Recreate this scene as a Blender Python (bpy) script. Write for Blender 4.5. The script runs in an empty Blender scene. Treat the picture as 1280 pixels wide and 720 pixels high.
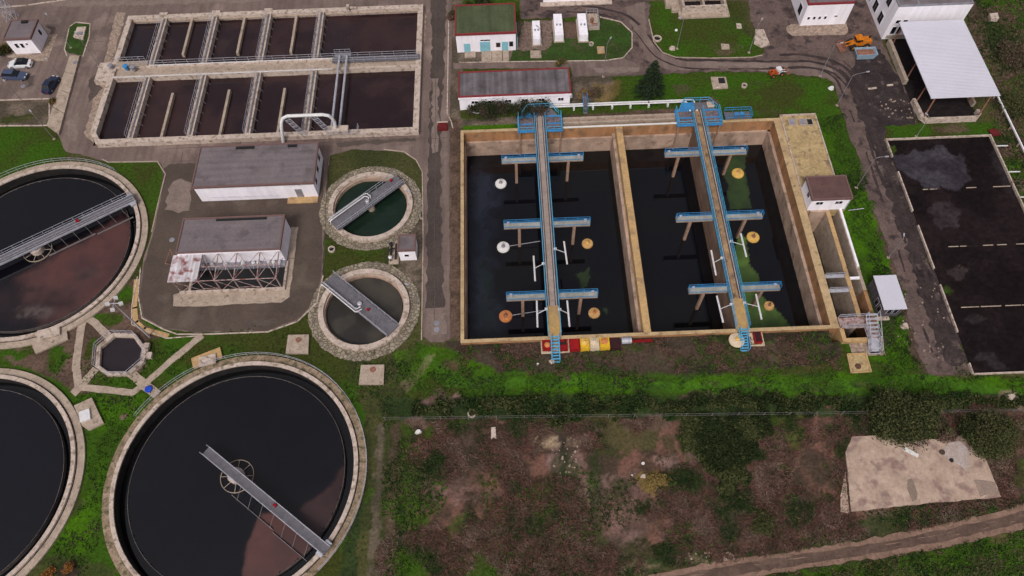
import bpy, math, random
import numpy as np
from mathutils import Vector, Matrix
from mathutils.geometry import delaunay_2d_cdt
random.seed(7)
RNG = np.random.default_rng(11)
SC = bpy.context.scene
COL = SC.collection
PI = math.pi

# ------------------------------------------------------------------ survey
CAMH = 95.0
FPX = 900.0
TH = math.atan(1620 / 900.0)
ROLL = math.atan(.0395)

def P(px, py, z=0.0):
    """ground survey: photograph point -> world x, y on the level z"""
    u = px - 640; v = -(py - 360)
    ca, sa = math.cos(ROLL), math.sin(ROLL)
    u2 = u * ca + v * sa; v2 = -u * sa + v * ca
    dx = u2; dy = v2 * math.sin(TH) + FPX * math.cos(TH); dz = v2 * math.cos(TH) - FPX * math.sin(TH)
    t = (z - CAMH) / dz
    return (dx * t, dy * t)

def PX(px, py, z=0): return P(px, py, z)[0]
def PY(px, py, z=0): return P(px, py, z)[1]
def PP(pts, z=0): return [P(a, b, z) for a, b in pts]

# ------------------------------------------------------------------ materials
def newmat(name):
    m = bpy.data.materials.new(name); m.use_nodes = True
    nt = m.node_tree
    return m, nt, nt.nodes['Principled BSDF']

def pm(name, c1, c2=None, scale=.6, rough=.85, bump=.25, fine=9.0, var=.35, spec=.1, metal=0.0, c3=None, c3at=.62, bdist=.05, streak=None):
    """surface: two-tone large noise, fine grain, optional stain colour c3, optional directional streaks"""
    m, nt, bs = newmat(name)
    N, L = nt.nodes, nt.links
    if c2 is None: c2 = tuple(x * .72 for x in c1)
    geo = N.new('ShaderNodeNewGeometry')
    pos = geo.outputs['Position']
    n1 = N.new('ShaderNodeTexNoise'); n1.inputs['Scale'].default_value = scale; n1.inputs['Detail'].default_value = 6; n1.inputs['Roughness'].default_value = .62
    L.new(pos, n1.inputs['Vector'])
    r = N.new('ShaderNodeValToRGB'); r.color_ramp.elements[0].position = .34; r.color_ramp.elements[1].position = .66
    r.color_ramp.elements[0].color = (*c2, 1); r.color_ramp.elements[1].color = (*c1, 1)
    L.new(n1.outputs['Fac'], r.inputs['Fac'])
    col = r.outputs['Color']
    if c3:
        n3 = N.new('ShaderNodeTexNoise'); n3.inputs['Scale'].default_value = scale * 1.7; n3.inputs['Detail'].default_value = 8
        ad = N.new('ShaderNodeVectorMath'); ad.operation = 'ADD'; ad.inputs[1].default_value = (31, 17, 5)
        L.new(pos, ad.inputs[0]); L.new(ad.outputs[0], n3.inputs['Vector'])
        mr = N.new('ShaderNodeMapRange'); mr.inputs[1].default_value = c3at - .06; mr.inputs[2].default_value = c3at + .08
        L.new(n3.outputs['Fac'], mr.inputs[0])
        mx = N.new('ShaderNodeMix'); mx.data_type = 'RGBA'; L.new(mr.outputs[0], mx.inputs[0]); L.new(col, mx.inputs[6]); mx.inputs[7].default_value = (*c3, 1)
        col = mx.outputs[2]
    if streak:
        sv, amt = streak
        sm = N.new('ShaderNodeVectorMath'); sm.operation = 'MULTIPLY'; sm.inputs[1].default_value = sv
        L.new(pos, sm.inputs[0])
        ns = N.new('ShaderNodeTexNoise'); ns.inputs['Scale'].default_value = 1; ns.inputs['Detail'].default_value = 5
        L.new(sm.outputs[0], ns.inputs['Vector'])
        ms = N.new('ShaderNodeMapRange'); ms.inputs[1].default_value = .35; ms.inputs[2].default_value = .7; ms.inputs[3].default_value = 1 + amt * .4; ms.inputs[4].default_value = 1 - amt
        L.new(ns.outputs['Fac'], ms.inputs[0])
        hv = N.new('ShaderNodeVectorMath'); hv.operation = 'SCALE'
        L.new(col, hv.inputs[0]); L.new(ms.outputs[0], hv.inputs['Scale']); col = hv.outputs[0]
    n2 = N.new('ShaderNodeTexNoise'); n2.inputs['Scale'].default_value = fine; n2.inputs['Detail'].default_value = 4; n2.inputs['Roughness'].default_value = .7
    L.new(pos, n2.inputs['Vector'])
    mv = N.new('ShaderNodeMapRange'); mv.inputs[1].default_value = .3; mv.inputs[2].default_value = .7
    mv.inputs[3].default_value = 1 - var; mv.inputs[4].default_value = 1 + var
    L.new(n2.outputs['Fac'], mv.inputs[0])
    sc = N.new('ShaderNodeVectorMath'); sc.operation = 'SCALE'
    L.new(col, sc.inputs[0]); L.new(mv.outputs[0], sc.inputs['Scale'])
    L.new(sc.outputs[0], bs.inputs['Base Color'])
    bs.inputs['Roughness'].default_value = rough
    bs.inputs['Metallic'].default_value = metal
    bs.inputs['Specular IOR Level'].default_value = spec
    if bump:
        b = N.new('ShaderNodeBump'); b.inputs['Strength'].default_value = bump; b.inputs['Distance'].default_value = bdist
        L.new(n2.outputs['Fac'], b.inputs['Height']); L.new(b.outputs['Normal'], bs.inputs['Normal'])
    return m

def attr_mat(name, rough=.95, bump=.6, fine=3.0, var=.45, spec=.03, wet=False):
    """ground or liquid whose own colour is stored per vertex (soil, grass, scum), broken up by noise"""
    m, nt, bs = newmat(name); N, L = nt.nodes, nt.links
    at = N.new('ShaderNodeVertexColor'); at.layer_name = 'Col'
    geo = N.new('ShaderNodeNewGeometry'); pos = geo.outputs['Position']
    n2 = N.new('ShaderNodeTexNoise'); n2.inputs['Scale'].default_value = fine; n2.inputs['Detail'].default_value = 7; n2.inputs['Roughness'].default_value = .72
    L.new(pos, n2.inputs['Vector'])
    mv = N.new('ShaderNodeMapRange'); mv.inputs[1].default_value = .3; mv.inputs[2].default_value = .7; mv.inputs[3].default_value = 1 - var; mv.inputs[4].default_value = 1 + var
    L.new(n2.outputs['Fac'], mv.inputs[0])
    sc = N.new('ShaderNodeVectorMath'); sc.operation = 'SCALE'; L.new(at.outputs['Color'], sc.inputs[0]); L.new(mv.outputs[0], sc.inputs['Scale'])
    L.new(sc.outputs[0], bs.inputs['Base Color'])
    bs.inputs['Roughness'].default_value = rough; bs.inputs['Specular IOR Level'].default_value = spec
    if wet:
        bs.inputs['IOR'].default_value = 1.45
        n3 = N.new('ShaderNodeTexNoise'); n3.inputs['Scale'].default_value = .35; n3.inputs['Detail'].default_value = 5; L.new(pos, n3.inputs['Vector'])
        b = N.new('ShaderNodeBump'); b.inputs['Strength'].default_value = bump; b.inputs['Distance'].default_value = .01
        L.new(n3.outputs['Fac'], b.inputs['Height']); L.new(b.outputs['Normal'], bs.inputs['Normal'])
        # floating scum is duller than clear water: roughness follows how light the liquid's own colour is
        bw = N.new('ShaderNodeRGBToBW'); L.new(at.outputs['Color'], bw.inputs[0])
        mr = N.new('ShaderNodeMapRange'); mr.inputs[1].default_value = .006; mr.inputs[2].default_value = .03; mr.inputs[3].default_value = rough; mr.inputs[4].default_value = .6
        L.new(bw.outputs[0], mr.inputs[0]); L.new(mr.outputs[0], bs.inputs['Roughness'])
    elif bump:
        b = N.new('ShaderNodeBump'); b.inputs['Strength'].default_value = bump; b.inputs['Distance'].default_value = .12
        L.new(n2.outputs['Fac'], b.inputs['Height']); L.new(b.outputs['Normal'], bs.inputs['Normal'])
    return m

def flat(name, c, rough=.5, metal=0, spec=.4, var=.12):
    return pm(name, c, tuple(x * .86 for x in c), scale=1.3, rough=rough, bump=0, fine=6, var=var, spec=spec, metal=metal)

M = {}
M['asphalt'] = pm('asphalt', (.19, .138, .124), (.13, .094, .085), scale=.11, fine=2.2, var=.14, c3=(.235, .175, .155), c3at=.6, bump=.3, streak=((.9, .05, 1), .22))
M['asphalt_dark'] = pm('asphalt_dark', (.085, .065, .058), (.055, .043, .04), scale=.2, fine=3, var=.22, bump=.3)
M['asphalt_yard'] = pm('asphalt_yard', (.10, .074, .062), (.07, .052, .044), scale=.16, fine=3, var=.14, bump=.3, c3=(.115, .09, .075), c3at=.62)
M['track_mud'] = pm('track_mud', (.150, .104, .094), (.085, .06, .056), scale=.3, fine=2.5, var=.3, bump=.7, c3=(.045, .033, .033), c3at=.60, bdist=.08)
M['tyre_mud'] = pm('tyre_mud', (.030, .022, .023), (.06, .043, .042), scale=.5, fine=2.5, var=.35, bump=.6, bdist=.08)
M['concrete'] = pm('concrete', (.41, .325, .265), (.30, .235, .19), scale=.8, fine=4, var=.22, c3=(.18, .135, .105), c3at=.64)
M['concrete_pale'] = pm('concrete_pale', (.53, .43, .38), (.40, .32, .275), scale=.9, fine=4, var=.2, c3=(.24, .18, .14), c3at=.58)
M['concrete_ochre'] = pm('concrete_ochre', (.50, .32, .15), (.38, .25, .13), scale=.3, fine=3, var=.2, c3=(.29, .19, .11), c3at=.6)
M['rim_tan'] = pm('rim_tan', (.48, .345, .20), (.36, .25, .14), scale=.5, fine=3, var=.2, c3=(.25, .17, .10), c3at=.62)
M['wall_orange'] = pm('wall_orange', (.40, .20, .095), (.31, .165, .09), scale=.3, fine=3, var=.15, c3=(.22, .13, .075), c3at=.58, streak=((.7, .7, .12), .3))
M['wall_grey'] = pm('wall_grey', (.46, .33, .26), (.33, .23, .18), scale=.4, fine=3, var=.15, c3=(.22, .155, .12), c3at=.6, streak=((.5, .5, .3), .25))
M['sandy'] = pm('sandy', (.44, .32, .17), (.32, .23, .12), scale=.45, fine=3, var=.3, c3=(.2, .14, .09), c3at=.58, bump=.5)
M['weathered'] = pm('weathered', (.34, .25, .185), (.16, .115, .075), scale=.9, fine=4, var=.35, c3=(.09, .085, .045), c3at=.57, bump=.4)
M['gravel_brown'] = pm('gravel_brown', (.22, .155, .13), (.12, .085, .07), scale=1.6, fine=3.5, var=.45, bump=.9, bdist=.12)
M['gravel'] = pm('gravel', (.38, .285, .23), (.21, .155, .125), scale=1.6, fine=3.5, var=.42, bump=.9, bdist=.15)
M['white_wall'] = pm('white_wall', (.86, .82, .89), (.80, .76, .83), scale=.3, fine=3, var=.05, bump=.05, rough=.7, streak=((1.3, 1.3, .12), .10))
M['roof_grey'] = pm('roof_grey', (.18, .148, .16), (.145, .12, .13), scale=.25, fine=3, var=.12, bump=.15, c3=(.12, .10, .105), c3at=.6, streak=((.05, 1.6, 1), .14))
M['roof_ribbed'] = pm('roof_ribbed', (.17, .15, .165), (.10, .088, .095), scale=.3, fine=3, var=.12, bump=.2, streak=((1.5, .03, 1), .38))
M['roof_green'] = pm('roof_green', (.085, .10, .055), (.06, .075, .04), scale=.3, fine=3, var=.15, bump=.2, streak=((1.2, .05, 1), .2))
M['roof_brown'] = pm('roof_brown', (.125, .07, .065), (.095, .055, .052), scale=.5, fine=3, var=.12, bump=.2, c3=(.04, .025, .025), c3at=.7)
M['roof_white'] = pm('roof_white', (.56, .545, .63), (.52, .505, .585), scale=.15, fine=2, var=.03, bump=.05, rough=.45, spec=.4)
M['red_trim'] = flat('red_trim', (.22, .025, .03), .6)
M['red_paint'] = pm('red_paint', (.32, .012, .015), (.2, .01, .012), scale=1.5, fine=5, var=.2, rough=.45)
M['dull_red'] = pm('dull_red', (.14, .018, .02), (.09, .014, .015), scale=1.5, fine=5, var=.2, rough=.6)
M['yellow_paint'] = pm('yellow_paint', (.68, .42, .03), (.52, .3, .03), scale=1.5, fine=5, var=.2, rough=.45)
M['cream_paint'] = pm('cream_paint', (.62, .5, .36), (.5, .4, .3), scale=1.5, fine=5, var=.15, rough=.5)
M['maroon'] = pm('maroon', (.045, .016, .02), (.03, .012, .015), scale=1.5, fine=5, var=.2)
M['blue_paint'] = pm('blue_paint', (.045, .25, .54), (.045, .17, .36), scale=1.2, fine=5, var=.15, rough=.45, bump=0)
M['blue_pale'] = pm('blue_pale', (.085, .38, .62), (.08, .27, .45), scale=1.2, fine=5, var=.15, rough=.45, bump=0)
M['door_blue'] = flat('door_blue', (.22, .48, .58), .5)
M['steel'] = pm('steel', (.32, .31, .36), (.22, .215, .25), scale=1, fine=5, var=.15, rough=.5, bump=.05, metal=.25)
M['grating'] = pm('grating', (.17, .16, .185), (.12, .115, .13), scale=1.5, fine=9, var=.3, rough=.6, bump=.3, metal=.2)
M['pole_grey'] = pm('pole_grey', (.24, .22, .23), (.17, .155, .16), scale=1, fine=5, var=.12, rough=.6, bump=0)
M['galv'] = pm('galv', (.50, .49, .55), (.38, .37, .42), scale=1, fine=5, var=.12, rough=.45, bump=.05, metal=.3)
M['pipe_white'] = flat('pipe_white', (.66, .64, .66), .5)
M['rust'] = pm('rust', (.30, .14, .10), (.17, .08, .06), scale=1.6, fine=5, var=.25, rough=.85)
M['rusty_steel'] = pm('rusty_steel', (.42, .33, .33), (.28, .2, .19), scale=1.2, fine=5, var=.2, rough=.7, c3=(.22, .09, .08), c3at=.55)
M['column'] = pm('column', (.36, .23, .17), (.25, .16, .12), scale=1, fine=4, var=.25)
M['glass'] = flat('glass', (.012, .014, .02), .12, spec=.5, var=.02)
M['black'] = flat('black', (.01, .01, .011), .7)
M['rubber'] = flat('rubber', (.018, .017, .017), .85)
M['grass_tuft'] = pm('grass_tuft', (.045, .115, .016), (.022, .06, .01), scale=.5, fine=5, var=.3, bump=0)
M['bark'] = pm('bark', (.09, .065, .05), (.05, .038, .03), scale=2, fine=8, var=.3)
M['sludge_dry'] = attr_mat('sludge_dry', rough=.8, bump=1.0, fine=1.3, var=.5, spec=.05)
M['ground'] = attr_mat('ground', rough=.95, bump=.8, fine=2.3, var=.5)
M['liquid'] = attr_mat('liquid', rough=.05, bump=.1, fine=.5, var=.12, spec=.5, wet=True)

def stone_mat(name):
    m, nt, bs = newmat(name); N, L = nt.nodes, nt.links
    geo = N.new('ShaderNodeNewGeometry')
    v = N.new('ShaderNodeTexVoronoi'); v.inputs['Scale'].default_value = 1.9; v.feature = 'DISTANCE_TO_EDGE'; L.new(geo.outputs['Position'], v.inputs['Vector'])
    v2 = N.new('ShaderNodeTexVoronoi'); v2.inputs['Scale'].default_value = 1.9; L.new(geo.outputs['Position'], v2.inputs['Vector'])
    n = N.new('ShaderNodeTexNoise'); n.inputs['Scale'].default_value = .8; n.inputs['Detail'].default_value = 6; L.new(geo.outputs['Position'], n.inputs['Vector'])
    r = N.new('ShaderNodeMapRange'); r.inputs[1].default_value = .03; r.inputs[2].default_value = .13; L.new(v.outputs['Distance'], r.inputs[0])
    a = N.new('ShaderNodeMix'); a.data_type = 'RGBA'; L.new(n.outputs['Fac'], a.inputs[0]); a.inputs[6].default_value = (.19, .155, .115, 1); a.inputs[7].default_value = (.37, .31, .24, 1)
    h = N.new('ShaderNodeMapRange'); h.inputs[3].default_value = .65; h.inputs[4].default_value = 1.15; L.new(v2.outputs['Color'], h.inputs[0])
    s = N.new('ShaderNodeVectorMath'); s.operation = 'SCALE'; L.new(a.outputs[2], s.inputs[0]); L.new(h.outputs[0], s.inputs['Scale'])
    b = N.new('ShaderNodeMix'); b.data_type = 'RGBA'; L.new(r.outputs[0], b.inputs[0]); b.inputs[6].default_value = (.10, .08, .055, 1); L.new(s.outputs[0], b.inputs[7])
    L.new(b.outputs[2], bs.inputs['Base Color']); bs.inputs['Roughness'].default_value = .9
    bp = N.new('ShaderNodeBump'); bp.inputs['Strength'].default_value = .6; bp.inputs['Distance'].default_value = .08; L.new(r.outputs[0], bp.inputs['Height']); L.new(bp.outputs['Normal'], bs.inputs['Normal'])
    return m
M['stone'] = stone_mat('stone')
# ------------------------------------------------------------------ mesh builder
def tag(o, label=None, cat=None, group=None, kind=None):
    if label: o['label'] = label
    if cat: o['category'] = cat
    if group: o['group'] = group
    if kind: o['kind'] = kind
    return o

def wloc(o):
    v = Vector((0, 0, 0))
    while o is not None: v += o.location; o = o.parent
    return v

class MB:
    def __init__(s): s.v = []; s.f = []; s.m = []; s.k = 0
    def mat(s, k): s.k = k; return s
    def add(s, vs, fs):
        b = len(s.v); s.v += [tuple(p) for p in vs]; s.f += [tuple(b + i for i in f) for f in fs]; s.m += [s.k] * len(fs); return s
    def box(s, x0, y0, z0, x1, y1, z1):
        if x0 > x1: x0, x1 = x1, x0
        if y0 > y1: y0, y1 = y1, y0
        if z0 > z1: z0, z1 = z1, z0
        return s.add([(x0, y0, z0), (x1, y0, z0), (x1, y1, z0), (x0, y1, z0), (x0, y0, z1), (x1, y0, z1), (x1, y1, z1), (x0, y1, z1)],
                     [(0, 3, 2, 1), (4, 5, 6, 7), (0, 1, 5, 4), (1, 2, 6, 5), (2, 3, 7, 6), (3, 0, 4, 7)])
    def obox(s, c, size, rz=0, tilt=0):
        hx, hy, hz = size[0] / 2, size[1] / 2, size[2] / 2
        R = Matrix.Rotation(rz, 3, 'Z') @ Matrix.Rotation(tilt, 3, 'Y')
        vs = []
        for z in (-hz, hz):
            for x, y in ((-hx, -hy), (hx, -hy), (hx, hy), (-hx, hy)):
                vs.append(Vector(c) + R @ Vector((x, y, z)))
        return s.add(vs, [(0, 3, 2, 1), (4, 5, 6, 7), (0, 1, 5, 4), (1, 2, 6, 5), (2, 3, 7, 6), (3, 0, 4, 7)])
    def prism(s, poly, z0, z1):
        n = len(poly)
        a = sum(poly[i][0] * poly[(i + 1) % n][1] - poly[(i + 1) % n][0] * poly[i][1] for i in range(n))
        if a < 0: poly = poly[::-1]
        vs = [(x, y, z0) for x, y in poly] + [(x, y, z1) for x, y in poly]
        fs = [tuple(range(n - 1, -1, -1)), tuple(range(n, 2 * n))] + [(i, (i + 1) % n, n + (i + 1) % n, n + i) for i in range(n)]
        return s.add(vs, fs)
    def tube(s, p, q, r, n=6, r2=None):
        p = Vector(p); q = Vector(q); d = q - p
        if d.length < 1e-6: return s
        d.normalize(); u = d.orthogonal().normalized(); w = d.cross(u)
        r2 = r if r2 is None else r2
        vs = []
        for c, rr in ((p, r), (q, r2)):
            for i in range(n):
                a = 2 * PI * i / n; vs.append(c + (u * math.cos(a) + w * math.sin(a)) * rr)
        fs = [(i, (i + 1) % n, n + (i + 1) % n, n + i) for i in range(n)] + [tuple(range(n - 1, -1, -1)), tuple(range(n, 2 * n))]
        return s.add(vs, fs)
    def path(s, pts, r, n=8):
        """smooth tube through points (rounded corners welded by mitring)"""
        pts = [Vector(p) for p in pts]; rings = []
        prev = None
        for i, p in enumerate(pts):
            d = (pts[min(i + 1, len(pts) - 1)] - pts[max(i - 1, 0)]).normalized()
            if prev is None: u = d.orthogonal().normalized()
            else: u = (prev - d * prev.dot(d)).normalized()
            prev = u; w = d.cross(u)
            rings.append([p + (u * math.cos(2 * PI * k / n) + w * math.sin(2 * PI * k / n)) * r for k in range(n)])
        vs = [v for rg in rings for v in rg]; fs = []
        for i in range(len(pts) - 1):
            for k in range(n): fs.append((i * n + k, i * n + (k + 1) % n, (i + 1) * n + (k + 1) % n, (i + 1) * n + k))
        fs += [tuple(range(n - 1, -1, -1)), tuple(range((len(pts) - 1) * n, len(pts) * n))]
        return s.add(vs, fs)
    def ring(s, cx, cy, r0, r1, z0, z1, n=96, a0=0, a1=2 * PI):
        full = abs(a1 - a0 - 2 * PI) < 1e-6; m = n if full else n + 1
        vs = []
        for i in range(m):
            a = a0 + (a1 - a0) * i / n; c, q = math.cos(a), math.sin(a)
            vs += [(cx + r0 * c, cy + r0 * q, z0), (cx + r1 * c, cy + r1 * q, z0), (cx + r1 * c, cy + r1 * q, z1), (cx + r0 * c, cy + r0 * q, z1)]
        fs = []
        for i in range(n):
            a = 4 * i; b = 4 * ((i + 1) % m)
            for k in range(4): fs.append((a + k, b + k, b + (k + 1) % 4, a + (k + 1) % 4))
        if not full: fs += [(0, 3, 2, 1), (4 * n, 4 * n + 1, 4 * n + 2, 4 * n + 3)]
        return s.add(vs, fs)
    def lathe(s, cx, cy, prof, n=24):
        vs = []; fs = []
        for r, z in prof:
            for i in range(n): a = 2 * PI * i / n; vs.append((cx + r * math.cos(a), cy + r * math.sin(a), z))
        for j in range(len(prof) - 1):
            for i in range(n): fs.append((j * n + i, j * n + (i + 1) % n, (j + 1) * n + (i + 1) % n, (j + 1) * n + i))
        fs += [tuple(range(n - 1, -1, -1)), tuple(range((len(prof) - 1) * n, len(prof) * n))]
        return s.add(vs, fs)
    def rail(s, pts, h=1.05, step=1.8, r=.035, rails=2, closed=False):
        pts = [Vector(p) for p in pts]
        if closed: pts = pts + [pts[0]]
        for a, b in zip(pts[:-1], pts[1:]):
            L = (b - a).length; n = max(1, round(L / step))
            for i in range(n):
                p = a.lerp(b, i / n); s.tube(p, p + Vector((0, 0, h)), r, 4)
            for k in range(rails):
                z = Vector((0, 0, h * (k + 1) / rails)); s.tube(a + z, b + z, r, 4)
        s.tube(pts[-1], pts[-1] + Vector((0, 0, h)), r, 4)
        return s
    def build(s, name, mats, parent=None, world=True, smooth=False, **t):
        if not isinstance(mats, (list, tuple)): mats = [mats]
        off = wloc(parent) if (parent is not None and world) else Vector((0, 0, 0))
        me = bpy.data.meshes.new(name)
        me.from_pydata([(x - off.x, y - off.y, z - off.z) for x, y, z in s.v], [], s.f)
        for m in mats: me.materials.append(M[m] if isinstance(m, str) else m)
        if len(mats) > 1: me.polygons.foreach_set('material_index', s.m)
        if smooth: me.polygons.foreach_set('use_smooth', [True] * len(me.polygons))
        me.update()
        o = bpy.data.objects.new(name, me); COL.objects.link(o)
        if parent is not None: o.parent = parent
        return tag(o, **t)

def thing(name, loc, label, cat, group=None, rz=0):
    o = bpy.data.objects.new(name, None); COL.objects.link(o)
    if len(loc) == 2: loc = (*loc, 0)
    o.location = loc; o.rotation_euler = (0, 0, rz); o.empty_display_size = .5
    return tag(o, label, cat, group)

def copy_tree(o, parent=None):
    c = o.copy(); COL.objects.link(c)
    if parent is not None: c.parent = parent
    for ch in list(o.children): copy_tree(ch, c)
    return c

# ------------------------------------------------------------------ noise + polygon helpers (numpy)
def vnoise(x, y, seed=0):
    xi = np.floor(x).astype(np.int64); yi = np.floor(y).astype(np.int64); xf = x - xi; yf = y - yi
    u = xf * xf * (3 - 2 * xf); v = yf * yf * (3 - 2 * yf)
    def h(a, b):
        n = (a * 374761393 + b * 668265263 + seed * 1442695041) & 0x7fffffff
        n = ((n ^ (n >> 13)) * 1274126177) & 0x7fffffff
        return ((n ^ (n >> 16)) & 0xffff) / 65535.0
    return (h(xi, yi) * (1 - u) + h(xi + 1, yi) * u) * (1 - v) + (h(xi, yi + 1) * (1 - u) + h(xi + 1, yi + 1) * u) * v

def fbm(x, y, sc, seed=0, o=4):
    r = 0; a = .5; t = 0
    for k in range(o):
        r = r + a * vnoise(x * sc * 2 ** k + 17.3 * k, y * sc * 2 ** k - 9.1 * k, seed + k); t += a; a *= .55
    return r / t

def inpoly(x, y, poly):
    c = np.zeros(x.shape, bool); n = len(poly)
    for i in range(n):
        x0, y0 = poly[i]; x1, y1 = poly[(i + 1) % n]
        if y0 == y1: continue
        m = ((y0 > y) != (y1 > y)) & (x < (x1 - x0) * (y - y0) / (y1 - y0) + x0)
        c ^= m
    return c

def circle(cx, cy, r, n=64): return [(cx + r * math.cos(2 * PI * i / n), cy + r * math.sin(2 * PI * i / n)) for i in range(n)]

HOLES = []      # world polygons where the ground is open (sunken tanks)

def densify(poly, step, jag, closed=True):
    out = []; n = len(poly)
    for i in range(n if closed else n - 1):
        a = Vector(poly[i]); b = Vector(poly[(i + 1) % n]); L = (b - a).length; k = max(1, int(L / step))
        nrm = Vector((-(b - a).y, (b - a).x)).normalized() if L > 0 else Vector((0, 0))
        for j in range(k):
            p = a.lerp(b, j / k)
            if jag: p = p + nrm * random.uniform(-jag, jag)
            out.append((p.x, p.y))
    return out

def sheet(name, poly, z, mat, kind='structure', jag=0, step=.8, thick=0, parent=None, **t):
    if jag: poly = densify(poly, step, jag)
    vs = [Vector(p) for p in poly]; es = [(i, (i + 1) % len(poly)) for i in range(len(poly))]
    xs = [p[0] for p in poly]; ys = [p[1] for p in poly]; hl = []
    for h in HOLES:
        hx = [p[0] for p in h]; hy = [p[1] for p in h]
        if max(hx) < min(xs) or min(hx) > max(xs) or max(hy) < min(ys) or min(hy) > max(ys): continue
        b = len(vs); vs += [Vector(p) for p in h]; es += [(b + i, b + (i + 1) % len(h)) for i in range(len(h))]; hl.append(h)
    r = delaunay_2d_cdt(vs, es, [], 0, 1e-5)
    V = np.array([(v.x, v.y) for v in r[0]]); F = np.array(r[2])
    c = V[F].mean(1); ok = inpoly(c[:, 0], c[:, 1], poly)
    for h in hl: ok &= ~inpoly(c[:, 0], c[:, 1], h)
    mb = MB(); mb.add([(a, b, z) for a, b in V], [tuple(int(i) for i in f) for f in F[ok]])
    if thick:
        n0 = len(poly); a = sum(poly[i][0] * poly[(i + 1) % n0][1] - poly[(i + 1) % n0][0] * poly[i][1] for i in range(n0))
        q = poly if a > 0 else poly[::-1]
        mb.add([(x, y, z - thick) for x, y in q] + [(x, y, z) for x, y in q], [(i, (i + 1) % n0, n0 + (i + 1) % n0, n0 + i) for i in range(n0)])
    return mb.build(name, mat, parent, kind=kind, **t)

def stripw(pts, w):
    """polyline in world coordinates -> outline polygon of a band of width w"""
    pts = [Vector(p) for p in pts]; L = []; R = []
    for i, p in enumerate(pts):
        d = (pts[min(i + 1, len(pts) - 1)] - pts[max(i - 1, 0)]).normalized(); n = Vector((-d.y, d.x))
        L.append(p + n * w / 2); R.append(p - n * w / 2)
    return [(q.x, q.y) for q in L + R[::-1]]

def kerb(pts, w=.18, h=.12, z=0):
    mb = MB(); pts = [Vector(p) for p in pts]
    for a, b in zip(pts[:-1], pts[1:]):
        d = (b - a); L = d.length
        if L < .02: continue
        mb.obox(((a.x + b.x) / 2, (a.y + b.y) / 2, z + h / 2 - .05), (L + w * .3, w, h + .1), math.atan2(d.y, d.x))
    return mb

def setcols(o, cols):
    at = o.data.color_attributes.new('Col', 'FLOAT_COLOR', 'POINT')
    a = np.ones((len(cols), 4), np.float32); a[:, :3] = cols
    at.data.foreach_set('color', a.ravel())

def grid_mesh(name, x0, x1, y0, y1, st, zf, keep, cols, mat, **t):
    nx = int((x1 - x0) / st) + 1; ny = int((y1 - y0) / st) + 1
    X, Y = np.meshgrid(x0 + np.arange(nx) * st, y0 + np.arange(ny) * st)
    X = X.ravel(); Y = Y.ravel(); Z = zf(X, Y)
    i, j = np.meshgrid(np.arange(nx - 1), np.arange(ny - 1)); a = (j * nx + i).ravel()
    F = np.stack([a, a + 1, a + nx + 1, a + nx], 1)
    cx = X[F].mean(1); cy = Y[F].mean(1); F = F[keep(cx, cy)]
    used = np.unique(F); mp = -np.ones(len(X), np.int64); mp[used] = np.arange(len(used))
    F = mp[F]; X = X[used]; Y = Y[used]; Z = Z[used]
    me = bpy.data.meshes.new(name); me.from_pydata(np.stack([X, Y, Z], 1).tolist(), [], F.tolist())
    me.materials.append(M[mat] if isinstance(mat, str) else mat)
    o = bpy.data.objects.new(name, me); COL.objects.link(o)
    setcols(o, cols(X, Y)); me.polygons.foreach_set('use_smooth', [True] * len(me.polygons))
    return tag(o, **t)

def paint(X, Y, base, layers, seed=3, soft=False):
    """base/layer colours: own tones, plus dark field blobs that paint shading; layers: (world polygon, colour a, colour b, edge wander, noise scale)"""
    def two(a, b, sc, sd):
        n = np.clip((fbm(X, Y, sc, sd) - .38) / .24, 0, 1)[:, None]
        return np.array(a)[None] * (1 - n) + np.array(b)[None] * n
    C = two(base[0], base[1], base[2], seed)
    wx = fbm(X, Y, .5, 91, 4) - .5; wy = fbm(X, Y, .5, 57, 4) - .5
    for k, ly in enumerate(layers):
        poly, a, b, e, sc = ly[:5]; op = ly[5] if len(ly) > 5 else 1; sf = soft and len(ly) < 7
        m = np.zeros(X.shape)
        nq = 12 if sf else 3
        for q in range(nq):
            jx = (RNG.random(X.shape) - .5) * e * .35; jy = (RNG.random(X.shape) - .5) * e * .35
            if sf: rr = e * 1.1 * ((q + .5) / nq) ** .5; jx = jx * .3 + rr * math.cos(q * 2.4); jy = jy * .3 + rr * math.sin(q * 2.4)
            m += inpoly(X + wx * e * 3 + jx, Y + wy * e * 3 + jy, poly)
        m = (m / nq * op)[:, None]
        C = C * (1 - m) + two(a, b, sc, seed + 7 * k + 1) * m
    return C
# ------------------------------------------------------------------ key positions (metres, from the survey)
RIM = .8                                   # rim of the twin basin above ground
BX0 = (PX(577, 163, RIM) + PX(575, 428, RIM)) / 2; BX1 = PX(1046, 410, RIM)
BY0 = (PY(575, 428, RIM) + PY(1046, 410, RIM)) / 2; BY1 = (PY(577, 163, RIM) + PY(965, 148, RIM)) / 2
WAT = -5.0
TR = 1.0                                   # rim of the north-west tank
TX0 = (PX(160, 15, TR) + PX(113, 170, TR)) / 2; TX1 = (PX(527, 10, TR) + PX(525, 167, TR)) / 2
TY0 = (PY(120, 177, TR) + PY(525, 167, TR)) / 2; TY1 = (PY(160, 15, TR) + PY(527, 10, TR)) / 2
C1 = (-74.76, 63.19); C2 = (-75.32, 25.53); C3 = (-37.53, 25.91); CR = 17.35
S1 = (-22.26, 68.75); S2 = (-22.12, 50.08); SR = 6.8
OCT = PP([(141, 416), (169, 417), (183, 436), (180, 452), (161, 468.5), (132, 468.5), (119, 459), (121, 433)], .6)
AX0 = BX1; AX1 = PX(1104, 427, RIM); AY0 = PY(1051, 427, RIM); AYM = BY0
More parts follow.
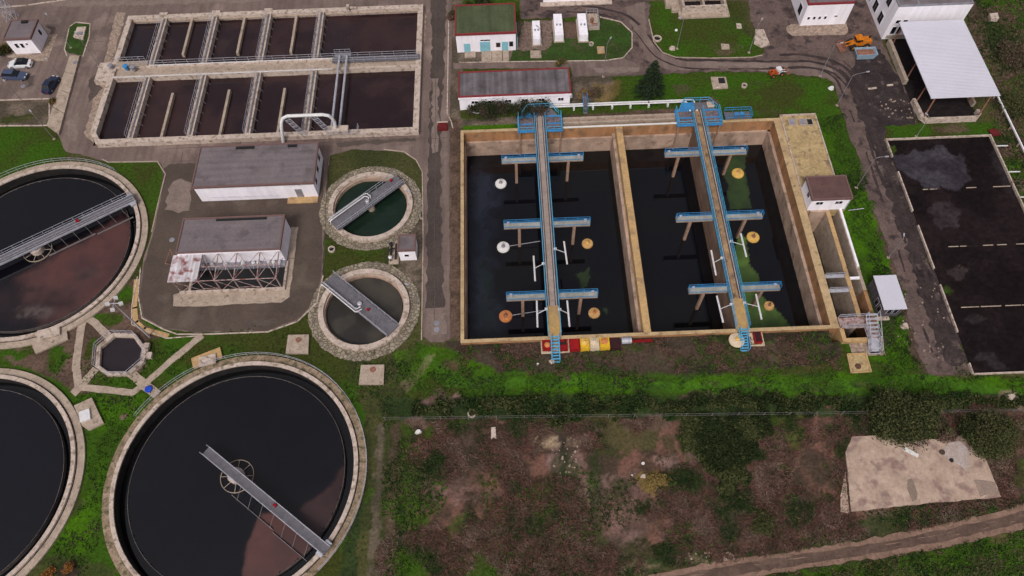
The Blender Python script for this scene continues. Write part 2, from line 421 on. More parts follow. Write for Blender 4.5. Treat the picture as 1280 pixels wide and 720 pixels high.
AY1 = PY(1040, 262, RIM)                   # channels start south of the hut
HOLES += [circle(*C1, CR - .8), circle(*C2, CR - .8), circle(*C3, CR - .8), circle(*S1, SR - .4), circle(*S2, SR - .4)]
HOLES.append([(BX0 + .3, BY0 + .3), (BX1 - .3, BY0 + .3), (BX1 - .3, BY1 - .3), (BX0 + .3, BY1 - .3)])
HOLES.append([(TX0 + .5, TY0 + .5), (TX1 - .5, TY0 + .5), (TX1 - .5, TY1 - .5), (TX0 + .5, TY1 - .5)])
_ox = sum(p[0] for p in OCT) / 8; _oy = sum(p[1] for p in OCT) / 8
def shrink(poly, k, cx=_ox, cy=_oy): return [(cx + (x - cx) * k, cy + (y - cy) * k) for x, y in poly]
HOLES.append(shrink(OCT, .93))
HOLES.append([(AX0 - .8, AY0 + .3), (AX1 - .25, AY0 + .3), (AX1 - .25, AY1 + .5), (AX0 - .8, AY1 + .5)])

# ------------------------------------------------------------------ ground colours (the soil's and plants' own; dark ones also paint field shading)
G_ = ((.036, .082, .008), (.042, .050, .012)); LU = ((.050, .122, .006), (.032, .066, .008)); OL = ((.068, .066, .026), (.040, .046, .017))
DI = ((.125, .08, .062), (.075, .05, .038)); KD = ((.062, .046, .034), (.034, .028, .02)); BR = ((.155, .080, .062), (.060, .042, .030))
DG = ((.024, .036, .014), (.035, .052, .018)); GRV = ((.15, .115, .09), (.075, .06, .045)); MUD = ((.04, .03, .028), (.025, .019, .019))
PALE = ((.30, .22, .15), (.18, .13, .09)); ORG = ((.22, .15, .05), (.13, .09, .035)); PNK = ((.2, .125, .11), (.11, .07, .058))
def W(*pts): return PP(pts)
def blob(px, py, r, ry=None):
    x, y = P(px, py); ry = ry or r
    return [(x + r * math.cos(a) * (1 + .2 * math.sin(3 * a + px)), y + ry * math.sin(a) * (1 + .2 * math.cos(2 * a + py))) for a in [k * PI / 10 for k in range(20)]]
layers = [
 (W((-60, 150), (80, 150), (85, 200), (240, 200), (420, 400), (530, 420), (530, 760), (-80, 760)), *G_, .4, .15),
 (W((-60, -90), (1400, -90), (1400, -2), (-60, 6)), *DI, .8, .1),
 (W((-60, -90), (20, -90), (60, 0), (-60, 20)), *OL, .8, .1),
 (W((0, 40), (14, 30), (14, 92), (-60, 110), (-60, 30)), *OL, .5, .3),
 (W((-60, 124), (62, 122), (60, 158), (-60, 158)), *GRV, .4, .3), (blob(20, 148, 3, 1), *OL, .8, .4),
 (W((560, 0), (640, 0), (820, 0), (1060, 90), (1060, 160), (575, 165)), *G_, .4, .12),
 (W((650, 26), (692, 26), (692, 70), (640, 72), (638, 60)), *GRV, .5, .5), (W((692, 26), (745, 26), (722, 50), (700, 50)), *DI, .5, .5),
 (W((715, 96), (765, 95), (768, 124), (716, 130)), *GRV, .6, .4), (W((745, 105), (775, 100), (775, 124), (740, 128)), *ORG, .8, .4, .6),
 (W((575, 150), (660, 144), (662, 153), (577, 158)), *GRV, .3, .4), (W((575, 157), (652, 154), (650, 162), (575, 165)), *LU, .2, .4),
 (W((700, 146), (860, 134), (862, 142), (700, 153)), *DI, .3, .4), (W((560, 0), (578, 0), (576, 440), (562, 440), (558, 150)), *GRV, .15, .9),
 (W((561, 148), (577, 148), (576, 440), (563, 440)), *DI, .15, .9), (W((560, 65), (650, 62), (650, 78), (560, 80)), *GRV, .2, .5),
 (W((557, 25), (572, 25), (576, 140), (560, 140)), *GRV, .2, .5),
 (W((1020, 140), (1060, 140), (1105, 290), (1150, 440), (1165, 472), (1050, 475), (1046, 300)), *LU, .3, .14), (W((880, 90), (1050, 100), (1055, 145), (860, 135)), *G_, .3, .2),
 (blob(885, 128, 1.8, .9), *DI, .8, .4), (blob(850, 110, 1.4, .9), *DI, .8, .4, .6), (blob(905, 59, 3.2, 1.5), *DI, .8, .4, .7),
 (W((840, 0), (852, 0), (850, 24), (840, 16)), *GRV, .4, .4), (W((836, 18), (930, 0), (925, 60), (870, 66), (835, 50)), *G_, .5, .15, .8),
 (W((1040, 470), (1150, 400), (1135, 360), (1125, 420), (1080, 440)), *DG, .6, .4, .6), (W((1100, 395), (1120, 390), (1118, 430), (1098, 430)), *KD, .6, .4, .8),
 (W((1146, 462), (1150, 425), (1160, 470), (1110, 480)), *OL, .5, .4, .8),
 # right and top right
 (W((1213, -40), (1400, -40), (1400, 260), (1290, 265), (1215, 60)), *DI, .8, .12), (W((1225, 30), (1290, 20), (1290, 90), (1245, 90)), *OL, 1.2, .2), (W((1215, -20), (1290, -20), (1290, 14), (1222, 10)), *G_, 1, .2),
 (W((1240, 100), (1290, 90), (1290, 190), (1262, 150)), *OL, 1.2, .25, .8), (W((1232, 50), (1280, 45), (1285, 90), (1250, 90)), *KD, 1, .25, .7),
 (W((1098, 157), (1245, 152), (1262, 172), (1100, 180)), *G_, .3, .3), (blob(1190, 160, 3, 1), *DI, .8, .4, .7),
 (W((1236, 168), (1262, 150), (1300, 255), (1300, 300), (1262, 232)), *G_, .4, .3), (blob(1255, 185, 2, 1.6), *DI, .9, .4), (blob(1275, 228, 2, 1.6), *DI, .9, .4), (blob(1262, 208, 2, 1.2), *LU, .9, .4),
 # clarifier surroundings
 (W((98, 398), (170, 345), (176, 400), (210, 424), (250, 420), (182, 436), (183, 458), (150, 480), (100, 496), (60, 470), (10, 452), (-10, 440), (48, 432)), *DI, .35, .3),
 (W((120, 470), (165, 470), (188, 482), (170, 490), (110, 484)), *G_, .2, .3), (W((183, 425), (252, 419), (200, 470), (180, 455)), *G_, .3, .3), (blob(154, 366, 1.6, 1.8), *G_, .6, .4), (blob(137, 398, 2.2, 1), *G_, .6, .4), (blob(70, 448, 1.6, 2), *G_, .6, .4), (blob(22, 441, 3, .7), *G_, .6, .4), (blob(112, 437, .8, 1.6), *G_, .4, .4),
 (W((98, 492), (190, 490), (200, 500), (150, 545), (110, 680), (80, 760), (-20, 760), (100, 640), (125, 540)), *LU, .35, .2), (W((20, 690), (130, 700), (150, 740), (0, 760)), *OL, .8, .3, .8),
 (blob(85, 712, 1.5, 1), *KD, .6, .4), (blob(170, 570, .01), *KD, .1, .4), (blob(155, 521, .5), *PNK, .1, .4),
 (W((405, 300), (480, 300), (480, 330), (440, 336), (404, 345)), *G_, .2, .3), (W((410, 187), (524, 185), (530, 250), (515, 280), (510, 215), (400, 215)), *OL, .2, .3, .6),
 (W((486, 290), (530, 275), (530, 350), (512, 352), (498, 335)), *GRV, .2, .8), (W((498, 335), (530, 340), (530, 370), (515, 376)), *GRV, .3, .8),
 (W((430, 440), (530, 420), (545, 432), (540, 470), (480, 520), (456, 520), (440, 480)), *OL, .5, .25), (W((490, 440), (545, 430), (560, 470), (500, 480)), *LU, .6, .3, .7),
 # south of the basin
 (W((560, 425), (1060, 408), (1060, 440), (1160, 470), (1300, 470), (1300, 500), (500, 500), (545, 440)), *G_, .5, .2),
 (W((556, 428), (1050, 410), (1052, 450), (900, 466), (580, 466), (560, 452)), *KD, .5, .25), (W((700, 440), (900, 430), (1040, 425), (1030, 450), (760, 458)), *DI, .9, .35, .5),
 (W((515, 430), (560, 436), (620, 462), (760, 470), (1060, 468), (1290, 475), (1290, 500), (760, 492), (600, 488), (520, 470)), *LU, .5, .2), (W((560, 470), (900, 478), (1160, 470), (1290, 490), (1290, 498), (900, 487), (560, 482)), (.055, .14, .013), (.038, .085, .013), .5, .35, .7),
 (W((600, 474), (900, 480), (1000, 478), (1000, 480.5), (900, 483), (600, 477)), (.06, .15, .012), (.045, .10, .012), .15, .5, .8), (W((580, 463), (850, 470), (1040, 466), (1040, 468), (850, 472.5), (580, 466)), (.05, .12, .012), (.04, .08, .012), .2, .5, .7), (W((700, 487), (1000, 490), (1240, 484), (1240, 486), (1000, 492), (700, 489.5)), (.05, .12, .012), (.04, .08, .012), .2, .5, .7), (W((530, 440), (560, 462), (640, 480), (640, 482), (552, 468), (522, 444)), (.05, .13, .012), (.04, .08, .012), .2, .5, .8), (W((500, 480), (540, 440), (546, 442), (510, 490)), *PALE, .3, .5, .35),
 (W((478, 496), (1300, 492), (1300, 524), (478, 528)), *DG, .4, .35), (blob(550, 498, 2.6, 1.3), *PNK, .9, .7), (blob(870, 493, 2.5, .7), *DI, .8, .5), (W((1200, 500), (1290, 498), (1290, 520), (1220, 516)), *BR, .8, .3), (blob(1265, 500, 1.8, 1.8), *PALE, 1, .5, .6), (W((1050, 514), (1290, 510), (1290, 517), (1050, 521)), *DI, .3, .3),
 # the field
 (W((478, 524), (1300, 518), (1300, 640), (1000, 690), (780, 722), (470, 760)), *BR, .6, .35),
 (W((478, 526), (512, 524), (506, 640), (500, 760), (470, 760)), *OL, .4, .3), (W((500, 525), (545, 525), (540, 600), (528, 760), (498, 760)), *G_, .8, .3, .85), (blob(530, 560, 2.6, 4), *G_, 1, .3, .7), (blob(520, 530, 1.8, 1), *DI, .8, .3), (blob(560, 630, 4.5, 3), *BR, 1, .6, .9), (blob(555, 615, 3.5, 2), *PNK, 1.4, .7, .7),
 (W((580, 640), (740, 660), (830, 680), (900, 700), (780, 724), (560, 760), (560, 680)), *DG, 1, .4, .75), (W((500, 700), (580, 640), (640, 720), (560, 760), (480, 760)), *G_, 1.2, .4, .7), (blob(560, 570, 5, 3), *KD, 1.4, .5, .8),
 (W((610, 525), (725, 522), (722, 545), (612, 548)), *KD, .8, .4, .7), (blob(685, 553, 2.2, 1.2), *PALE, .6, .8), (blob(718, 553, 1.6, 1.2), *PALE, .5, .8), (blob(707, 592, .9, 1.1), *PALE, .3, .8), (blob(694, 575, 1.2, 1.2), *PNK, .6, .8), (blob(720, 600, 2, 4), *PNK, .9, .7, .7),
 (W((698, 545), (706, 545), (712, 620), (702, 620)), *MUD, .3, .3, .9), (W((640, 566), (740, 560), (740, 566), (640, 572)), *KD, .4, .3, .8),
 (W((730, 590), (800, 590), (830, 640), (800, 680), (740, 660)), *PNK, 1.6, .5, .7), (W((738, 560), (752, 560), (748, 640), (738, 650)), *DG, .7, .5, .7), (blob(705, 600, 2, 3), *DG, .9, .4, .6),
 (W((725, 522), (830, 522), (815, 560), (770, 570), (730, 560)), *OL, .9, .35, .8), (blob(815, 527, 3, 1), *DI, .6, .4, .8), (blob(822, 602, 2.3, 1.4), *ORG, .6, .6), (blob(836, 576, 1.6, 1), *PNK, .7, .7),
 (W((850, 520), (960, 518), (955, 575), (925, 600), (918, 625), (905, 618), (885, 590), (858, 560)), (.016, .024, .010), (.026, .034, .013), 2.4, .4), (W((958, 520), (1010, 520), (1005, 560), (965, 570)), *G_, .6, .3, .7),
 (W((830, 620), (940, 620), (950, 670), (840, 680)), *PNK, 1.6, .5, .7), (blob(955, 650, 2, 2.6), *OL, .8, .4, .8), (W((1030, 530), (1300, 525), (1300, 550), (1030, 545)), *DG, .7, .4, .9), (W((1245, 540), (1300, 535), (1300, 625), (1255, 620)), *BR, .8, .4), (blob(1268, 590, 2, 2), *G_, .9, .4, .6), (W((1010, 555), (1056, 545), (1060, 640), (1000, 670), (990, 600)), *BR, .6, .3),
 (W((990, 660), (1110, 640), (1255, 628), (1290, 612), (1290, 636), (1078, 678), (990, 690)), *DG, .5, .35, .85), (W((780, 700), (1000, 672), (1000, 690), (880, 706), (780, 722)), *DG, .6, .35, .8), (blob(878, 695, 3.4, .4), *PALE, .6, .6, .7), (blob(800, 706, 3, .4), *PALE, .6, .6, .5), (blob(912, 679, 2, .3), *PALE, .4, .6, .8),
 (W((900, 730), (1000, 714), (1117, 697), (1290, 660), (1290, 760), (880, 780)), *G_, .4, .25), (W((1000, 730), (1290, 690), (1290, 760), (1000, 770)), *OL, 1.2, .3, .6), (blob(1215, 708, 3, 1), *OL, 1, .4),
 # tracks left of the field
 (W((456, 520), (500, 520), (488, 760), (430, 760)), *OL, .4, .25), (W((472, 530), (483, 530), (470, 760), (456, 760)), *GRV, .3, .3, .7), (W((490, 530), (499, 530), (488, 760), (478, 760)), *DI, .3, .3, .8), (W((440, 640), (452, 620), (440, 760), (415, 760)), *DG, .5, .4),
 # soil beside the muddy road
 (W((1108, 175), (1160, 320), (1215, 470), (1150, 470), (1090, 260), (1075, 200)), *DI, .6, .3), (W((1080, 200), (1112, 200), (1128, 255), (1104, 262)), *DG, .6, .3, .8), (W((1160, 395), (1190, 395), (1208, 456), (1180, 450)), *DG, .5, .3, .8),
]
_r = random.Random(4)
for _ in range(70):
    a_, b_ = _r.uniform(500, 1255), _r.uniform(532, 690)
    layers.append((blob(a_, b_, _r.uniform(.4, 2.2), _r.uniform(.3, 1.4)), *_r.choice([KD, MUD, DG, PNK, PNK, OL, BR]), .9, .5, _r.uniform(.35, .8)))  # dark mud tones among these paint shaded gaps into the field colour
for _ in range(46):
    a_, b_ = _r.uniform(100, 520), _r.uniform(420, 720)
    layers.append((blob(a_, b_, _r.uniform(.3, 1.3), _r.uniform(.3, 1.0)), *_r.choice([OL, DG, LU, KD]), .6, .6, _r.uniform(.3, .6)))
for _ in range(60):
    a_, b_ = _r.uniform(560, 1180), _r.uniform(428, 498)
    layers.append((blob(a_, b_, _r.uniform(.5, 2.6), _r.uniform(.2, .7)), *(_r.choice([G_, LU, BR, DI, DG, OL]) if b_ < 460 else _r.choice([DG, OL, G_, DG])), .8, .6, _r.uniform(.35, .75)))
for _ in range(46):
    a_, b_ = _r.uniform(640, 1100), _r.uniform(0, 150)
    layers.append((blob(a_, b_, _r.uniform(.4, 1.8), _r.uniform(.3, 1.0)), *_r.choice([OL, DG, LU, OL]), .8, .5, _r.uniform(.3, .6)))

GX0, GX1, GY0, GY1 = -106, 106, 7, 130
FIELD = W((470, 524), (1300, 518), (1300, 640), (1000, 690), (780, 722), (460, 760))
def gz(X, Y):
    amp = np.where(inpoly(X, Y, FIELD), .22, .0)
    return -.02 + .02 * (fbm(X, Y, .9, 4) - .5) + amp * (fbm(X, Y, .7, 8) - .42)
def keep(x, y):
    ok = np.ones(x.shape, bool)
    for h in HOLES: ok &= ~inpoly(x, y, h)
    return ok
ground = grid_mesh('ground', GX0, GX1, GY0, GY1, .4, gz, keep, lambda X, Y: paint(X, Y, (*OL, .1), layers), 'ground', kind='structure')
# the land beyond, out to the horizon
def gfar(name, x0, x1, y0, y1):
    n = 24; st = max(x1 - x0, y1 - y0) / n
    xs = np.linspace(x0, x1, n + 1); ys = np.linspace(y0, y1, n + 1); X, Y = np.meshgrid(xs, ys); X = X.ravel(); Y = Y.ravel()
    i, j = np.meshgrid(np.arange(n), np.arange(n)); a = (j * (n + 1) + i).ravel(); F = np.stack([a, a + 1, a + n + 2, a + n + 1], 1)
    me = bpy.data.meshes.new(name); me.from_pydata(np.stack([X, Y, np.full(X.shape, -.02)], 1).tolist(), [], F.tolist()); me.materials.append(M['ground'])
    o = bpy.data.objects.new(name, me); COL.objects.link(o); setcols(o, paint(X, Y, (*OL, .01), [])); return tag(o, kind='structure')
gfar('terrain', -2500, GX0, -1500, 3500); gfar('terrain', GX1, 2500, -1500, 3500)
gfar('terrain', GX0, GX1, GY1, 3500); gfar('terrain', GX0, GX1, -1500, GY0)

# ------------------------------------------------------------------ roads, yards, paths
sheet('road', W((-140, -70), (600, -70), (566, -5), (565, 60), (562, 140), (562, 300), (563, 424), (553, 428), (538, 428), (529, 420), (529, 300), (528, 215), (520, 200), (505, 190), (440, 187), (412, 195), (407, 250), (403, 345), (395, 378), (372, 401), (335, 414), (245, 416), (205, 411), (178, 397), (173, 370), (178, 330), (190, 290), (199, 250), (207, 218), (200, 203), (135, 203), (100, 193), (82, 190), (74, 170), (60, 158), (62, 124), (-140, 128)), .035, 'asphalt', jag=.1)
sheet('service_yard', W((203, 212), (212, 205), (405, 200), (404, 250), (402, 345), (394, 377), (371, 400), (335, 413), (245, 415), (206, 410), (180, 396), (175, 370), (180, 330), (192, 290), (201, 250)), .042, 'asphalt_yard', jag=.1)
sheet('road', W((536, -40), (560, -40), (556, 60), (551, 160), (552, 300), (556, 405), (532, 405), (535, 200), (540, 60)), .041, 'asphalt_dark', jag=.25)
sheet('yard_slab', W((528, 386), (562, 384), (563, 424), (553, 428), (538, 428), (529, 420)), .047, 'asphalt')
sheet('road', W((566, 79), (637, 77), (757, 77), (779, 73), (790, 60), (789, 40), (776, 27), (752, 21), (650, 24), (648, -60), (815, -60), (811, 25), (817, 52), (828, 66), (845, 72), (887, 73), (940, 72), (953, 69), (955, 60), (944, 40), (937, 18), (930, -60), (1120, -60), (1098, 30), (1110, 70), (1127, 104), (1140, 130), (1145, 155), (1104, 157), (1110, 190), (1150, 300), (1214, 468), (1160, 468), (1144, 432), (1133, 386), (1122, 345), (1104, 296), (1086, 248), (1078, 232), (1073, 198), (1062, 172), (1053, 142), (1045, 112), (1040, 102), (1030, 95), (987, 92), (900, 89), (842, 92), (780, 95), (716, 97), (713, 85), (566, 86)), .035, 'track_mud', jag=.25)
sheet('road', W((566, 79), (637, 77), (757, 77), (779, 73), (800, 82), (790, 92), (716, 96), (713, 85), (566, 86)), .039, 'asphalt', jag=.15)
sheet('road', W((780, 10), (806, 2), (808, 40), (820, 62), (845, 75), (1000, 76), (1040, 86), (1052, 110), (1040, 100), (985, 91), (900, 87), (842, 89), (810, 76), (797, 50)), .038, 'asphalt', jag=.3)
sheet('muddy_yard', W((1080, 60), (1100, 62), (1128, 106), (1140, 130), (1143, 156), (1104, 157), (1110, 190), (1160, 320), (1150, 320), (1092, 190), (1068, 130), (1060, 90)), .043, pm('mud_black', (.050, .037, .038), (.027, .02, .022), scale=.35, fine=2.5, var=.3, bump=.9, c3=(.12, .09, .085), c3at=.64, bdist=.12), jag=.35)
# tyre tracks along the loop road
def tracks(pts, offs, w, jag=.12, z=.045):
    base = densify(W(*pts), 1.2, 0, closed=False); base.append(P(*pts[-1])); v = [Vector(p) for p in base]
    # smooth the polyline
    for _ in range(3): v = [v[0]] + [(v[i - 1] + v[i] * 2 + v[i + 1]) / 4 for i in range(1, len(v) - 1)] + [v[-1]]
    for o in offs:
        line = []
        for i, p in enumerate(v):
            d = (v[min(i + 1, len(v) - 1)] - v[max(i - 1, 0)]).normalized(); n = Vector((-d.y, d.x)); line.append((p.x + n.x * (o + .15 * math.sin(i * .21 + o)), p.y + n.y * (o + .15 * math.sin(i * .21 + o))))
        poly = stripw(line, w * random.uniform(.6, 1)); poly = [(x + random.uniform(-jag, jag), y + random.uniform(-jag, jag)) for x, y in poly]
        n = len(line); mb = MB(); gap = fbm(np.arange(n) * 1.0, np.full(n, o * 3.1), .12, 5) > .43; mb.add([(x, y, z) for x, y in poly], [(i, 2 * n - 1 - i, 2 * n - 2 - i, i + 1) for i in range(n - 1) if gap[i]]); mb.build('tyre_track', 'tyre_mud', kind='structure'); z += .0013
tracks([(660, 8), (740, 12), (785, 22), (806, 45), (822, 68), (850, 80), (960, 82), (1020, 80), (1050, 92), (1068, 130), (1090, 190), (1112, 260), (1140, 340), (1175, 440)], (-1.0, .9), .55)
tracks([(960, 78), (1010, 76), (1050, 86), (1078, 120), (1098, 180), (1125, 255), (1152, 330), (1190, 440)], (0, 1.6, -1.4), .7, z=.05)
tracks([(1000, 62), (1040, 74), (1066, 100), (1085, 140)], (0, 1.5), .45, z=.055)
# dirt road at the bottom
dr_top = [(420, 800), (600, 765), (700, 742), (780, 726), (860, 708), (1000, 687), (1078, 675), (1156, 660), (1233, 642), (1280, 630), (1400, 600)]
dr_bot = [(1400, 630), (1280, 662), (1194, 681), (1117, 695), (1000, 712), (900, 730), (760, 760), (600, 795), (430, 830)]
sheet('dirt_road', W(*dr_top, *dr_bot), .06, pm('dirt_road_soil', (.245, .155, .12), (.17, .105, .08), scale=.5, fine=2.5, var=.25, bump=.7, c3=(.10, .075, .055), c3at=.62, bdist=.1), jag=.2)
for off, w in ((.34, .38), (.66, .42), (.52, .5)):
    line = []
    bt = [P(*q) for q in dr_bot[::-1]]; tp = [P(*q) for q in dr_top]
    for k in range(40):
        t = k / 39
        def at(L, t):
            s = t * (len(L) - 1); i = min(int(s), len(L) - 2); f = s - i
            return (L[i][0] * (1 - f) + L[i + 1][0] * f, L[i][1] * (1 - f) + L[i + 1][1] * f)
        a = at(tp[3:-1], t); x = a[0]
        # nearest point of the lower edge at the same x
        yb = np.interp(x, [q[0] for q in bt], [q[1] for q in bt]); line.append((x, a[1] * (1 - off) + yb * off))
    sheet('wheel_rut', densify(stripw(line, w), .7, .12), .064 + off * .01, pm('rut_soil', (.135, .088, .07), (.075, .05, .04), scale=.45, fine=3, var=.25, bump=.5))
# repairs, seams and covers in the asphalt
M['asphalt_patch'] = pm('asphalt_patch', (.075, .058, .052), (.10, .077, .068), scale=.5, fine=3, var=.2)
M['asphalt_pale'] = pm('asphalt_pale', (.22, .168, .148), (.165, .125, .11), scale=.5, fine=3, var=.2)
for k, (q, m_) in enumerate((([(212, 232), (228, 222), (240, 228), (236, 262), (222, 268), (207, 262)], 'asphalt_pale'), ([(110, 100), (122, 92), (128, 110), (112, 128)], 'asphalt_patch'), ([(536, 392), (556, 391), (558, 418), (540, 420)], 'asphalt_pale'), ([(540, 100), (548, 98), (548, 190), (541, 192)], 'asphalt_pale'),
        ([(60, 2), (200, 0), (330, -3), (330, 3), (200, 6), (70, 9)], 'asphalt_pale'), ([(36, 96), (44, 94), (42, 108), (34, 110)], 'asphalt_patch'), ([(300, 402), (345, 398), (348, 405), (310, 410)], 'asphalt_patch'), ([(420, 178), (520, 172), (521, 177), (424, 183)], 'asphalt_patch'), ([(84, 150), (100, 140), (96, 176), (84, 180)], 'asphalt_pale'),
        ([(740, 84), (800, 84), (798, 90), (745, 91)], 'asphalt_pale'), ([(880, 78), (985, 80), (984, 84), (882, 83)], 'asphalt_pale'))):
    sheet('asphalt_patch', W(*q), .0485 + k * .0006, m_, jag=.3)
for k, (a_, b_) in enumerate((((205, 186), (560, 172)), ((229, 190), (226, 208)), ((300, 184), (302, 174)), ((410, 196), (404, 345)), ((545, -20), (543, 400)), ((180, 330), (396, 322)), ((60, 60), (128, 52)))):
    l_ = densify([P(*a_), P(*b_)], 1.5, .12, closed=False) + [P(*b_)]; sheet('asphalt_seam', stripw(l_, .10), .0555 + k * .0006, 'asphalt_patch')
for k, (a_, b_) in enumerate(((546, 404), (546, 412), (29, 108), (390, 186), (215, 300))):
    x_, y_ = P(a_, b_); MB().lathe(x_, y_, [(.42, .04), (.42, .075), (.36, .08)], 18).build('manhole_cover', 'steel', label=('pale round cover, northern of two at the south end of the central road', 'pale round cover, southern of two at the south end of the central road', 'dark manhole cover in the car park left of the navy car', 'manhole cover between the long white hall and the sewage tank', 'manhole cover in the yard left of the rusty-framed hall')[k], cat='manhole cover')
# lawns that interrupt the paving
sheet('lawn', W((87, 34), (95, 29), (112, 31), (111, 45), (103, 69), (86, 67), (82, 62)), .09, pm('turf', (.034, .074, .013), (.03, .045, .013), scale=.5, fine=3, var=.4, bump=.8, bdist=.1), jag=.12, thick=.1)
M['turf'] = bpy.data.materials['turf']
kerb(W((84, 70), (81, 62), (87, 34), (95, 28), (113, 30), (112, 46), (104, 71))).build('kerb', 'concrete_pale', kind='structure')
sheet('lawn', W((637, 77), (641, 60), (655, 27), (692, 26), (692, 48), (722, 49), (724, 25), (749, 23), (775, 29), (788, 41), (788, 60), (778, 72), (757, 75), (700, 76)), .055, pm('turf_loop', (.034, .074, .013), (.03, .045, .013), scale=.3, fine=3, var=.4, bump=.8, bdist=.1, c3=(.08, .065, .035), c3at=.63), jag=.12)
sheet('gravel_bed', W((641, 60), (655, 27), (692, 26), (690, 58), (676, 62), (655, 64), (640, 62)), .060, 'gravel_brown', jag=.4)
kerb(W((575, 78.5), (637, 77.5), (757, 76), (779, 72.5), (790, 60), (790, 41), (776, 27.5), (750, 21.5))).build('kerb', 'concrete_pale', kind='structure')
kerb(W((811, 25), (817, 52), (828, 66), (845, 72), (887, 73), (940, 72), (953, 69))).build('kerb', 'concrete', kind='structure')
kerb(W((561, 22), (560, 80), (559, 142), (564, 152), (566, 160))).build('kerb', 'concrete_pale', kind='structure')
kerb(W((527, 425), (529, 300), (528, 215), (520, 200), (505, 190), (480, 187))).build('kerb', 'concrete', kind='structure')
kerb(W((128, 199), (135, 203), (197, 202), (207, 218), (199, 250), (190, 290))).build('kerb', 'concrete', kind='structure')
kerb(W((404, 345), (396, 379), (372, 402), (335, 415), (256, 418), (222, 418), (205, 412), (178, 398), (173, 370), (176, 335))).build('kerb', 'concrete_pale', kind='structure')
kerb(W((172, 346), (165, 383), (165, 406), (208, 423), (247, 420)), w=.14, h=.1).build('kerb', 'concrete_pale', kind='structure')
kerb(W((171, 350), (168, 385), (170, 403), (180, 412), (210, 420)), w=.8, h=.06).build('gutter', 'concrete_ochre', kind='structure')
kerb(W((0, 125.5), (62, 123.5), (62, 157), (0, 157.5)), w=.2).build('kerb', 'concrete_pale', kind='structure')
kerb(W((0, 10), (35, 7), (70, 2), (100, -3)), w=.25, h=.2).build('kerb', 'concrete_pale', kind='structure')
# riprap shoulders of the north-west tank
sheet('gravel_shoulder', W((146, 16), (158, 16), (115, 168), (118, 180), (108, 172), (106, 166)), .046, 'gravel', jag=.2)
sheet('gravel_shoulder', W((527, 6), (533, 20), (530, 60), (527, 60)), .046, 'gravel', jag=.2)
sheet('muddy_verge', W((1092, 165), (1108, 178), (1122, 220), (1142, 275), (1160, 325), (1180, 380), (1208, 455), (1180, 452), (1160, 400), (1144, 340), (1118, 265), (1098, 215)), .0445, pm('mud_dark', (.055, .04, .04), (.025, .018, .02), scale=.3, fine=2.2, var=.4, bump=.9, c3=(.12, .09, .082), c3at=.63, bdist=.12), jag=.6)
sheet('slab_stain', W((1133, 600), (1140, 599), (1146, 625), (1140, 628), (1134, 612)), .264, pm('stain_a', (.24, .18, .145), (.2, .15, .12), scale=.6), jag=.2)
sheet('slab_stain', W((1185, 556), (1200, 552), (1213, 575), (1206, 590), (1190, 580), (1178, 566)), .266, pm('stain_b', (.42, .36, .36), (.34, .26, .22), scale=.8), jag=.35)
sheet('slab_stain', W((1215, 598), (1240, 604), (1246, 618), (1222, 622)), .268, pm('stain_c', (.23, .17, .155), (.3, .22, .17), scale=.8), jag=.3)
# concrete paths round the octagonal tank
path = 0
for z, pts, w in ((.056, [(105, 399), (102, 408), (95, 457), (99, 486), (91, 493)], 1.15), (.061, [(108, 397), (119, 404), (136, 421)], 1.1), (.066, [(120, 461), (100, 484), (92, 492)], 1.2),
                  (.071, [(100, 484), (130, 487), (166, 491), (186, 476), (213, 452), (253, 419)], 1.0), (.076, [(163, 466), (182, 482), (197, 494)], 1.3)):
    sheet('path', densify(stripw(W(*pts), w), .6, .05), z, 'concrete_ochre' if False else 'concrete', thick=.06)
# aprons round the small clarifiers
for i, (c, ro) in enumerate(((S1, 8.3), (S2, 8.3))):
    mb = MB(); n = 120; vs = []; 
    for k in range(n):
        a = 2 * PI * k / n; q = ro + random.uniform(-.12, .12)
        vs += [(c[0] + (SR - .3) * math.cos(a), c[1] + (SR - .3) * math.sin(a), .05 + i * .004), (c[0] + q * math.cos(a), c[1] + q * math.sin(a), .05 + i * .004)]
    mb.add(vs, [(2 * k, 2 * k + 1, (2 * k + 3) % (2 * n), (2 * k + 2) % (2 * n)) for k in range(n)]).build('stone_apron', 'stone', kind='structure')
# weathered slab in the field
slab = W((1056, 566), (1064, 546), (1099, 545), (1130, 551), (1175, 549), (1201, 545), (1214, 556), (1229, 568), (1250, 622), (1156, 630), (1063, 640))
M['old_slab'] = pm('old_slab', (.45, .335, .27), (.34, .245, .195), scale=.4, fine=2.2, var=.2, c3=(.25, .17, .15), c3at=.58, bump=.25)
sheet('pavement', slab, .26, 'old_slab', thick=.5, jag=.06)
sheet('pavement', W((1050, 620), (1056, 590), (1061, 642), (1050, 640)), .2, 'old_slab', thick=.4)
# ------------------------------------------------------------------ facade survey
def _ray(px, py):
    u = px - 640; v = -(py - 360); c, s = math.cos(ROLL), math.sin(ROLL)
    a = u * c + v * s; b = -u * s + v * c
    return a, b * math.sin(TH) + FPX * math.cos(TH), b * math.cos(TH) - FPX * math.sin(TH)
def FY(px, py, y):
    a, b, c = _ray(px, py); t = y / b; return a * t, CAMH + c * t
def FX(px, py, x):
    a, b, c = _ray(px, py); t = x / a; return b * t, CAMH + c * t

def water(name, poly_keep, x0, x1, y0, y1, z, base, lay=(), st=.35, mat='liquid'):
    return grid_mesh(name, x0, x1, y0, y1, st, lambda X, Y: np.full(X.shape, z), poly_keep, lambda X, Y: paint(X, Y, base, lay, 5, soft=True), mat, kind='structure')

BLK = (.004, .004, .006)
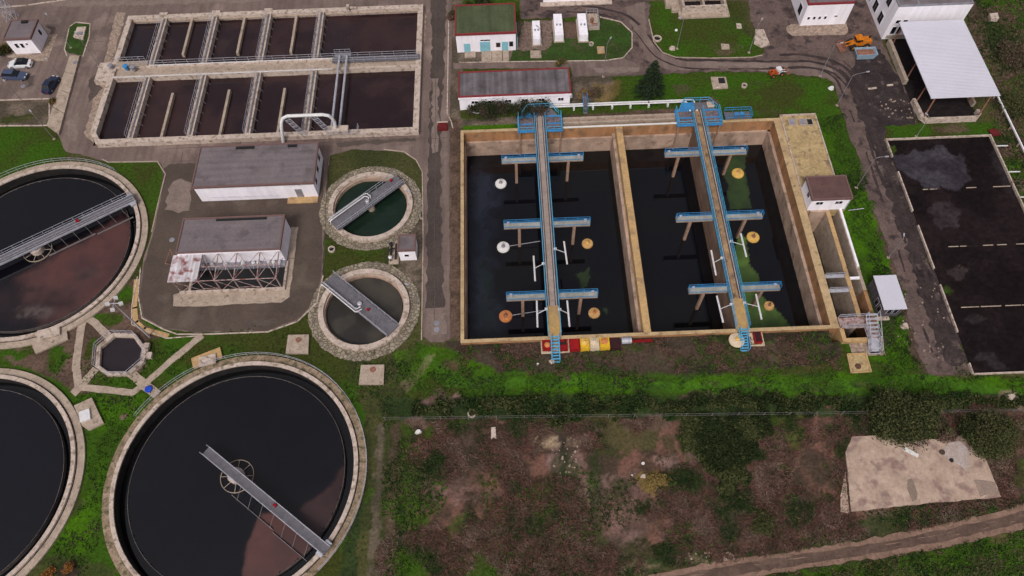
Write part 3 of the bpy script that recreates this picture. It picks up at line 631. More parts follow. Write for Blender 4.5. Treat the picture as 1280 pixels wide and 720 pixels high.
# ================================================================== twin basin
t = thing('aeration_basin', ((BX0 + BX1) / 2, BY0), 'huge rectangular concrete basin split into two halves with ochre rims and black water', 'basin')
th = .45; LZ = -1.6
mb = MB()
dvx0, dvx1 = PX(785, 270, RIM), PX(793.5, 270, RIM)
ex0 = (PX(969.5, 149, RIM) + PX(1035, 405, RIM)) / 2   # inner rim of the east wall
ex1 = ex0 + 1.15
nx = BY1 - th
mb.box(BX0, BY0, LZ, BX0 + th, BY1, RIM - .08); mb.box(BX0 + th, BY0, LZ, ex0, BY0 + th, RIM - .08); mb.box(BX0 + th, BY1 - th, LZ, ex0, BY1, RIM - .08); mb.box(ex0, BY0, LZ, ex1, BY1, RIM - .08)
mb.build('wall', 'wall_orange', t)
mb = MB(); q = .28
mb.box(BX0 + .05, BY0 + .05, -7, BX0 + th + q * .6, BY1 - .05, LZ); mb.box(BX0 + th, BY0 + .05, -7, ex0, BY0 + th + q, LZ); mb.box(BX0 + th, BY1 - th - q - .1, -7, ex0, BY1 - .05, LZ); mb.box(ex0 - q * 1.6, BY0 + .05, -7, ex1, BY1 - .05, LZ)
mb.box(BX0 + .1, BY0 + .1, -7.3, ex1, BY1 - .1, -7)
mb.build('lower_wall', 'wall_grey', t)
mb = MB()
mb.box(BX0 - .05, BY0 - .05, RIM - .08, BX0 + th + .03, BY1 + .05, RIM); mb.box(BX0 + th + .03, BY0 - .05, RIM - .08, ex0 - .03, BY0 + th + .03, RIM); mb.box(BX0 + th + .03, BY1 - th - .03, RIM - .08, ex0 - .03, BY1 + .05, RIM); mb.box(ex0 - .03, BY0 - .05, RIM - .08, ex1 + .02, BY1 + .05, RIM)
mb.build('rim', 'rim_tan', t)
mb = MB().box(dvx0, BY0 + th, -7, dvx1, BY1 - th, RIM - .05); mb.build('dividing_wall', 'concrete_ochre', t)
mb = MB().box(dvx0 - .45, BY0 + th, -7, dvx0 - .002, BY1 - th, -.9); mb.build('ledge', 'wall_grey', t)
B1X = PX(684, 285, 1.1); B2X = PX(904, 295, 1.1)
pwx = PX(897, 300, .6)
mb = MB().box(pwx, BY0 + th, -7, pwx + .9, BY1 - th, .5); mb.build('partition_wall', pm('partition_concrete', (.26, .17, .125), (.17, .11, .085), scale=.4, fine=3, var=.2, streak=((.3, .3, 1.5), .35)), t)
ALG = ((.045, .09, .018), (.03, .06, .018))
bl = [(W_[0], W_[1]) for W_ in PP([(583, 280), (620, 230), (640, 260), (640, 400), (590, 410)], WAT)]
def wp(*p): return PP(p, WAT)
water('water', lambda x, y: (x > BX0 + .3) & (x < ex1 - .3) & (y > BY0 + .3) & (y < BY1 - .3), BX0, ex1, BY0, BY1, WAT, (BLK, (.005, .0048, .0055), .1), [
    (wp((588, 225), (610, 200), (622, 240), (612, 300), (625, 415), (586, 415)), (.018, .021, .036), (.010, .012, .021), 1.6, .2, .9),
    (wp((600, 320), (616, 315), (620, 420), (605, 420)), (.008, .016, .010), (.006, .009, .008), 1.0, .3, .6),
    (wp((918, 186), (935, 190), (930, 215), (940, 260), (912, 262), (905, 200)), *ALG, .5, .9, .55, 0),
    (wp((925, 290), (932, 300), (938, 330), (948, 345), (953, 370), (975, 390), (990, 412), (930, 414), (912, 330)), (.075, .14, .022), (.045, .085, .017), .3, .7, 1, 0),
    (wp((720, 340), (735, 335), (738, 355), (728, 362)), *ALG, .5, 1.2, .3, 0), (wp((752, 385), (760, 385), (758, 396)), *ALG, .5, 1.2, .35, 0)], st=.3)

M['plate_dark'] = pm('plate_dark', (.16, .13, .15), (.09, .075, .085), scale=1.4, fine=6, var=.4, c3=(.26, .16, .14), c3at=.6)
M['side_dark'] = pm('side_dark', (.10, .085, .075), (.06, .05, .045), scale=1, fine=6, var=.4)
decks = [pm('deck_grey', (.34, .27, .24), (.26, .205, .18), scale=.5, fine=3, var=.2), pm('deck_brown', (.36, .23, .13), (.22, .14, .085), scale=.5, fine=3, var=.25, c3=(.12, .08, .055), c3at=.6), pm('landing_top', (.46, .29, .10), (.30, .20, .12), scale=.45, fine=3, var=.2)]
# walkway bridges across the basin
def bridge(bx, label, ys, yl, last):
    t = thing('walkway_bridge', (bx, BY0, 0), label, 'bridge', 'walkway bridges over the basin')
    hw = .9; y0, y1 = BY0 + .2, BY1 + 2.2; Z = 1.15
    MB().box(bx - hw, y0 + 1.0, Z - .4, bx - .38, y1, Z - .05).build('side_grating', 'side_dark', t); MB().box(bx + .38, y0 + 1.0, Z - .4, bx + hw, y1, Z - .05).build('side_grating', 'side_dark', t)
    MB().box(bx - .38, y0 + 5, Z - .45, bx + .38, y1, Z).build('deck', decks[0 if 'left' in label else 1], t)
    MB().box(bx - hw, y0, Z - .45, bx + hw, y0 + 5, Z + .004).build('landing', decks[2], t)
    mb = MB()
    for s in (-1, 1): mb.tube((bx + s * .6, y0 + 5, Z + .12), (bx + s * .6, y1, Z + .12), .08)
    mb.build('pipe', 'galv', t)
    for s in (-1, 1):
        mb = MB(); mb.rail([(bx + s * (hw + .02), y0 + .3, Z), (bx + s * (hw + .02), y1, Z)], h=1.0, step=1.6, r=.036)
        mb.box(bx + s * hw, y0, Z - .1, bx + s * (hw + .06), y1, Z + .08)
        mb.build('railing', 'blue_pale', t)
    for k, y in enumerate(ys):
        for s in (-1, 1):
            xe = bx + s * 6.75; xa = bx + s * (hw + .13)
            a = MB().box(xa, y - .45, Z - .42, xe, y + .42, Z - .02).build('cross_arm', pm('arm_concrete', (.33, .325, .30), (.22, .21, .19), scale=.6, fine=4, var=.2) if 'arm_concrete' not in bpy.data.materials else bpy.data.materials['arm_concrete'], t)
            mb = MB(); mb.box(xa, y + .36, Z, xe, y + .42, Z + .14); mb.rail([(xa, y + .4, Z), (xe, y + .4, Z), (xe, y - .3, Z)], h=.85, step=1.7, r=.038); mb.tube((xa, y - .42, Z + .03), (xe, y - .42, Z + .03), .05, 4)
            mb.build('railing', 'blue_paint', a); MB().box(xa, y - .47, Z - .5, xe, y + .4, Z - .422).build('soffit', 'rust', a)
            mb = MB(); mb.box(xe - s * .9, y + .1, Z - .02, xe - s * .5, y + .45, Z + .35); mb.build('hoist', 'galv', a)
            cxx = bx + s * 4.35
            MB().box(cxx - .22, y - .22, -7, cxx + .22, y + .22, Z - .5).build('column', 'column', a)
    # blue gantry platform at the north end
    ya, yb = BY1 - 1.3, BY1 + 2.3; pls = {}
    for s in (-1, 1):
        p = MB()
        x0, x1 = sorted((bx + s * (hw + .14), bx + s * 3.7))
        p.box(x0, ya, Z - .1, x1, ya + .4, Z + .04); p.box(x0, yb - .3, Z - .1, x1, yb, Z + .04); p.box(x0, (ya + yb) / 2 - .12, Z - .1, x1, (ya + yb) / 2 + .12, Z + .04)
        xo = x1 if s > 0 else x0; p.box(xo - .12, ya, Z - .25, xo + .12, yb, Z + .03 + .02); pls[s] = p.build('platform', 'blue_paint', t)

    for s in (-1, 1):
        x0, x1 = sorted((bx + s * (hw + .14), bx + s * 3.55)); q = MB().box(x0, ya + .4, Z - .2, x1, yb - .3, Z - .06)
        q.build('floor_plate', 'plate_dark', pls[s])
    pl = pls[1]
    r = MB()
    for s in (-1, 1): r.rail([(bx + s * (hw + .2), ya + .05, Z + .04), (bx + s * 3.65, ya + .05, Z + .04), (bx + s * 3.65, yb, Z + .04)], h=1.1, step=1.2, r=.05)
    pts = [(bx - 3.0, yb, Z), (bx - 2.0, yb + 1.7, Z), (bx + 2.2, yb + 1.7, Z), (bx + 3.3, yb, Z)]
    r.rail(pts, h=1.1, step=1.2, r=.05); r.build('railing', 'blue_pale', pl)
    u = MB().prism([(bx - 3.2, yb + .02), (bx - 2.2, yb + 1.6), (bx - .25, yb + 1.6), (bx - .25, yb + .02)], Z - .1, Z + .1); u.build('blue_sheet', 'blue_paint', pl)
    u = MB().prism([(bx - .2, yb + .02), (bx - .2, yb + 1.6), (bx + 2.1, yb + 1.6), (bx + 3.2, yb + .02)], Z - .15, Z); u.build('floor_grating', 'grating', pl)
    for s in (-1, 1):
        for yy in (ya + .3, yb): MB().box(bx + s * 3.5 - .12, yy - .12, -7 if yy < BY1 - .9 else 0, bx + s * 3.5 + .12, yy + .12, Z - .1).build('leg', 'column', pls[s])
    # ladder stair at the south end
    st = MB(); ye = BY0 - last
    for s in (-1, 1):
        st.tube((bx + s * .55, y0, Z), (bx + s * .55, ye, .05), .07); st.tube((bx + s * .55, y0, Z + 1), (bx + s * .55, ye, 1.0), .05)
        st.tube((bx + s * .55, ye, 0), (bx + s * .55, ye, 1.0), .05); st.tube((bx + s * .55, y0 - .1, Z), (bx + s * .55, y0 - .1, Z + 1), .05); st.tube((bx + s * .55, BY0 - .5, .5), (bx + s * .55, BY0 - .5, 1.7), .05)
    n = 9
    for i in range(n):
        f = i / (n - 1); yy = y0 * (1 - f) + ye * f; zz = Z * (1 - f) + .1 * f; st.box(bx - .5, yy - .1, zz - .03, bx + .5, yy + .1, zz + .03)
    st.build('stair', 'blue_pale', t)
    return t
ROWS = [(PY(678, 199, 1.1) + PY(886, 190, 1.1)) / 2, (PY(684, 281, 1.1) + PY(902, 270, 1.1)) / 2, (PY(690, 369, 1.1) + PY(922, 361, 1.1)) / 2]
br1 = bridge(B1X, 'grey walkway with blue railings and six side arms over the left basin half', ROWS, 0, 3.3)
br2 = bridge(B2X, 'brown walkway with blue railings over the right basin half, beside the green algae', ROWS, 0, 2.7)
# extra valve platform on the north wall
t = thing('valve_platform', P(921, 142, 1), 'small blue railed valve platform on the north wall east of the second walkway', 'platform')
x0, x1 = PX(905, 140, 1.2), PX(937, 140, 1.2); y0 = BY1 - .2; y1 = BY1 + 1.5
MB().box(x0, y0 + .1, 1.0, x1, y1, 1.1).build('floor_grating', 'grating', t)
MB().rail([(x0, y0, 1.1), (x1, y0, 1.1), (x1, y1, 1.1), (x0, y1, 1.1)], h=1.1, step=1.3, r=.05).build('railing', 'blue_paint', t)
mb = MB()
for i in range(2): mb.tube((x0 + 1.8 + i * .9, y0 + .5, .2), (x0 + 1.8 + i * .9, y0 + .5, 1.9), .13)
mb.lathe(x0 + 1.8, y0 + .5, [(.35, 1.9), (.4, 1.95), (.35, 2.0)], 12); mb.lathe(x0 + 2.7, y0 + .5, [(.35, 1.9), (.4, 1.95), (.35, 2.0)], 12)
mb.build('valve', 'blue_paint', t)
MB().box(x0 + .2, y0 + .2, 0, x0 + .4, y0 + .4, 1.0).build('leg', 'galv', t); MB().box(x1 - .4, y1 - .4, 0, x1 - .2, y1 - .2, 1.0).build('leg', 'galv', t); MB().box(x1 - .4, y0 + .2, 0, x1 - .2, y0 + .4, 1.0).build('leg', 'galv', t)

# aerators
def aerator(px, py, colr, core, r, label, arm=None):
    x, y = P(px, py, WAT + .5)
    t = thing('floating_aerator', (x, y, WAT), label, 'aerator', 'round aerators floating in the basin')
    MB().lathe(0, 0, [(r * .5, -.3), (r, -.1), (r * 1.0, .18), (r * .93, .32), (r * .4, .42)], 32).build('float_disc', colr, t, world=False)
    MB().lathe(0, 0, [(r * .3, .42), (r * .32, .5), (r * .12, .75), (.06, .8), (.05, 1.6)], 16).build('drive_cone', core, t, world=False)
    if arm:
        MB().tube((r * .9, 0, .4), (arm - x, 0.4, .9), .05, 5).build('mooring_cable', 'galv', t, world=False)
M['disc_white'] = pm('disc_white', (.72, .70, .70), (.6, .58, .57), scale=2, fine=5, var=.1, rough=.5)
M['disc_orange'] = pm('disc_orange', (.58, .23, .08), (.42, .15, .06), scale=2, fine=5, var=.2, rough=.6)
M['disc_ochre'] = pm('disc_ochre', (.60, .38, .16), (.42, .22, .09), scale=2, fine=5, var=.3, rough=.6)
M['disc_yellow'] = pm('disc_yellow', (.68, .44, .13), (.58, .33, .08), scale=2, fine=5, var=.2, rough=.6)
for a in [(626, 228, 'disc_white', 'steel', 1.0, 'white round aerator by the northern arm, left basin, with no cable'),
          (629, 307.5, 'disc_white', 'steel', 1.05, 'white round aerator by the middle arm, tied with a cable to the first walkway', B1X - 1),
          (632, 394, 'disc_orange', 'rust', 1.05, 'orange round aerator west of the first walkway near the south wall', B1X - 1),
          (734.5, 303, 'disc_ochre', 'disc_yellow', .92, 'mottled ochre aerator east of the first walkway beyond the middle arm'),
          (743, 390, 'disc_ochre', 'disc_orange', .92, 'mottled ochre aerator east of the first walkway nearest the south wall'),
          (923, 215, 'disc_yellow', 'disc_ochre', 1.05, 'yellow round aerator below the northern arm of the second walkway'),
          (942, 295, 'disc_yellow', 'rust', 1.05, 'yellow round aerator just off the green algae by the middle arm'),
          (962, 381, 'disc_ochre', 'rust', .8, 'small ochre aerator with a rusty centre sitting in the green algae')]:
    aerator(*a)
# long white probes swung out from the walkways
def probe(p0, p1, side, bx, label):
    x0, y0 = P(*p0, .9); x1, y1 = P(*p1, .9); ym = (y0 + y1) / 2
    t = thing('white_tube', ((x0 + x1) / 2, ym, .9), label, 'tube', 'white tubes beside the walkways')
    MB().tube((x0, y0, .9), (x1, y1, .9), .14, 8).build('tube', 'pipe_white', t)
    MB().tube(((x0 + x1) / 2, ym, .9), (bx + side * 1.0, ym + .5, 1.25), .05, 5).box(bx + side * .75, ym + .35, 1.2, bx + side * 1.2, ym + .65, 1.5).build('bracket', 'pipe_white', t)
probe((705, 302), (709, 330), 1, B1X, 'short white tube east of the first walkway, north of its last arms')
probe((667, 320), (669, 351), -1, B1X, 'white tube west of the first walkway, north of its last arms')
probe((671, 376), (672, 409), -1, B1X, 'white tube west of the first walkway, nearest the south wall')
probe((709, 376), (712, 408), 1, B1X, 'white tube east of the first walkway, nearest the south wall')
probe((889, 313), (895, 344), -1, B2X, 'white tube west of the second walkway, north of its last arms')
probe((926, 292), (933, 321), 1, B2X, 'white tube above green algae, north of the last arms')
probe((896, 370), (904, 403), -1, B2X, 'white tube west of the second walkway, nearest the south wall')
probe((945, 368), (952, 399), 1, B2X, 'white tube above green algae, nearest the south wall')

# ---- sand-coloured deck, hut and channels east of the basin
t = thing('pump_station', (ex1 + 3, AY1), 'sandy concrete deck and open channels along the east side of the basin', 'station')
dx1 = (PX(1020, 144, RIM) + PX(1041.5, 216, RIM)) / 2; dy0 = AY1; dy1 = BY1 + .6
MB().box(ex1 + .02, dy0, -1, dx1, dy1, RIM + .03).build('deck', 'sandy', t)
MB().box(ex1 + .02, dy0, RIM + .03, ex1 + .22, dy1, RIM + .18).box(dx1 - .2, dy0, RIM + .03, dx1, dy1, RIM + .2).box(ex1 + .22, dy1 - .25, RIM + .03, dx1 - .2, dy1, RIM + .2).build('edge_kerb', 'concrete_pale', t)
for px in (990, 1003, 1012):
    x, y = P(px, 153, RIM)
    v = MB().box(x - .65, y - .8, RIM + .03, x + .55, y + .7, RIM + .2); v.build('vent_frame', 'concrete', t)
    MB().box(x - .45, y - .6, RIM + .2, x + .35, y + .5, RIM + .26).build('vent_cover', 'steel' if px < 1010 else 'black', t)
hx0, hx1 = PX(1013, 262, RIM), PX(1056, 260, RIM)
chA = PX(1040, 288, RIM); chB = AX1 - .52
sx0, sx1, sy0 = ex1, AX1, AY0
o = MB()
o.box(chB, BY0 + 6, -5, chB + .5, AY1 + .3, RIM - .05); o.build('outer_wall', 'concrete', t)
MB().box(chB, sy0 + .55, -5, sx1, BY0 + 6, RIM - .1).build('side_wall', 'wall_orange', t)
MB().box(chB + .12, BY0 + 10, RIM - .05, chB + .45, AY1 + .3, RIM + .1).build('white_coping', 'white_wall', t)
MB().box(chA, BY0 + 1.0, -5, chA + .6, AY1 + .3, RIM - .2).build('channel_wall', 'concrete', t)
MB().box(chA - .02, BY0 + 1.0, RIM - .2, chA + .62, AY1 + .3, RIM - .12).build('coping', 'concrete_ochre', t)
MB().box(ex1 + .02, sy0 + .5, -5.3, chB, AY1, -4.9).build('channel_floor', pm('shaded_floor', (.05, .04, .035), (.02, .017, .016), scale=.8, fine=3, rough=.3, c3=(.12, .1, .08), c3at=.66), t)  # dark tone of the dry channel floor paints in the shading at the bottom
MB().box(ex1, sy0, -5, sx1, sy0 + .55, RIM - .1).box(ex1, sy0 + .55, -5, ex1 + .6, BY0 + .3, RIM - .1).build('pit_wall', 'concrete_ochre', t)
MB().box(ex1 + .6, AY1 - .3, -5, sx1 - 2, AY1, RIM).build('end_wall', 'wall_grey', t)
ycross = PY(1070, 347, RIM)
MB().box(chA + .6, ycross - .18, RIM - .3, chB, ycross + .18, RIM).build('cross_beam', 'white_wall', t)
for px_, py_ in ((1035, 344), (1040, 362)):
    yy = PY(px_, py_, RIM); MB().rail([(ex1 + .05, yy, RIM - .3), (chA, yy, RIM - .3)], h=.9, step=1.2, r=.045).box(ex1, yy - .3, RIM - .42, chA, yy + .3, RIM - .3).build('crossing_plank', 'galv', t)
# sloping pipes in the channels
mb = MB()
for k in range(5):
    yy = BY0 + 6 + k * 3.6; mb.tube((chA + .6, yy, -.2), (chB, yy + 1.5, -3.2), .08)
mb.build('pipe', 'rust', t)
# grating platform at the south end
gp = MB().box(ex1 + .1, BY0 - .2, RIM + .02, sx1 - .6, BY0 + 1.5, RIM + .1).box(chA + .4, sy0 + .1, RIM + .02, chA + 2.0, BY0 - .2, RIM + .1).build('platform', 'rusty_steel', t)
MB().rail([(ex1 + .1, BY0 + 1.5, RIM + .1), (sx1 - .6, BY0 + 1.5, RIM + .1)], r=.05, step=1.1).rail([(ex1 + .1, BY0 - .2, RIM + .1), (chA + .4, BY0 - .2, RIM + .1), (chA + .4, sy0 + .1, RIM + .1)], r=.05, step=1.1).rail([(chA + 2.0, sy0 + .1, RIM + .1), (chA + 2.0, BY0 - .2, RIM + .1)], r=.05, step=1).build('railing', 'galv', gp)
def metal_stair(x0, w, ya, yb, za, label, parent):
    mb = MB(); n = 10
    for i in range(n):
        f = i / (n - 1); y = ya * (1 - f) + yb * f; z = za * (1 - f) + .08 * f; mb.box(x0, y - .16, z - .03, x0 + w, y + .16, z + .03)
    for x in (x0, x0 + w):
        mb.tube((x, ya, za), (x, yb, 0), .07); mb.tube((x, ya, za + 1), (x, yb, 1), .05); mb.tube((x, yb, 0), (x, yb, 1), .05); mb.tube((x, ya, za), (x, ya, za + 1), .05); mb.tube((x, (ya + yb) / 2, za / 2), (x, (ya + yb) / 2, za / 2 + 1), .05)
    mb.build('stair', 'galv', parent)
metal_stair(chA + .5, 1.4, sy0 + .1, sy0 - 1.5, RIM + .1, None, t)
metal_stair(sx1 - 2.0, 1.6, BY0 + 1.2, sy0 - 1.6, 2.2, None, t)
MB().box(chA - 2.0, sy0 - 2.0, 0, sx1 + .2, sy0 - .02, .07).build('apron', 'gravel', t)
x, y = P(1067, 268, RIM)
# hut
h0x, h1x = (PX(1015.5, 250.5, 3.9) + PX(1007, 221, 3.9)) / 2, (PX(1066, 248, 3.9) + PX(1058, 218.6, 3.9)) / 2
h0y, h1y = (PY(1015.5, 250.5, 3.9) + PY(1066, 248, 3.9)) / 2, (PY(1007, 221, 3.9) + PY(1058, 218.6, 3.9)) / 2

def windows(parent, wins, y, frame='white_wall', glass='glass', bars=1):
    """windows on a south wall; wins: (x0,x1,z0,z1)"""
    for (a, b, c, d) in wins:
        w_ = MB().box(a - .06, y - .05, c - .06, b + .06, y + .02, d + .06).build('window', frame, parent)
        g = MB(); n = bars + 1; s = (b - a) / n
        for i in range(n): g.box(a + i * s + .03, y - .07, c + .03, a + (i + 1) * s - .03, y - .052, d - .03)
        g.build('pane', glass, w_)
def windows_x(parent, wins, x, frame='white_wall', glass='glass', bars=1, sgn=-1):
    for (a, b, c, d) in wins:
        w_ = MB().box(x + sgn * .05, a - .06, c - .06, x - sgn * .02, b + .06, d + .06).build('window', frame, parent)
        g = MB(); n = bars + 1; s = (b - a) / n
        for i in range(n): g.box(x + sgn * .07, a + i * s + .03, c + .03, x + sgn * .052, a + (i + 1) * s - .03, d - .03)
        g.build('pane', glass, w_)

def house(name, label, cat, x0, x1, y0, y1, h, roof='roof_grey', trim=None, over=.3, base=0, wall='white_wall', parapet=0, th=.22):
    t = thing(name, ((x0 + x1) / 2, (y0 + y1) / 2, base), label, cat)
    MB().box(x0 + over, y0 + over, base, x1 - over, y1 - over, base + h - th).build('wall', wall, t)
    r = MB().box(x0, y0, base + h - th, x1, y1, base + h).build('roof', ['white_wall' if trim is None else trim], t)
    MB().box(x0 + .16, y0 + .16, base + h, x1 - .16, y1 - .16, base + h + .03).build('roof_covering', roof, r)
    if trim:
        k = .24; zt = base + h + .16 + parapet
        MB().box(x0, y0, base + h + .002, x1, y0 + k, zt).box(x0, y1 - k, base + h + .002, x1, y1, zt).box(x0, y0 + k, base + h + .002, x0 + k, y1 - k, zt).box(x1 - k, y0 + k, base + h + .002, x1, y1 - k, zt).build('roof_trim', trim, r)
    return t
M['brown_trim'] = flat('brown_trim', (.16, .09, .085), .7)
t = house('hut', 'white hut with a brown flat roof on the sandy deck by the basin', 'hut', h0x, h1x, h0y, h1y, 3.0, roof='roof_brown', trim='brown_trim', over=.22, base=RIM + .03)
ys_ = h0y + .22
wz = RIM + 1.6
windows(t, [(h0x + 1.0, h0x + 2.1, wz, wz + .7), (h0x + 4.0, h0x + 5.1, wz, wz + .7)], ys_)
windows_x(t, [((h0y + h1y) / 2 - .9, (h0y + h1y) / 2 - .1, wz, wz + .8)], h0x + .22)
MB().tube((h1x - .2, ys_ - .1, RIM), (h1x - .2, ys_ - .1, RIM + 2.6), .06).tube((h1x + .3, ys_ - .4, RIM + .2), (h1x + 2.6, ys_ - .4, RIM + .6), .06).build('drain_pipe', 'galv', t)

# ================================================================== north-west tank
t = thing('settling_tank', ((TX0 + TX1) / 2, TY0), 'large rectangular concrete tank divided into cells of dark brown sewage, top left', 'tank')
mb = MB(); wt = 1.0
ch = 2.6
mb.prism([(TX0, TY1), (TX0 + wt, TY1 - wt), (TX0 + wt, TY0 + ch), (TX0, TY0 + ch)], -3, TR)
mb.prism([(TX0, TY0 + ch - .001), (TX0 + wt, TY0 + ch - .001), (TX0 + wt + 1.0, TY0 + wt), (TX0 + 1.6, TY0)], -3, TR)
mb.prism([(TX0 + 1.6, TY0), (TX0 + wt + 1.0, TY0 + wt), (TX1 - wt, TY0 + wt), (TX1, TY0)], -3, TR)
mb.prism([(TX1, TY0), (TX1 - wt, TY0 + wt), (TX1 - wt, TY1 - wt), (TX1, TY1)], -3, TR)
mb.prism([(TX1, TY1), (TX1 - wt, TY1 - wt), (TX0 + wt, TY1 - wt), (TX0, TY1)], -3, TR)
mb.build('wall', 'concrete_pale', t)
ci = MB().box(TX0 + .5, TY0 + .5, -3.2, TX1 - .5, TY1 - .5, -3.0); ci.build('floor', 'wall_grey', t)
ym0, ym1 = PY(180, 96, TR), PY(180, 82, TR)
xm = PX(415, 80, TR)
MB().box(TX0 + wt, ym1 - .45, -3, TX1 - wt, ym1, TR - .02).box(TX0 + wt, ym0, -3, TX1 - wt, ym0 + .45, TR - .02).build('channel_wall', 'concrete_pale', t)
MB().box(TX0 + wt, ym0 + .45, TR - .5, TX1 - wt, ym1 - .45, TR - .32).build('channel_floor', 'concrete', t)
MB().box(TX0 - 2.4, ym0 - .6, 0, TX0 + .02, ym1 + 1.2, TR - .03).build('inlet_box', 'concrete_pale', t)
gw = MB().box(xm, ym1 - 1.3, TR + .02, TX1 - .2, ym1 + .1, TR + .12).build('walkway', 'grating', t)
MB().rail([(TX0 + 3, ym1 + .05, TR), (TX1 - .5, ym1 + .05, TR)], step=2.2).build('railing', 'galv', t)
MB().rail([(xm, ym1 - 1.3, TR + .1), (TX1 - .5, ym1 - 1.3, TR + .1)], step=2.0).build('railing', 'galv', gw)
ups = [((205, 24), (187, 84)), ((270, 17), (252, 82)), ((335, 15), (325, 75)), ((401, 13), (394, 73))]
los = [((184, 100), (162, 165)), ((252, 98), (238, 165)), ((321, 93), (309, 168)), ((390, 90), (383, 166))]
for k, (L, ya, yb) in enumerate(((ups, ym1, TY1 - wt), (los, TY0 + wt, ym0))):
    for (a, b) in L:
        x = (PX(*a, TR) + PX(*b, TR)) / 2 + .1
        d = MB().box(x - .5, ya, -3, x + .5, yb, TR - .012).build('dividing_wall', 'concrete_pale', t)
        MB().box(x - .12, ya + .2, TR, x + .2, yb - .2, TR + .05).build('grating', 'grating', d)
        MB().rail([(x - .46, ya, TR), (x - .46, yb, TR)], step=1.6, r=.028).build('railing', 'galv', d)
        mb = MB()
        for i in range(6):
            yy = ya + (yb - ya) * (i + .6) / 6.2; mb.tube((x - .5, yy, TR + .1), (x - 1.2, yy - .3, -.2), .03, 4); mb.tube((x + .5, yy, TR + .1), (x + 1.0, yy, -.2), .03, 4)
        mb.build('air_pipe', 'galv', d)
for (a, b) in (((239, 22), (228, 68)), ((304, 20), (297, 66)), ((369, 17), (364, 65))):
    x = (PX(*a, .8) + PX(*b, .8)) / 2; MB().box(x - .22, PY(*b, .6), -3, x + .22, TY1 - wt, .6).build('baffle_wall', 'concrete', t)
for (a, b) in (((214, 116), (203, 165)), ((285, 112), (275, 166)), ((354, 110), (348, 163))):
    x = (PX(*a, .8) + PX(*b, .8)) / 2; MB().box(x - .22, TY0 + wt, -3, x + .22, PY(*a, .6), .6).build('baffle_wall', 'concrete', t)
MB().box(TX0 + wt, ym0 + .002, TR + .0, xm, ym0 + .12, TR + .12).box(TX0 + wt + 6, ym1 - .12, TR + .0, xm, ym1 - .002, TR + .12).build('kerb', 'pipe_white', t); MB().box(TX0 + wt, TY1 - wt - .2, TR - .7, TX1 - wt, TY1 - wt, TR - .5).build('wall_ledge', 'concrete', t)
for px in (205, 270, 335):
    x = PX(px, 15, TR); MB().box(x - .8, TY1 - .3, TR - .4, x + .8, TY1 + .5, TR + .05).build('buttress', 'concrete_pale', t)
x, y = P(435, 17, TR)
MB().box(x - .3, TY1 - 1.3, TR, x + .3, TY1 - .3, TR + .9).box(x + .3, TY1 - .9, TR + .3, x + 1.6, TY1 - .6, TR + .6).build('gate_pedestal', 'concrete_pale', t)
# pump corner at the inlet
for i, (px, py) in enumerate(((158, 85), (167, 86), (139, 84))):
    x, y = P(px, py, TR + .3)
    MB().lathe(x, y, [(.35, TR), (.35, TR + .7), (.5, TR + .75), (.5, TR + .85), (.15, TR + .9)], 12).build('valve', 'steel' if i else 'blue_paint', t)
MB().rail([(PX(146, 76, TR), ym1 + 1.2, TR), (PX(183, 74, TR), ym1 + 1.2, TR)], step=1.2).build('railing', 'galv', t)
MB().box(TX0 + wt, ym1, TR - .4, PX(184, 80, TR), ym1 + 1.3, TR - .03).build('valve_deck', 'concrete', t)
SW = ((.034, .0155, .016), (.018, .009, .0105))
def nw(*p): return PP(p, -.1)
water('water', lambda x, y: (x > TX0 + .4) & (x < TX1 - .4) & (y > TY0 + .4) & (y < TY1 - .4), TX0, TX1, TY0, TY1, -.1, (*SW, .16), [
    (nw((450, 25), (500, 22), (495, 60), (440, 62)), (.05, .02, .018), (.035, .016, .016), 2.5, .25, .7), (nw((405, 30), (440, 28), (440, 70), (400, 70)), (.016, .013, .018), (.02, .012, .015), 2, .25, .7),
    (nw((455, 105), (510, 100), (512, 112), (460, 116)), (.05, .023, .022), (.035, .017, .017), 1.2, .3, .6), (nw((265, 50), (282, 45), (292, 55), (285, 68), (270, 74)), (.045, .024, .024), (.03, .016, .017), 1, .5, .5),
    (nw((340, 58), (352, 56), (358, 66), (345, 70)), (.05, .026, .025), (.03, .016, .017), 1, .5, .6), (nw((160, 28), (190, 28), (178, 74), (150, 76)), (.014, .012, .018), (.02, .012, .015), 1, .25, .8), (nw((140, 108), (165, 106), (150, 165), (128, 165)), (.015, .011, .016), (.02, .012, .015), 1, .25, .7)], st=.5)
# big air pipes over the tank
t = thing('air_pipework', P(384, 172), 'large silvery pipe loop on lattice props over the south edge of the sewage tank', 'pipework')
z = 4.2
a = P(353, 145, z); b = P(412, 139, z)
ys = TY0 - .5
pts = [(a[0] + .0, ys, .0), (a[0], ys, 2.6), (a[0] + .1, ys + .3, 3.4), (a[0] + .5, ys + .8, 4.0), (a[0] + 1.1, ys + 1.2, 4.2)]
yy = a[1]
pts = [(PX(354, 178, .3), PY(354, 178, .3), .2), (PX(352, 156, 3.6), TY0 - .4, 3.4), (PX(352, 149, 4.6), TY0 - .1, 4.5), (PX(354, 143, 5.2), TY0 + .2, 5.2), (PX(360, 139.5, 5.5), TY0 + .4, 5.5),
       (PX(404, 138, 5.5), TY0 + .4, 5.5), (PX(411, 140, 5.4), TY0 + .4, 5.2), (PX(415, 145, 4.6), TY0 + .5, 4.5), (PX(418, 150, 3.6), TY0 + .6, 3.4), (PX(420, 156, 1.5), TY0 + .6, 1.4)]
MB().path(pts, .28, 10).build('pipe', 'pipe_white', t)
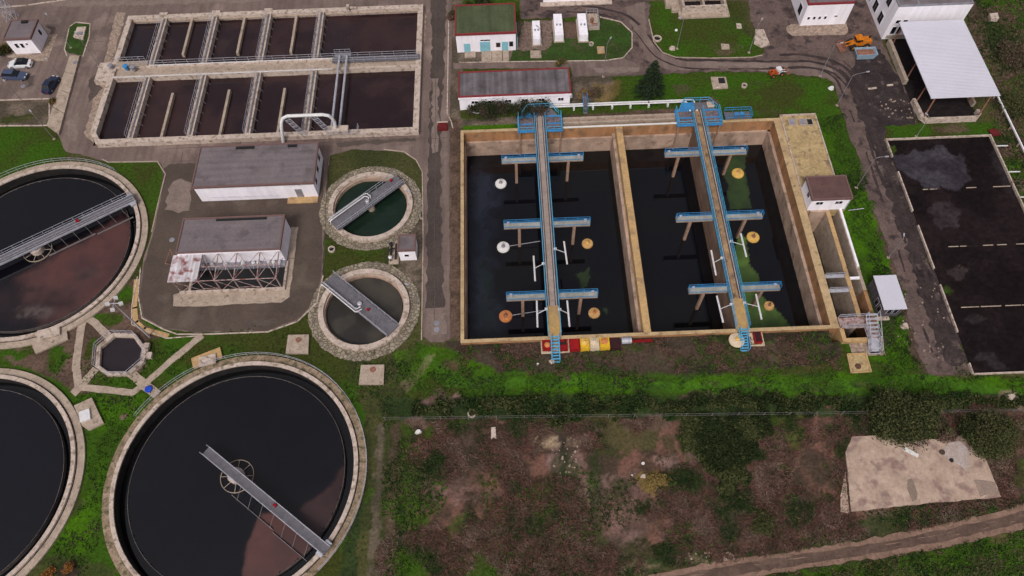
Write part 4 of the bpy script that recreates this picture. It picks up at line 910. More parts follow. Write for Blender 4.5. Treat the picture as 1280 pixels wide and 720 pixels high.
for px in (368, 402):
    x = PX(px, 150, 3); mb = MB()
    for dx in (-.5, .5): mb.tube((x + dx - .8, TY0 + .4, 5.3), (x + dx + 1.4, TY0 + .1, TR), .06)
    for i in range(6):
        f0, f1 = i / 6, (i + 1) / 6
        def q(f, dx): return (x + dx - .8 + 2.2 * f, TY0 + .4 - .3 * f, 5.3 - 4.3 * f)
        mb.tube(q(f0, -.5), q(f1, .5), .04, 4); mb.tube(q(f0, .5), q(f0, -.5), .04, 4)
    mb.build('lattice_prop', 'galv', t)
mb = MB()
for (p0, p1) in (((416, 148), (423, 74)), ((426, 148), (432, 74))):
    x0 = (PX(*p0, 1.8) + PX(*p1, 1.8)) / 2; mb.path([(x0, TY0 + 1, 1.6), (x0, ym1 - .2, 1.6), (x0, ym1 + .2, 1.2), (x0, ym1 + .3, .5)], .21, 10)
mb.build('twin_pipe', 'galv', t)
x = PX(424, 160, 1.5)
MB().box(x - 1.9, TY0 - .1, TR, x + 1.6, TY0 + 1.2, TR + .9).build('pump_block', 'concrete_pale', t)
MB().rail([(x - 1.9, TY0 - .3, TR), (x + 3.2, TY0 - .3, TR), (x + 3.2, TY0 + 1.4, TR)], step=1).rail([(PX(418, 74, 1), ym1 + 1.0, TR), (PX(438, 74, 1), ym1 + 1.0, TR)], step=1).build('railing', 'galv', t)
MB().box(PX(418, 74, 1), ym1, TR, PX(438, 74, 1), ym1 + 1.0, TR + .1).build('platform', 'steel', t)

# ================================================================== clarifiers
M['black_stain'] = pm('black_stain', (.03, .026, .026), (.015, .013, .014), scale=1)
M['weir'] = pm('weir', (.17, .14, .135), (.08, .07, .07), scale=.6)
def clarifier(c, R, label, wz=-.35, waterbase=None, lay=(), bridge=None, rail_arcs=()):
    t = thing('clarifier', (c[0], c[1], 0), label, 'clarifier', 'big round clarifiers')
    MB().ring(*c, R - 1.0, R - .05, -.5, .28, 160).build('footing', 'weathered' if c is C3 else 'concrete', t)
    MB().ring(*c, R - 1.12, R - 1.001, .2, .295, 160).build('gutter_ring', 'black_stain', t)
    MB().ring(*c, R - 1.68, R - 1.122, -3.2, .62, 160).build('wall', 'concrete_pale', t)
    MB().ring(*c, R - 1.74, R - 1.682, -3, .42, 128).build('wall_lining', 'black_stain', t)
    MB().ring(*c, R - 3.05, R - 1.8, -1.6, -1.2, 128).build('launder_floor', 'black', t)
    MB().ring(*c, R - 3.10, R - 3.05, -1.6, wz + .08, 160).build('weir_ring', 'weir', t)
    MB().ring(*c, .0, 1.05, -3, wz + .9, 32).build('centre_column', 'concrete_pale', t)
    MB().ring(*c, 2.15, 2.22, wz - .5, wz + .2, 40).build('stilling_ring', 'concrete', t)
    sp = MB()
    for k in range(8): a = k * PI / 4; sp.tube((c[0] + 1.05 * math.cos(a), c[1] + 1.05 * math.sin(a), wz + .15), (c[0] + 2.15 * math.cos(a), c[1] + 2.15 * math.sin(a), wz + .15), .05, 4)
    sp.build('spoke', 'concrete', t)
    for (a0, a1) in rail_arcs:
        n = int((a1 - a0) / 5) + 1
        pts = [(c[0] + (R + .05) * math.cos(math.radians(a0 + (a1 - a0) * i / n)), c[1] + (R + .05) * math.sin(math.radians(a0 + (a1 - a0) * i / n)), .15) for i in range(n + 1)]
        MB().rail(pts, h=1.0, step=1.5, r=.03).build('railing', 'galv', t)
    ri = R - 3.1
    g = water('water', lambda x, y: (x - c[0]) ** 2 + (y - c[1]) ** 2 < (ri - .0) ** 2, c[0] - ri, c[0] + ri, c[1] - ri, c[1] + ri, wz, waterbase or (BLK, (.005, .0048, .007), .1), lay, st=.3)
    MB().ring(*c, R - 3.06, R - 1.79, -1.2, -.95, 128).build('launder_water', flat('launder_water', (.005, .005, .006), .08, spec=.5) if 'launder_water' not in bpy.data.materials else bpy.data.materials['launder_water'], kind='structure')
    return t
def scraper(c, R, p_out, over, label, boomside, length_out=None, deckw=1.5):
    """turning bridge from the rim across the hub; p_out = world point of the outer end"""
    d = Vector((p_out[0] - c[0], p_out[1] - c[1])); L = d.length; ang = math.atan2(d.y, d.x)
    t = thing('scraper_bridge', (c[0], c[1], 0), label, 'bridge', 'turning scraper bridges of the round clarifiers')
    e = d.normalized(); n = Vector((-e.y, e.x)); Z = 1.15
    def pt(s, w, z): return (c[0] + e.x * s + n.x * w, c[1] + e.y * s + n.y * w, z)
    mid = (L - over) / 2; hw = deckw / 2
    MB().obox(pt(mid, 0, Z), (L + over, deckw, .14), ang).build('deck', 'grating', t)
    for s in (-1, 1):
        mb = MB().obox(pt(mid, s * (hw + .06), Z - .05), (L + over, .11, .34), ang)
        mb.rail([pt(-over, s * (hw + .06), Z), pt(L, s * (hw + .06), Z)], h=1.0, step=1.6, r=.035)
        mb.build('railing', 'galv', t)
    MB().obox(pt(L - .6, 0, .85), (.9, deckw + 1.0, .42), ang).build('wheel_carriage', 'galv', t)
    for s in (-1, 1): MB().tube(pt(L - .6, s * (hw + .3) - .12, .82), pt(L - .6, s * (hw + .3) + .12, .82), .2, 12).build('wheel', 'rubber', t)
    MB().lathe(c[0], c[1], [(.85, .5), (.85, .98), (.5, 1.0)], 24).build('bearing', 'galv', t)
    MB().obox(pt(L * .45, .25, Z + .35), (.45, .35, .4), ang).build('gear_motor', 'red_paint', t)
    # scum boom and its stays
    mb = MB(); w = boomside
    mb.obox(pt(L * .30, w * 2.15, -.22), (L * .45, .06, .24), ang); mb.obox(pt(L * .72, w * 2.4, -.22), (L * .36, .06, .24), ang)
    for f in (.12, .24, .36, .48, .6, .72, .84): mb.tube(pt(L * f, w * hw, Z), pt(L * f + .4, w * 2.25, 0), .025, 4)
    mb.build('scum_boom', 'pole_grey', t)
    return t
RB = ((.074, .027, .025), (.054, .021, .021))
def cw(*p): return PP(p, -.35)
clarifier(C1, CR, 'round clarifier at upper left with a broad brownish red scum field', lay=[
    (cw((166, 268), (172, 310), (140, 365), (100, 400), (50, 408), (30, 380), (20, 350), (60, 325), (120, 290)), *RB, .9, .3), (cw((50, 400), (100, 370), (20, 360), (-20, 360), (-20, 410)), (.024, .013, .014), (.014, .010, .012), 2, .3, .9),
    (cw((20, 384), (50, 380), (72, 390), (60, 397), (40, 393), (22, 396)), (.10, .075, .07), (.03, .018, .018), .5, 1.6, .6), (cw((95, 345), (120, 330), (128, 338), (100, 356)), (.05, .03, .028), (.03, .018, .018), .6, 1.0, .6)], rail_arcs=((58, 125),))
clarifier(C2, CR, 'round clarifier cut by the lower left edge, plain black water', waterbase=((.005, .0045, .0075), (.0055, .0048, .008), .1), rail_arcs=())
clarifier(C3, CR, 'round clarifier at bottom centre-left with full black water surface and a reddish scum wedge', lay=[
    (cw((326, 642), (345, 640), (395, 684), (340, 740), (300, 735), (303, 712), (309, 680)), *RB, .25, .3), (cw((372, 638), (395, 620), (415, 606), (428, 585), (438, 578), (440, 620), (405, 675), (390, 672)), (.036, .017, .018), (.028, .014, .015), .3, .3)], rail_arcs=((-45, 118), (118, 150)))
scraper(C1, CR, P(168, 247, 1.1), 12, 'grey turning bridge across the upper left clarifier', -1, deckw=1.4)
scraper(C3, CR, P(409, 689, 1.1), 5.3, 'grey turning bridge reaching past the hub of the bottom clarifier', -1, deckw=1.1)

def small_clarifier(c, label, base, br, label2, pipeside):
    t = thing('small_clarifier', (c[0], c[1], 0), label, 'clarifier', 'small round tanks')
    MB().ring(*c, SR - .8, SR, -3, .55, 96).build('wall', 'concrete_pale' if c is S1 else 'concrete_pale', t)
    MB().ring(*c, SR - 1.0, SR - .802, -3, .15, 96).build('inner_ring', 'wall_grey', t)
    MB().ring(*c, 0, .6, -2, 1.0, 24).build('centre_column', 'concrete', t)
    ri = SR - .95
    water('water', lambda x, y: (x - c[0]) ** 2 + (y - c[1]) ** 2 < ri ** 2, c[0] - ri, c[0] + ri, c[1] - ri, c[1] + ri, -.5, base, (), .3)
    a = Vector(P(*br[0], 1.0)); b = Vector(P(*br[1], 1.0)); e = (b - a).normalized(); n = Vector((-e.y, e.x)); L = (b - a).length; ang = math.atan2(e.y, e.x); m = (a + b) / 2
    s = thing('grating_bridge', (m.x, m.y, 0), label2, 'bridge')
    hw = 1.15 if pipeside < 0 else 1.1
    MB().obox((m.x, m.y, .98), (L, 2 * hw, .14), ang).build('deck', 'grating', s)
    for q in (-1, 1):
        o = n * (hw * q)
        MB().rail([(a.x + o.x, a.y + o.y, 1.03), (b.x + o.x, b.y + o.y, 1.03)], step=1.4, r=.035).build('railing', 'galv', s)
    mb = MB()
    def pt(f, w, z): v = a + e * (L * f) + n * w; return (v.x, v.y, z)
    for k, w in enumerate((hw + .25, hw - .15)):
        w *= pipeside; f1 = .56 - .03 * k
        mb.path([pt(.0, w, .9), pt(.0, w, 1.35), pt(.03, w, 1.5), pt(f1 - .02, w, 1.5), pt(f1, w - pipeside * .2, 1.5), pt(f1 + .01, w - pipeside * (.9 - .3 * k), 1.5), pt(f1, w - pipeside * (1.1 - .3 * k), 1.2)], .09, 6)
    mb.build('pipe', 'pipe_white', s)
    MB().lathe(m.x, m.y, [(.35, 1.05), (.35, 1.5), (.2, 1.6)], 12).build('motor', 'galv', s)
    v = pt(.62, .1, 1.05) if pipeside < 0 else pt(.9, .6 * pipeside, 1.05)
    MB().obox((v[0], v[1], 1.3), (.35, .35, .3), ang).build('gear_box', 'red_paint', s)
small_clarifier(S1, 'small round tank with dark green water, the northern of the pair', ((.011, .024, .015), (.007, .017, .011), .2), ((418, 283), (500, 224)), 'grey grating bridge over the dark green water', 1)
small_clarifier(S2, 'small round tank with murky brown water, the southern of the pair', ((.046, .039, .031), (.024, .021, .019), .3), ((411, 349), (491, 414)), 'grey grating bridge over the murky brown water', -1)

# octagonal tank
t = thing('octagonal_tank', (_ox, _oy, 0), 'small octagonal concrete tank among the paths between the clarifiers', 'tank')
inn = shrink(OCT, .84); mb = MB(); n = 8
for i in range(n):
    j = (i + 1) % n; mb.prism([OCT[i], OCT[j], inn[j], inn[i]], -2, .6)
mb.build('wall', 'concrete_pale', t)
MB().prism(inn, .0, .12).build('water', pm('sludge_water', (.024, .016, .02), (.016, .012, .015), scale=.3, rough=.15, bump=.02, var=.1, spec=.5), kind='structure')
MB().rail([(x, y, .6) for x, y in shrink(OCT, .98)[0:1]] + [(x, y, .6) for x, y in shrink(OCT, .98)[1:]], step=1.1, r=.035, closed=True).build('railing', 'galv', t)
x, y = OCT[2]; MB().box(x - .4, y - 1.4, 0, x + .9, y - .5, .55).box(x - .5, y - .4, .3, x + .3, y + .9, .75).build('valve_box', 'concrete_pale', t)
# ================================================================== buildings
def corners(pts, z):
    q = PP(pts, z); return (q[0][0] + q[3][0]) / 2, (q[1][0] + q[2][0]) / 2, (q[2][1] + q[3][1]) / 2, (q[0][1] + q[1][1]) / 2   # TL TR BR BL
# long white halls in the yard
x0, x1, y0, y1 = corners([(251, 182), (400, 179), (391, 229), (238, 236)], 3.9)
t = house('service_hall', 'long white hall with a plain grey flat roof, just south of the rectangular sewage tank', 'building', x0, x1, y0, y1, 3.9, over=.25, trim='brown_trim')
yw = y0 + .25
MB().box(x1 - 5.2, yw - 1.2, 0, x1 - .3, yw, .22).build('doorstep', 'concrete_ochre', t)
MB().box(x1 - 3.6, yw - .05, .3, x1 - 2.5, yw, 2.3).build('door', 'steel', t)
MB().tube((x1 - 4.5, yw - .1, 3.4), (x1 - 2.4, yw - .1, 3.4), .07).tube((x0 - .05, y0 + 2.0, 3.3), (x0 - .05, y1 - .6, 3.3), .08).tube((x0 + 2, yw - .12, 1.1), (x0 + 13, yw - .12, 1.1), .06).build('pipe', 'galv', t)
windows_x(t, [(y0 + 1.2, y0 + 2.2, 1.8, 2.9), (y0 + 3.6, y0 + 4.6, 1.8, 2.9), (y0 + 6, y0 + 7, 1.8, 2.9)], x1 - .25, sgn=1)
MB().box(x0 + 6, y1 - .9, 3.93, x0 + 9, y1 - .4, 4.05).box(x0 + 14.5, y1 - .9, 3.93, x0 + 16, y1 - .4, 4.05).build('roof_vent', 'black', t)
x0, x1, y0, y1 = corners([(228.5, 273), (356, 269), (351, 313), (220, 317)], 3.9)
t = house('pump_hall', 'white hall with a rusty open steel frame and dark pit along its front', 'building', x0, x1, y0, y1, 3.9, over=.18, trim='brown_trim')
MB().box(x0 + 5.2, y1 - .75, 3.935, x0 + 13, y1 - .35, 4.02).build('roof_vent', 'black', t)
yw = y0 + .18
MB().box(x0 + .3, y0 - .05, 3.5, x1 - .1, y0 - .002, 3.88).build('gutter', 'white_wall', t)
pit0 = PY(280, 366, 0); px0, px1 = PX(226, 368, 0), PX(357, 362, 0)
sheet('pit_floor', [(px0 + 1.6, pit0 + .4), (px1 - .3, pit0 + .4), (px1 - .3, yw - .9), (px0 + 1.6, yw - .9)], .052, 'black')
sheet('pavement', W((216, 383), (217, 369), (226, 366), (356, 361), (357, 350), (364, 284), (373, 284), (362, 371), (352, 378), (250, 383)), .058, 'concrete', jag=.08)
MB().box(px0, pit0, 0, px1, pit0 + .35, .5).box(px1 - .35, pit0 + .35, 0, px1, yw, .45).box(px0 + 1.2, pit0 + .35, 0, px0 + 1.6, yw, .45).build('pit_kerb', 'concrete_pale', t)
MB().box(px0 + 1.6, yw - .9, .05, px1 - .35, yw - .02, .7).build('pump_plinth', 'steel', t)
ye = PY(280, 350, 3.2); xs = [x0 + .2, PX(247, 350, 3.2), PX(268, 349, 3.2), PX(292, 348, 3.2), PX(321, 348, 3.2), PX(345, 346, 3.2)]
fr = MB(); zi, zo = 3.6, 3.2
for i, x in enumerate(xs):
    fr.tube((x, yw, zi), (x, ye, zo), .09); fr.tube((x, ye, zo), (x, ye, .05), .1)
    fr.tube((x, yw - .2, 1.6), (x, ye, zo), .05)
    if i:
        p = xs[i - 1]
        for (ya, za) in ((yw - .15, zi), (ye, zo), ((yw + ye) / 2, 3.4)): fr.tube((p, ya, za), (x, ya, za), .07)
        if i > 1: fr.tube((p, yw, zi), (x, ye, zo), .05); fr.tube((x, yw, zi), (p, ye, zo), .05)
        fr.tube((p, ye, zo), (x, ye, .1), .05); fr.tube((x, ye, zo), (p, ye, .1), .05) if i % 2 else fr.tube((p, ye, .9), (x, ye, .9), .05)
fr.build('steel_frame', 'rusty_steel', t)
xb = xs[1] + .1
MB().prism([(x0 - .4, ye - .3), (xb, ye - .3), (xb, y0 - .06), (x0 - .4, y0 - .06)], 3.62, 3.68).build('roof_sheet', pm('rusty_sheet', (.62, .58, .62), (.52, .47, .5), scale=.5, fine=3, var=.1, c3=(.25, .09, .09), c3at=.56, streak=((2.2, .1, 1), .35)), t)
pump0 = None
for i, (px, py) in enumerate(((252, 337), (264, 337), (281, 335), (303, 334), (316, 335), (322, 335), (335, 334), (341, 334), (348, 333))):
    x = PX(px, py, 1.0)
    if pump0 is None:
        pump0 = thing('pump', (x, yw - .5, .7), 'small white pump on the steel plinth under the rusty frame of the white hall', 'pump', 'pumps on the plinth under the rusty frame')
        MB().lathe(0, 0, [(.3, 0), (.32, .15), (.28, .5), (.15, .6)], 14).build('motor', 'pipe_white', pump0, world=False)
        MB().tube((0, -.2, .15), (0, -.8, -.1), .05, 6).build('hose', 'galv', pump0, world=False)
    else: c = copy_tree(pump0); c.location = (x, yw - .5, .7)
t = thing('yard_clutter', P(214, 335), 'bent rusty frame lying beside the west corner of the pump hall', 'scrap')
a = P(208, 331); b = P(222, 322)
MB().tube((*a, .4), (*b, 2.6), .06).tube((*a, .4), (*P(221, 334), .5), .06).tube((*P(221, 334), .5), (*b, 2.6), .06).tube((*P(219, 328), .0), (*P(219, 328), 1.2), .05).build('frame', 'rust', t)

# gatehouse
x0, x1, y0, y1 = corners([(13, 25.5), (48, 24.5), (38, 49), (4, 49.5)], 3.6)
t = house('gatehouse', 'small square white gatehouse with a dark grey flat roof beside the parked cars', 'building', x0, x1, y0, y1, 3.6, trim='brown_trim', over=.22)
yw = y0 + .22; L = x1 - x0
windows(t, [(x0 + 1.3, x0 + 1.9, 1.5, 2.5), (x0 + 2.3, x0 + 2.9, 1.5, 2.5), (x0 + 3.4, x0 + 3.8, 2.1, 2.5)], yw, bars=0)
windows_x(t, [(y1 - 2.0, y1 - 1.3, 1.5, 2.6)], x1 - .22, sgn=1, bars=0)
MB().box((x0 + x1) / 2 - .3, y1 - 1.0, 3.63, (x0 + x1) / 2 + .8, y1 - .4, 3.9).build('roof_hatch', 'black', t)
sheet('pavement', W((7, 58), (20, 60), (50, 66), (55, 62), (64, 38), (54, 32), (40, 68), (42, 74), (10, 72), (5, 68)), .05, 'concrete', jag=.1)
sheet('pavement', [(x0, y0 - 2.0), (x1 + 1.6, y0 - 2.0), (x1 + 1.6, y1), (x1 - .3, y1), (x1 - .3, y0 - .2), (x0, y0 - .2)], .08, 'gravel', thick=.1, jag=.08)
# green roof hall
x0, x1, y0, y1 = corners([(569, 6.5), (644, 4.5), (645.5, 41), (568, 44)], 4.2)
t = house('transformer_hall', 'white building with a moss green flat roof framed in red and light blue doors', 'building', x0, x1, y0, y1, 4.2, roof='roof_green', trim='red_trim', over=.15)
yw = y0 + .15
def f(px, py): return FY(px, py, yw)
def ff(px0, py0, px1, py1): a = f(px0, py1); b = f(px1, py0); return a[0], b[0], max(a[1], .05), b[1]
for (q, zt) in (((580.5, 54.5, 587.5, 64.5), 1), ((600.5, 52, 612.5, 64), 1), ((627.5, 52, 635, 63.5), 1)):
    a, b, c, d = ff(*q); MB().box(a, yw - .05, .1, b, yw, d).build('door', 'door_blue', t)
a, b, c, d = ff(600.5, 49.5, 612.5, 51.2); MB().box(a, yw - .04, c, b, yw, d).build('vent', 'glass', t)
windows(t, [ff(620.5, 53.5, 625, 58.5), ff(636.8, 52, 641, 57.5)], yw, bars=0, frame='brown_trim')
for (a, b) in ((581, 594.5), (602, 614.5), (615, 627.5), (628.5, 636)):
    xa, xb = PX(a, 70), PX(b, 70); MB().box(xa, yw - (1.5 if a < 600 else 2.8), 0, xb, yw - .02, .16).build('doorstep', 'concrete', t)
MB().rail([(x1 + .1, y1 - 3.5, 1), (x1 + .1, y1 - 8.5, 1)], h=1.8, step=.5, r=.035, rails=3).build('ladder', 'door_blue', t)
# long grey roofed shed
x0, x1, y0, y1 = corners([(572.5, 89.5), (711.5, 86), (714, 117), (572.5, 121.5)], 3.2)
t = house('workshop', 'long low white workshop with a ribbed dark grey roof edged in red', 'building', x0, x1, y0, y1, 3.2, roof='roof_ribbed', trim='red_trim', over=.15)
k = [c for c in t.children if c.name.startswith('wall')][0]; yw = y0 + .15
MB().box(x0 + .02, y0 - .06, 2.7, x1 - .02, y0 - .002, 3.12).build('gutter', 'white_wall', t)
windows(t, [(x0 + 2.2 + i * 2.9, x0 + 3.3 + i * 2.9, 1.5, 2.1) for i in range(5)] + [(x0 + 17.2, x0 + 18.2, 1.4, 2.1)], yw)
MB().tube((x0 + 2, yw - .3, .4), (x0 + 2, yw - .3, 1.6), .1).tube((x0 + 2, yw - .3, .4), (x0 + 4.8, yw - .9, .3), .1).tube((x0 + 4.8, yw - .9, .3), (x0 + 4.8, yw - 1.3, .0), .1).build('drain_pipe', 'pipe_white', t)
MB().box(x1 - .15, y0 + 1, 1, x1 + .35, y0 + 1.6, 1.5).box(x1 - .15, y1 - 1.6, 1, x1 + .25, y1 - 1.0, 1.5).build('wall_box', 'pipe_white', t)
# small hut between the small clarifiers
x0, x1, y0, y1 = corners([(497, 293.6), (519, 293), (520, 313.5), (496.5, 314)], 2.9)
t = house('hut', 'tiny white hut with a dark grey roof between the two small round tanks', 'hut', x0, x1, y0, y1, 2.9, trim='brown_trim', over=.12)
windows(t, [(x0 + .9, x0 + 1.6, 1.2, 1.8)], y0 + .12, bars=0)
g = thing('pump_set', P(490, 310), 'dark pipework and valves standing against the tiny hut', 'pump')
gx, gy = x0 - 1.0, (y0 + y1) / 2
MB().box(gx - .7, gy - 2.0, 0, gx + .8, gy + 2.2, .12).build('base', 'concrete', g)
MB().tube((gx - .4, gy - 1.6, .5), (gx - .4, gy + 1.8, .5), .14).tube((gx + .4, gy - 1.4, .6), (gx + .4, gy + 1.4, .6), .16).tube((gx - .4, gy + .6, .5), (gx + .6, gy + .6, .5), .1).build('pipe', 'rubber', g)
for i in range(3): MB().lathe(gx - .4, gy - 1.2 + i * 1.2, [(.22, .4), (.25, .9), (.3, .95), (.1, 1.1)], 12).build('valve', 'black' if i else 'pipe_white', g)
MB().lathe(x0 + .3, y1 + .6, [(.3, 0), (.3, .8), (.1, .9)], 12).build('hydrant', 'red_paint', label='small red hydrant just behind the tiny hut', cat='hydrant')
# white roofed shed by the muddy road
x0, x1, y0, y1 = corners([(1092.7, 344), (1121, 344), (1133.6, 386.5), (1104, 387)], 2.9)
t = thing('shed', ((x0 + x1) / 2, y0, 0), 'small dark shed with a white sheet roof at the edge of the muddy road', 'shed')
MB().box(x0 + .2, y0 + .3, 0, x1 - .2, y1 - .2, 2.8).build('wall', pm('shed_wall', (.10, .09, .10), (.07, .06, .07), scale=.8, streak=((3, 3, .1), .4)), t)
MB().box(x0, y0, 2.8, x1, y1, 2.9).build('roof', 'roof_white', t)
windows(t, [(x0 + 1.0, x0 + 1.6, 1.2, 2.3), (x0 + 1.9, x0 + 2.5, 1.2, 2.3)], y0 + .3, frame='galv', bars=0)
windows_x(t, [(y0 + .6, y0 + 1.3, .8, 2.0), (y0 + 1.7, y0 + 2.4, .8, 2.0)], x0 + .2, frame='galv', bars=0)
MB().box(x0 - .1, y0 - .3, 0, x1 - 1.4, y0 + .28, .15).build('doorstep', 'concrete_pale', t)

# white office at the top right and the tall white building with the canopy
xa, _ = P(1000, 32); yf = PY(1028, 31.5); hgt = FY(1007, 7, yf)[1]; x0 = PX(1000, 32) - .1; x1 = PX(1056, 31)
t = thing('office_building', ((x0 + x1) / 2, yf, 0), 'white low building with four small square windows at the top edge, red roof edge', 'building')
MB().box(x0, yf, 0, x1, yf + 14, hgt).build('wall', 'white_wall', t)
MB().box(x0 + .1, yf + .1, hgt, x1 - .1, yf + 13.9, hgt + .12).build('roof', 'roof_grey', t)
MB().box(x0, yf - .02, hgt, x1, yf + .28, hgt + .35).box(x0, yf + .28, hgt, x0 + .25, yf + 14, hgt + .35).build('roof_trim', 'red_trim', t)
windows(t, [(FY(p - 1.6, 23, yf)[0], FY(p + 1.6, 23, yf)[0], 1.5, 2.1) for p in (1010.5, 1017.5, 1024, 1031)] + [(FY(1042, 22, yf)[0], FY(1046, 22, yf)[0], 1.9, 2.2)], yf, bars=0, frame='white_wall')
windows_x(t, [(yf + 1.5, yf + 3.0, 1, 3)], x0, bars=0)
sheet('pavement', W((982, 36), (985, 32), (995, 30), (1058, 28), (1060, 40), (1056, 44), (990, 45), (984, 41)), .09, 'gravel', thick=.14, jag=.1)
yf = PY(1101, 49); x0 = PX(1101, 49) + .1
H_ = 8.0; hgt = FY(1124, 9, yf)[1]; x1 = FY(1216, 7, yf)[0]
t = thing('filter_building', ((x0 + x1) / 2, yf, 0), 'tall white two-storey building at the top right corner behind the canopy', 'building')
MB().box(x0, yf, 0, x1, yf + 22, hgt).build('wall', 'white_wall', t)
r = MB().box(x0 + .25, yf + .3, hgt, x1 - .25, yf + 21.8, hgt + .1).build('roof', 'roof_grey', t)
MB().box(x0, yf, hgt, x1, yf + .3, hgt + .25).box(x0, yf + .3, hgt, x0 + .25, yf + 22, hgt + .25).box(x1 - .25, yf + .3, hgt, x1, yf + 22, hgt + .25).box(x0 + 3.5, yf + .3, hgt + .1, x0 + 3.8, yf + 22, hgt + .22).build('parapet', 'steel', r)
windows(t, [(x0 + .9, x0 + 1.7, 3.6, 4.3), (x0 + 2.2, x0 + 3.0, 3.6, 4.3), (x0 + .9, x0 + 1.7, 1.2, 2.8), (x0 + 2.0, x0 + 2.8, 1.2, 2.8), (x0 + 3.9, x0 + 4.9, 1.2, 2.8), (x0 + 5.3, x0 + 6.3, 1.2, 2.8)], yf, bars=0)
windows_x(t, [(yf + 2.6 + i * 3.2, yf + 4.2 + i * 3.2, 1.0 + 0, 3.0) for i in range(5)] + [(yf + 2.6 + i * 3.2, yf + 4.2 + i * 3.2, 4.8, 6.6) for i in range(5)], x0, bars=1)
MB().box(x0 + .6, yf - .08, .2, x0 + 7, yf - .01, .9).build('plinth', 'concrete', t)
# canopy over the black sludge store
cz = 5.2
x0, x1, y0, y1 = corners([(1124, 27), (1206, 24), (1248, 117), (1165, 125)], cz)
y1 = min(y1, yf - .1)
t = thing('canopy', ((x0 + x1) / 2, y0, 0), 'big white sheet metal canopy on rusty posts over the dark sludge store', 'canopy')
mb = MB(); n = 56
for i in range(n):
    a = y0 + (y1 - y0) * i / n; b = y0 + (y1 - y0) * (i + 1) / n; m = (a + b) / 2
    z0 = cz - .05
    mb.add([(x0, a, z0), (x1, a, z0), (x1, m, z0 + .05), (x0, m, z0 + .05), (x1, b, z0), (x0, b, z0)], [(0, 1, 2, 3), (3, 2, 4, 5)])
mb.box(x0, y0, z0 - .1, x1, y1, z0 - .005)
mb.build('roof', 'roof_white', t)
lx = PX(1149, 149); rx = PX(1220, 147) + .2; fy = PY(1180, 152); ry_ = [fy + .3, PY(1140, 130), PY(1127, 101), PY(1112, 58)]
for yy in ry_:
    for xx in (lx + .3, rx - .3): MB().tube((xx, yy, 0), (xx + (.0), max(yy, y0 + .2), cz - .15), .13, 6).build('post', 'rust', t)
for yy in [y0 + .3 + i * (y1 - y0 - .6) / 4 for i in range(5)]: MB().box(x0 + .1, yy - .1, cz - .4, x1 - .1, yy + .1, cz - .155).build('beam', 'rusty_steel', t)
b = thing('sludge_store', ((lx + rx) / 2, fy, 0), 'low pale concrete walls round the black sludge store under the white canopy', 'enclosure')
ya, yb = PY(1130, 106), PY(1106, 55)
MB().prism([(lx - .2, fy + .6), (lx + .6, fy - .3), (rx - .6, fy - .3), (rx + .2, fy + .6), (rx + .2, fy + 1.6), (rx - .3, fy + 1.6), (rx - .3, fy + .2), (lx + .8, fy + .2), (lx + .4, fy + .6), (lx + .1, PY(1137, 128)), (lx - .4, PY(1137, 128))], 0, 1.0).build('front_wall', 'concrete_pale', b)
MB().box(lx - .5, ya, 0, lx + .1, yb, 1.1).build('side_wall', 'concrete', b)
MB().box(rx - .3, fy + 3, 0, rx + .1, yb, 1.1).build('side_wall', 'concrete', b)
sheet('sludge_floor', [(lx - .3, fy), (rx, fy), (rx, yf - .3), (lx - .3, yf - .3)], .055, pm('store_mud', (.02, .015, .016), (.012, .009, .01), scale=.4, fine=2, bump=.8))
M['peat'] = pm('peat', (.022, .016, .017), (.012, .009, .010), scale=.7, fine=2.5, var=.4, bump=1, bdist=.15)
hm = MB(); hp = []
nx_, ny_ = 26, 34
for j in range(ny_):
    for i in range(nx_):
        u, v = i / (nx_ - 1), j / (ny_ - 1); hp.append((lx + .9 + (rx - lx - 1.5) * u, fy + 1 + (yf - fy - 5) * v, .05 + 1.1 * math.sin(PI * u) ** .7 * min(1, 2 * v + .25) * (1 - v) ** .4 * (.6 + .6 * float(fbm(np.array([u * 5.]), np.array([v * 5.]), 1, 3)[0]))))
hm.add(hp, [(j * nx_ + i, j * nx_ + i + 1, (j + 1) * nx_ + i + 1, (j + 1) * nx_ + i) for j in range(ny_ - 1) for i in range(nx_ - 1)])
hm.build('sludge_heap', 'peat', smooth=True, label='heap of black sludge lying under the white canopy', cat='heap')
# building at the top edge
yf = PY(718, 2.5)
x0, x1 = PX(679, 3), PX(760, 2)
t = thing('store_building', ((x0 + x1) / 2, yf, 0), 'white building cut off by the top edge above the three white containers', 'building')
MB().box(x0, yf, 0, x1, yf + 9, 3.6).build('wall', 'white_wall', t)
MB().box(x0 - .2, yf - .2, 3.6, x1 + .2, yf + 9.2, 3.8).build('roof', 'roof_grey', t)
MB().box(x0 - .6, yf - 1.1, 0, x1 + .7, yf - .02, .25).build('plinth', 'concrete_pale', t)
# open concrete basin at the top
x0, x1 = PX(849, 24), PX(912, 22); y0 = PY(880, 23)
t = thing('open_basin', ((x0 + x1) / 2, y0, 0), 'small open concrete basin with weeds inside at the top edge, on a lawn', 'basin')
MB().box(x0, y0, 0, x1, y0 + 14, .35).build('base', 'concrete', t)
a, b_, c, d = x0 + .5, x1 - .7, y0 + 1.0, y0 + 13.4
MB().box(a, c, .35, b_, c + .45, 1.9).box(a, c + .45, .35, a + .45, d, 1.9).box(b_ - .45, c + .45, .35, b_, d, 1.9).box(a, d, .35, b_, d + .4, 1.9).build('wall', 'concrete_pale', t)
MB().box(a + .45, c + 3.2, .35, b_ - .45, c + 3.5, 1.75).box((a + b_) / 2 - .2, c + .45, .35, (a + b_) / 2 + .2, d, 1.6).build('dividing_wall', 'concrete', t)
MB().box(a + .45, c + .45, .36, b_ - .45, d, .5).build('mud_fill', 'peat', t)
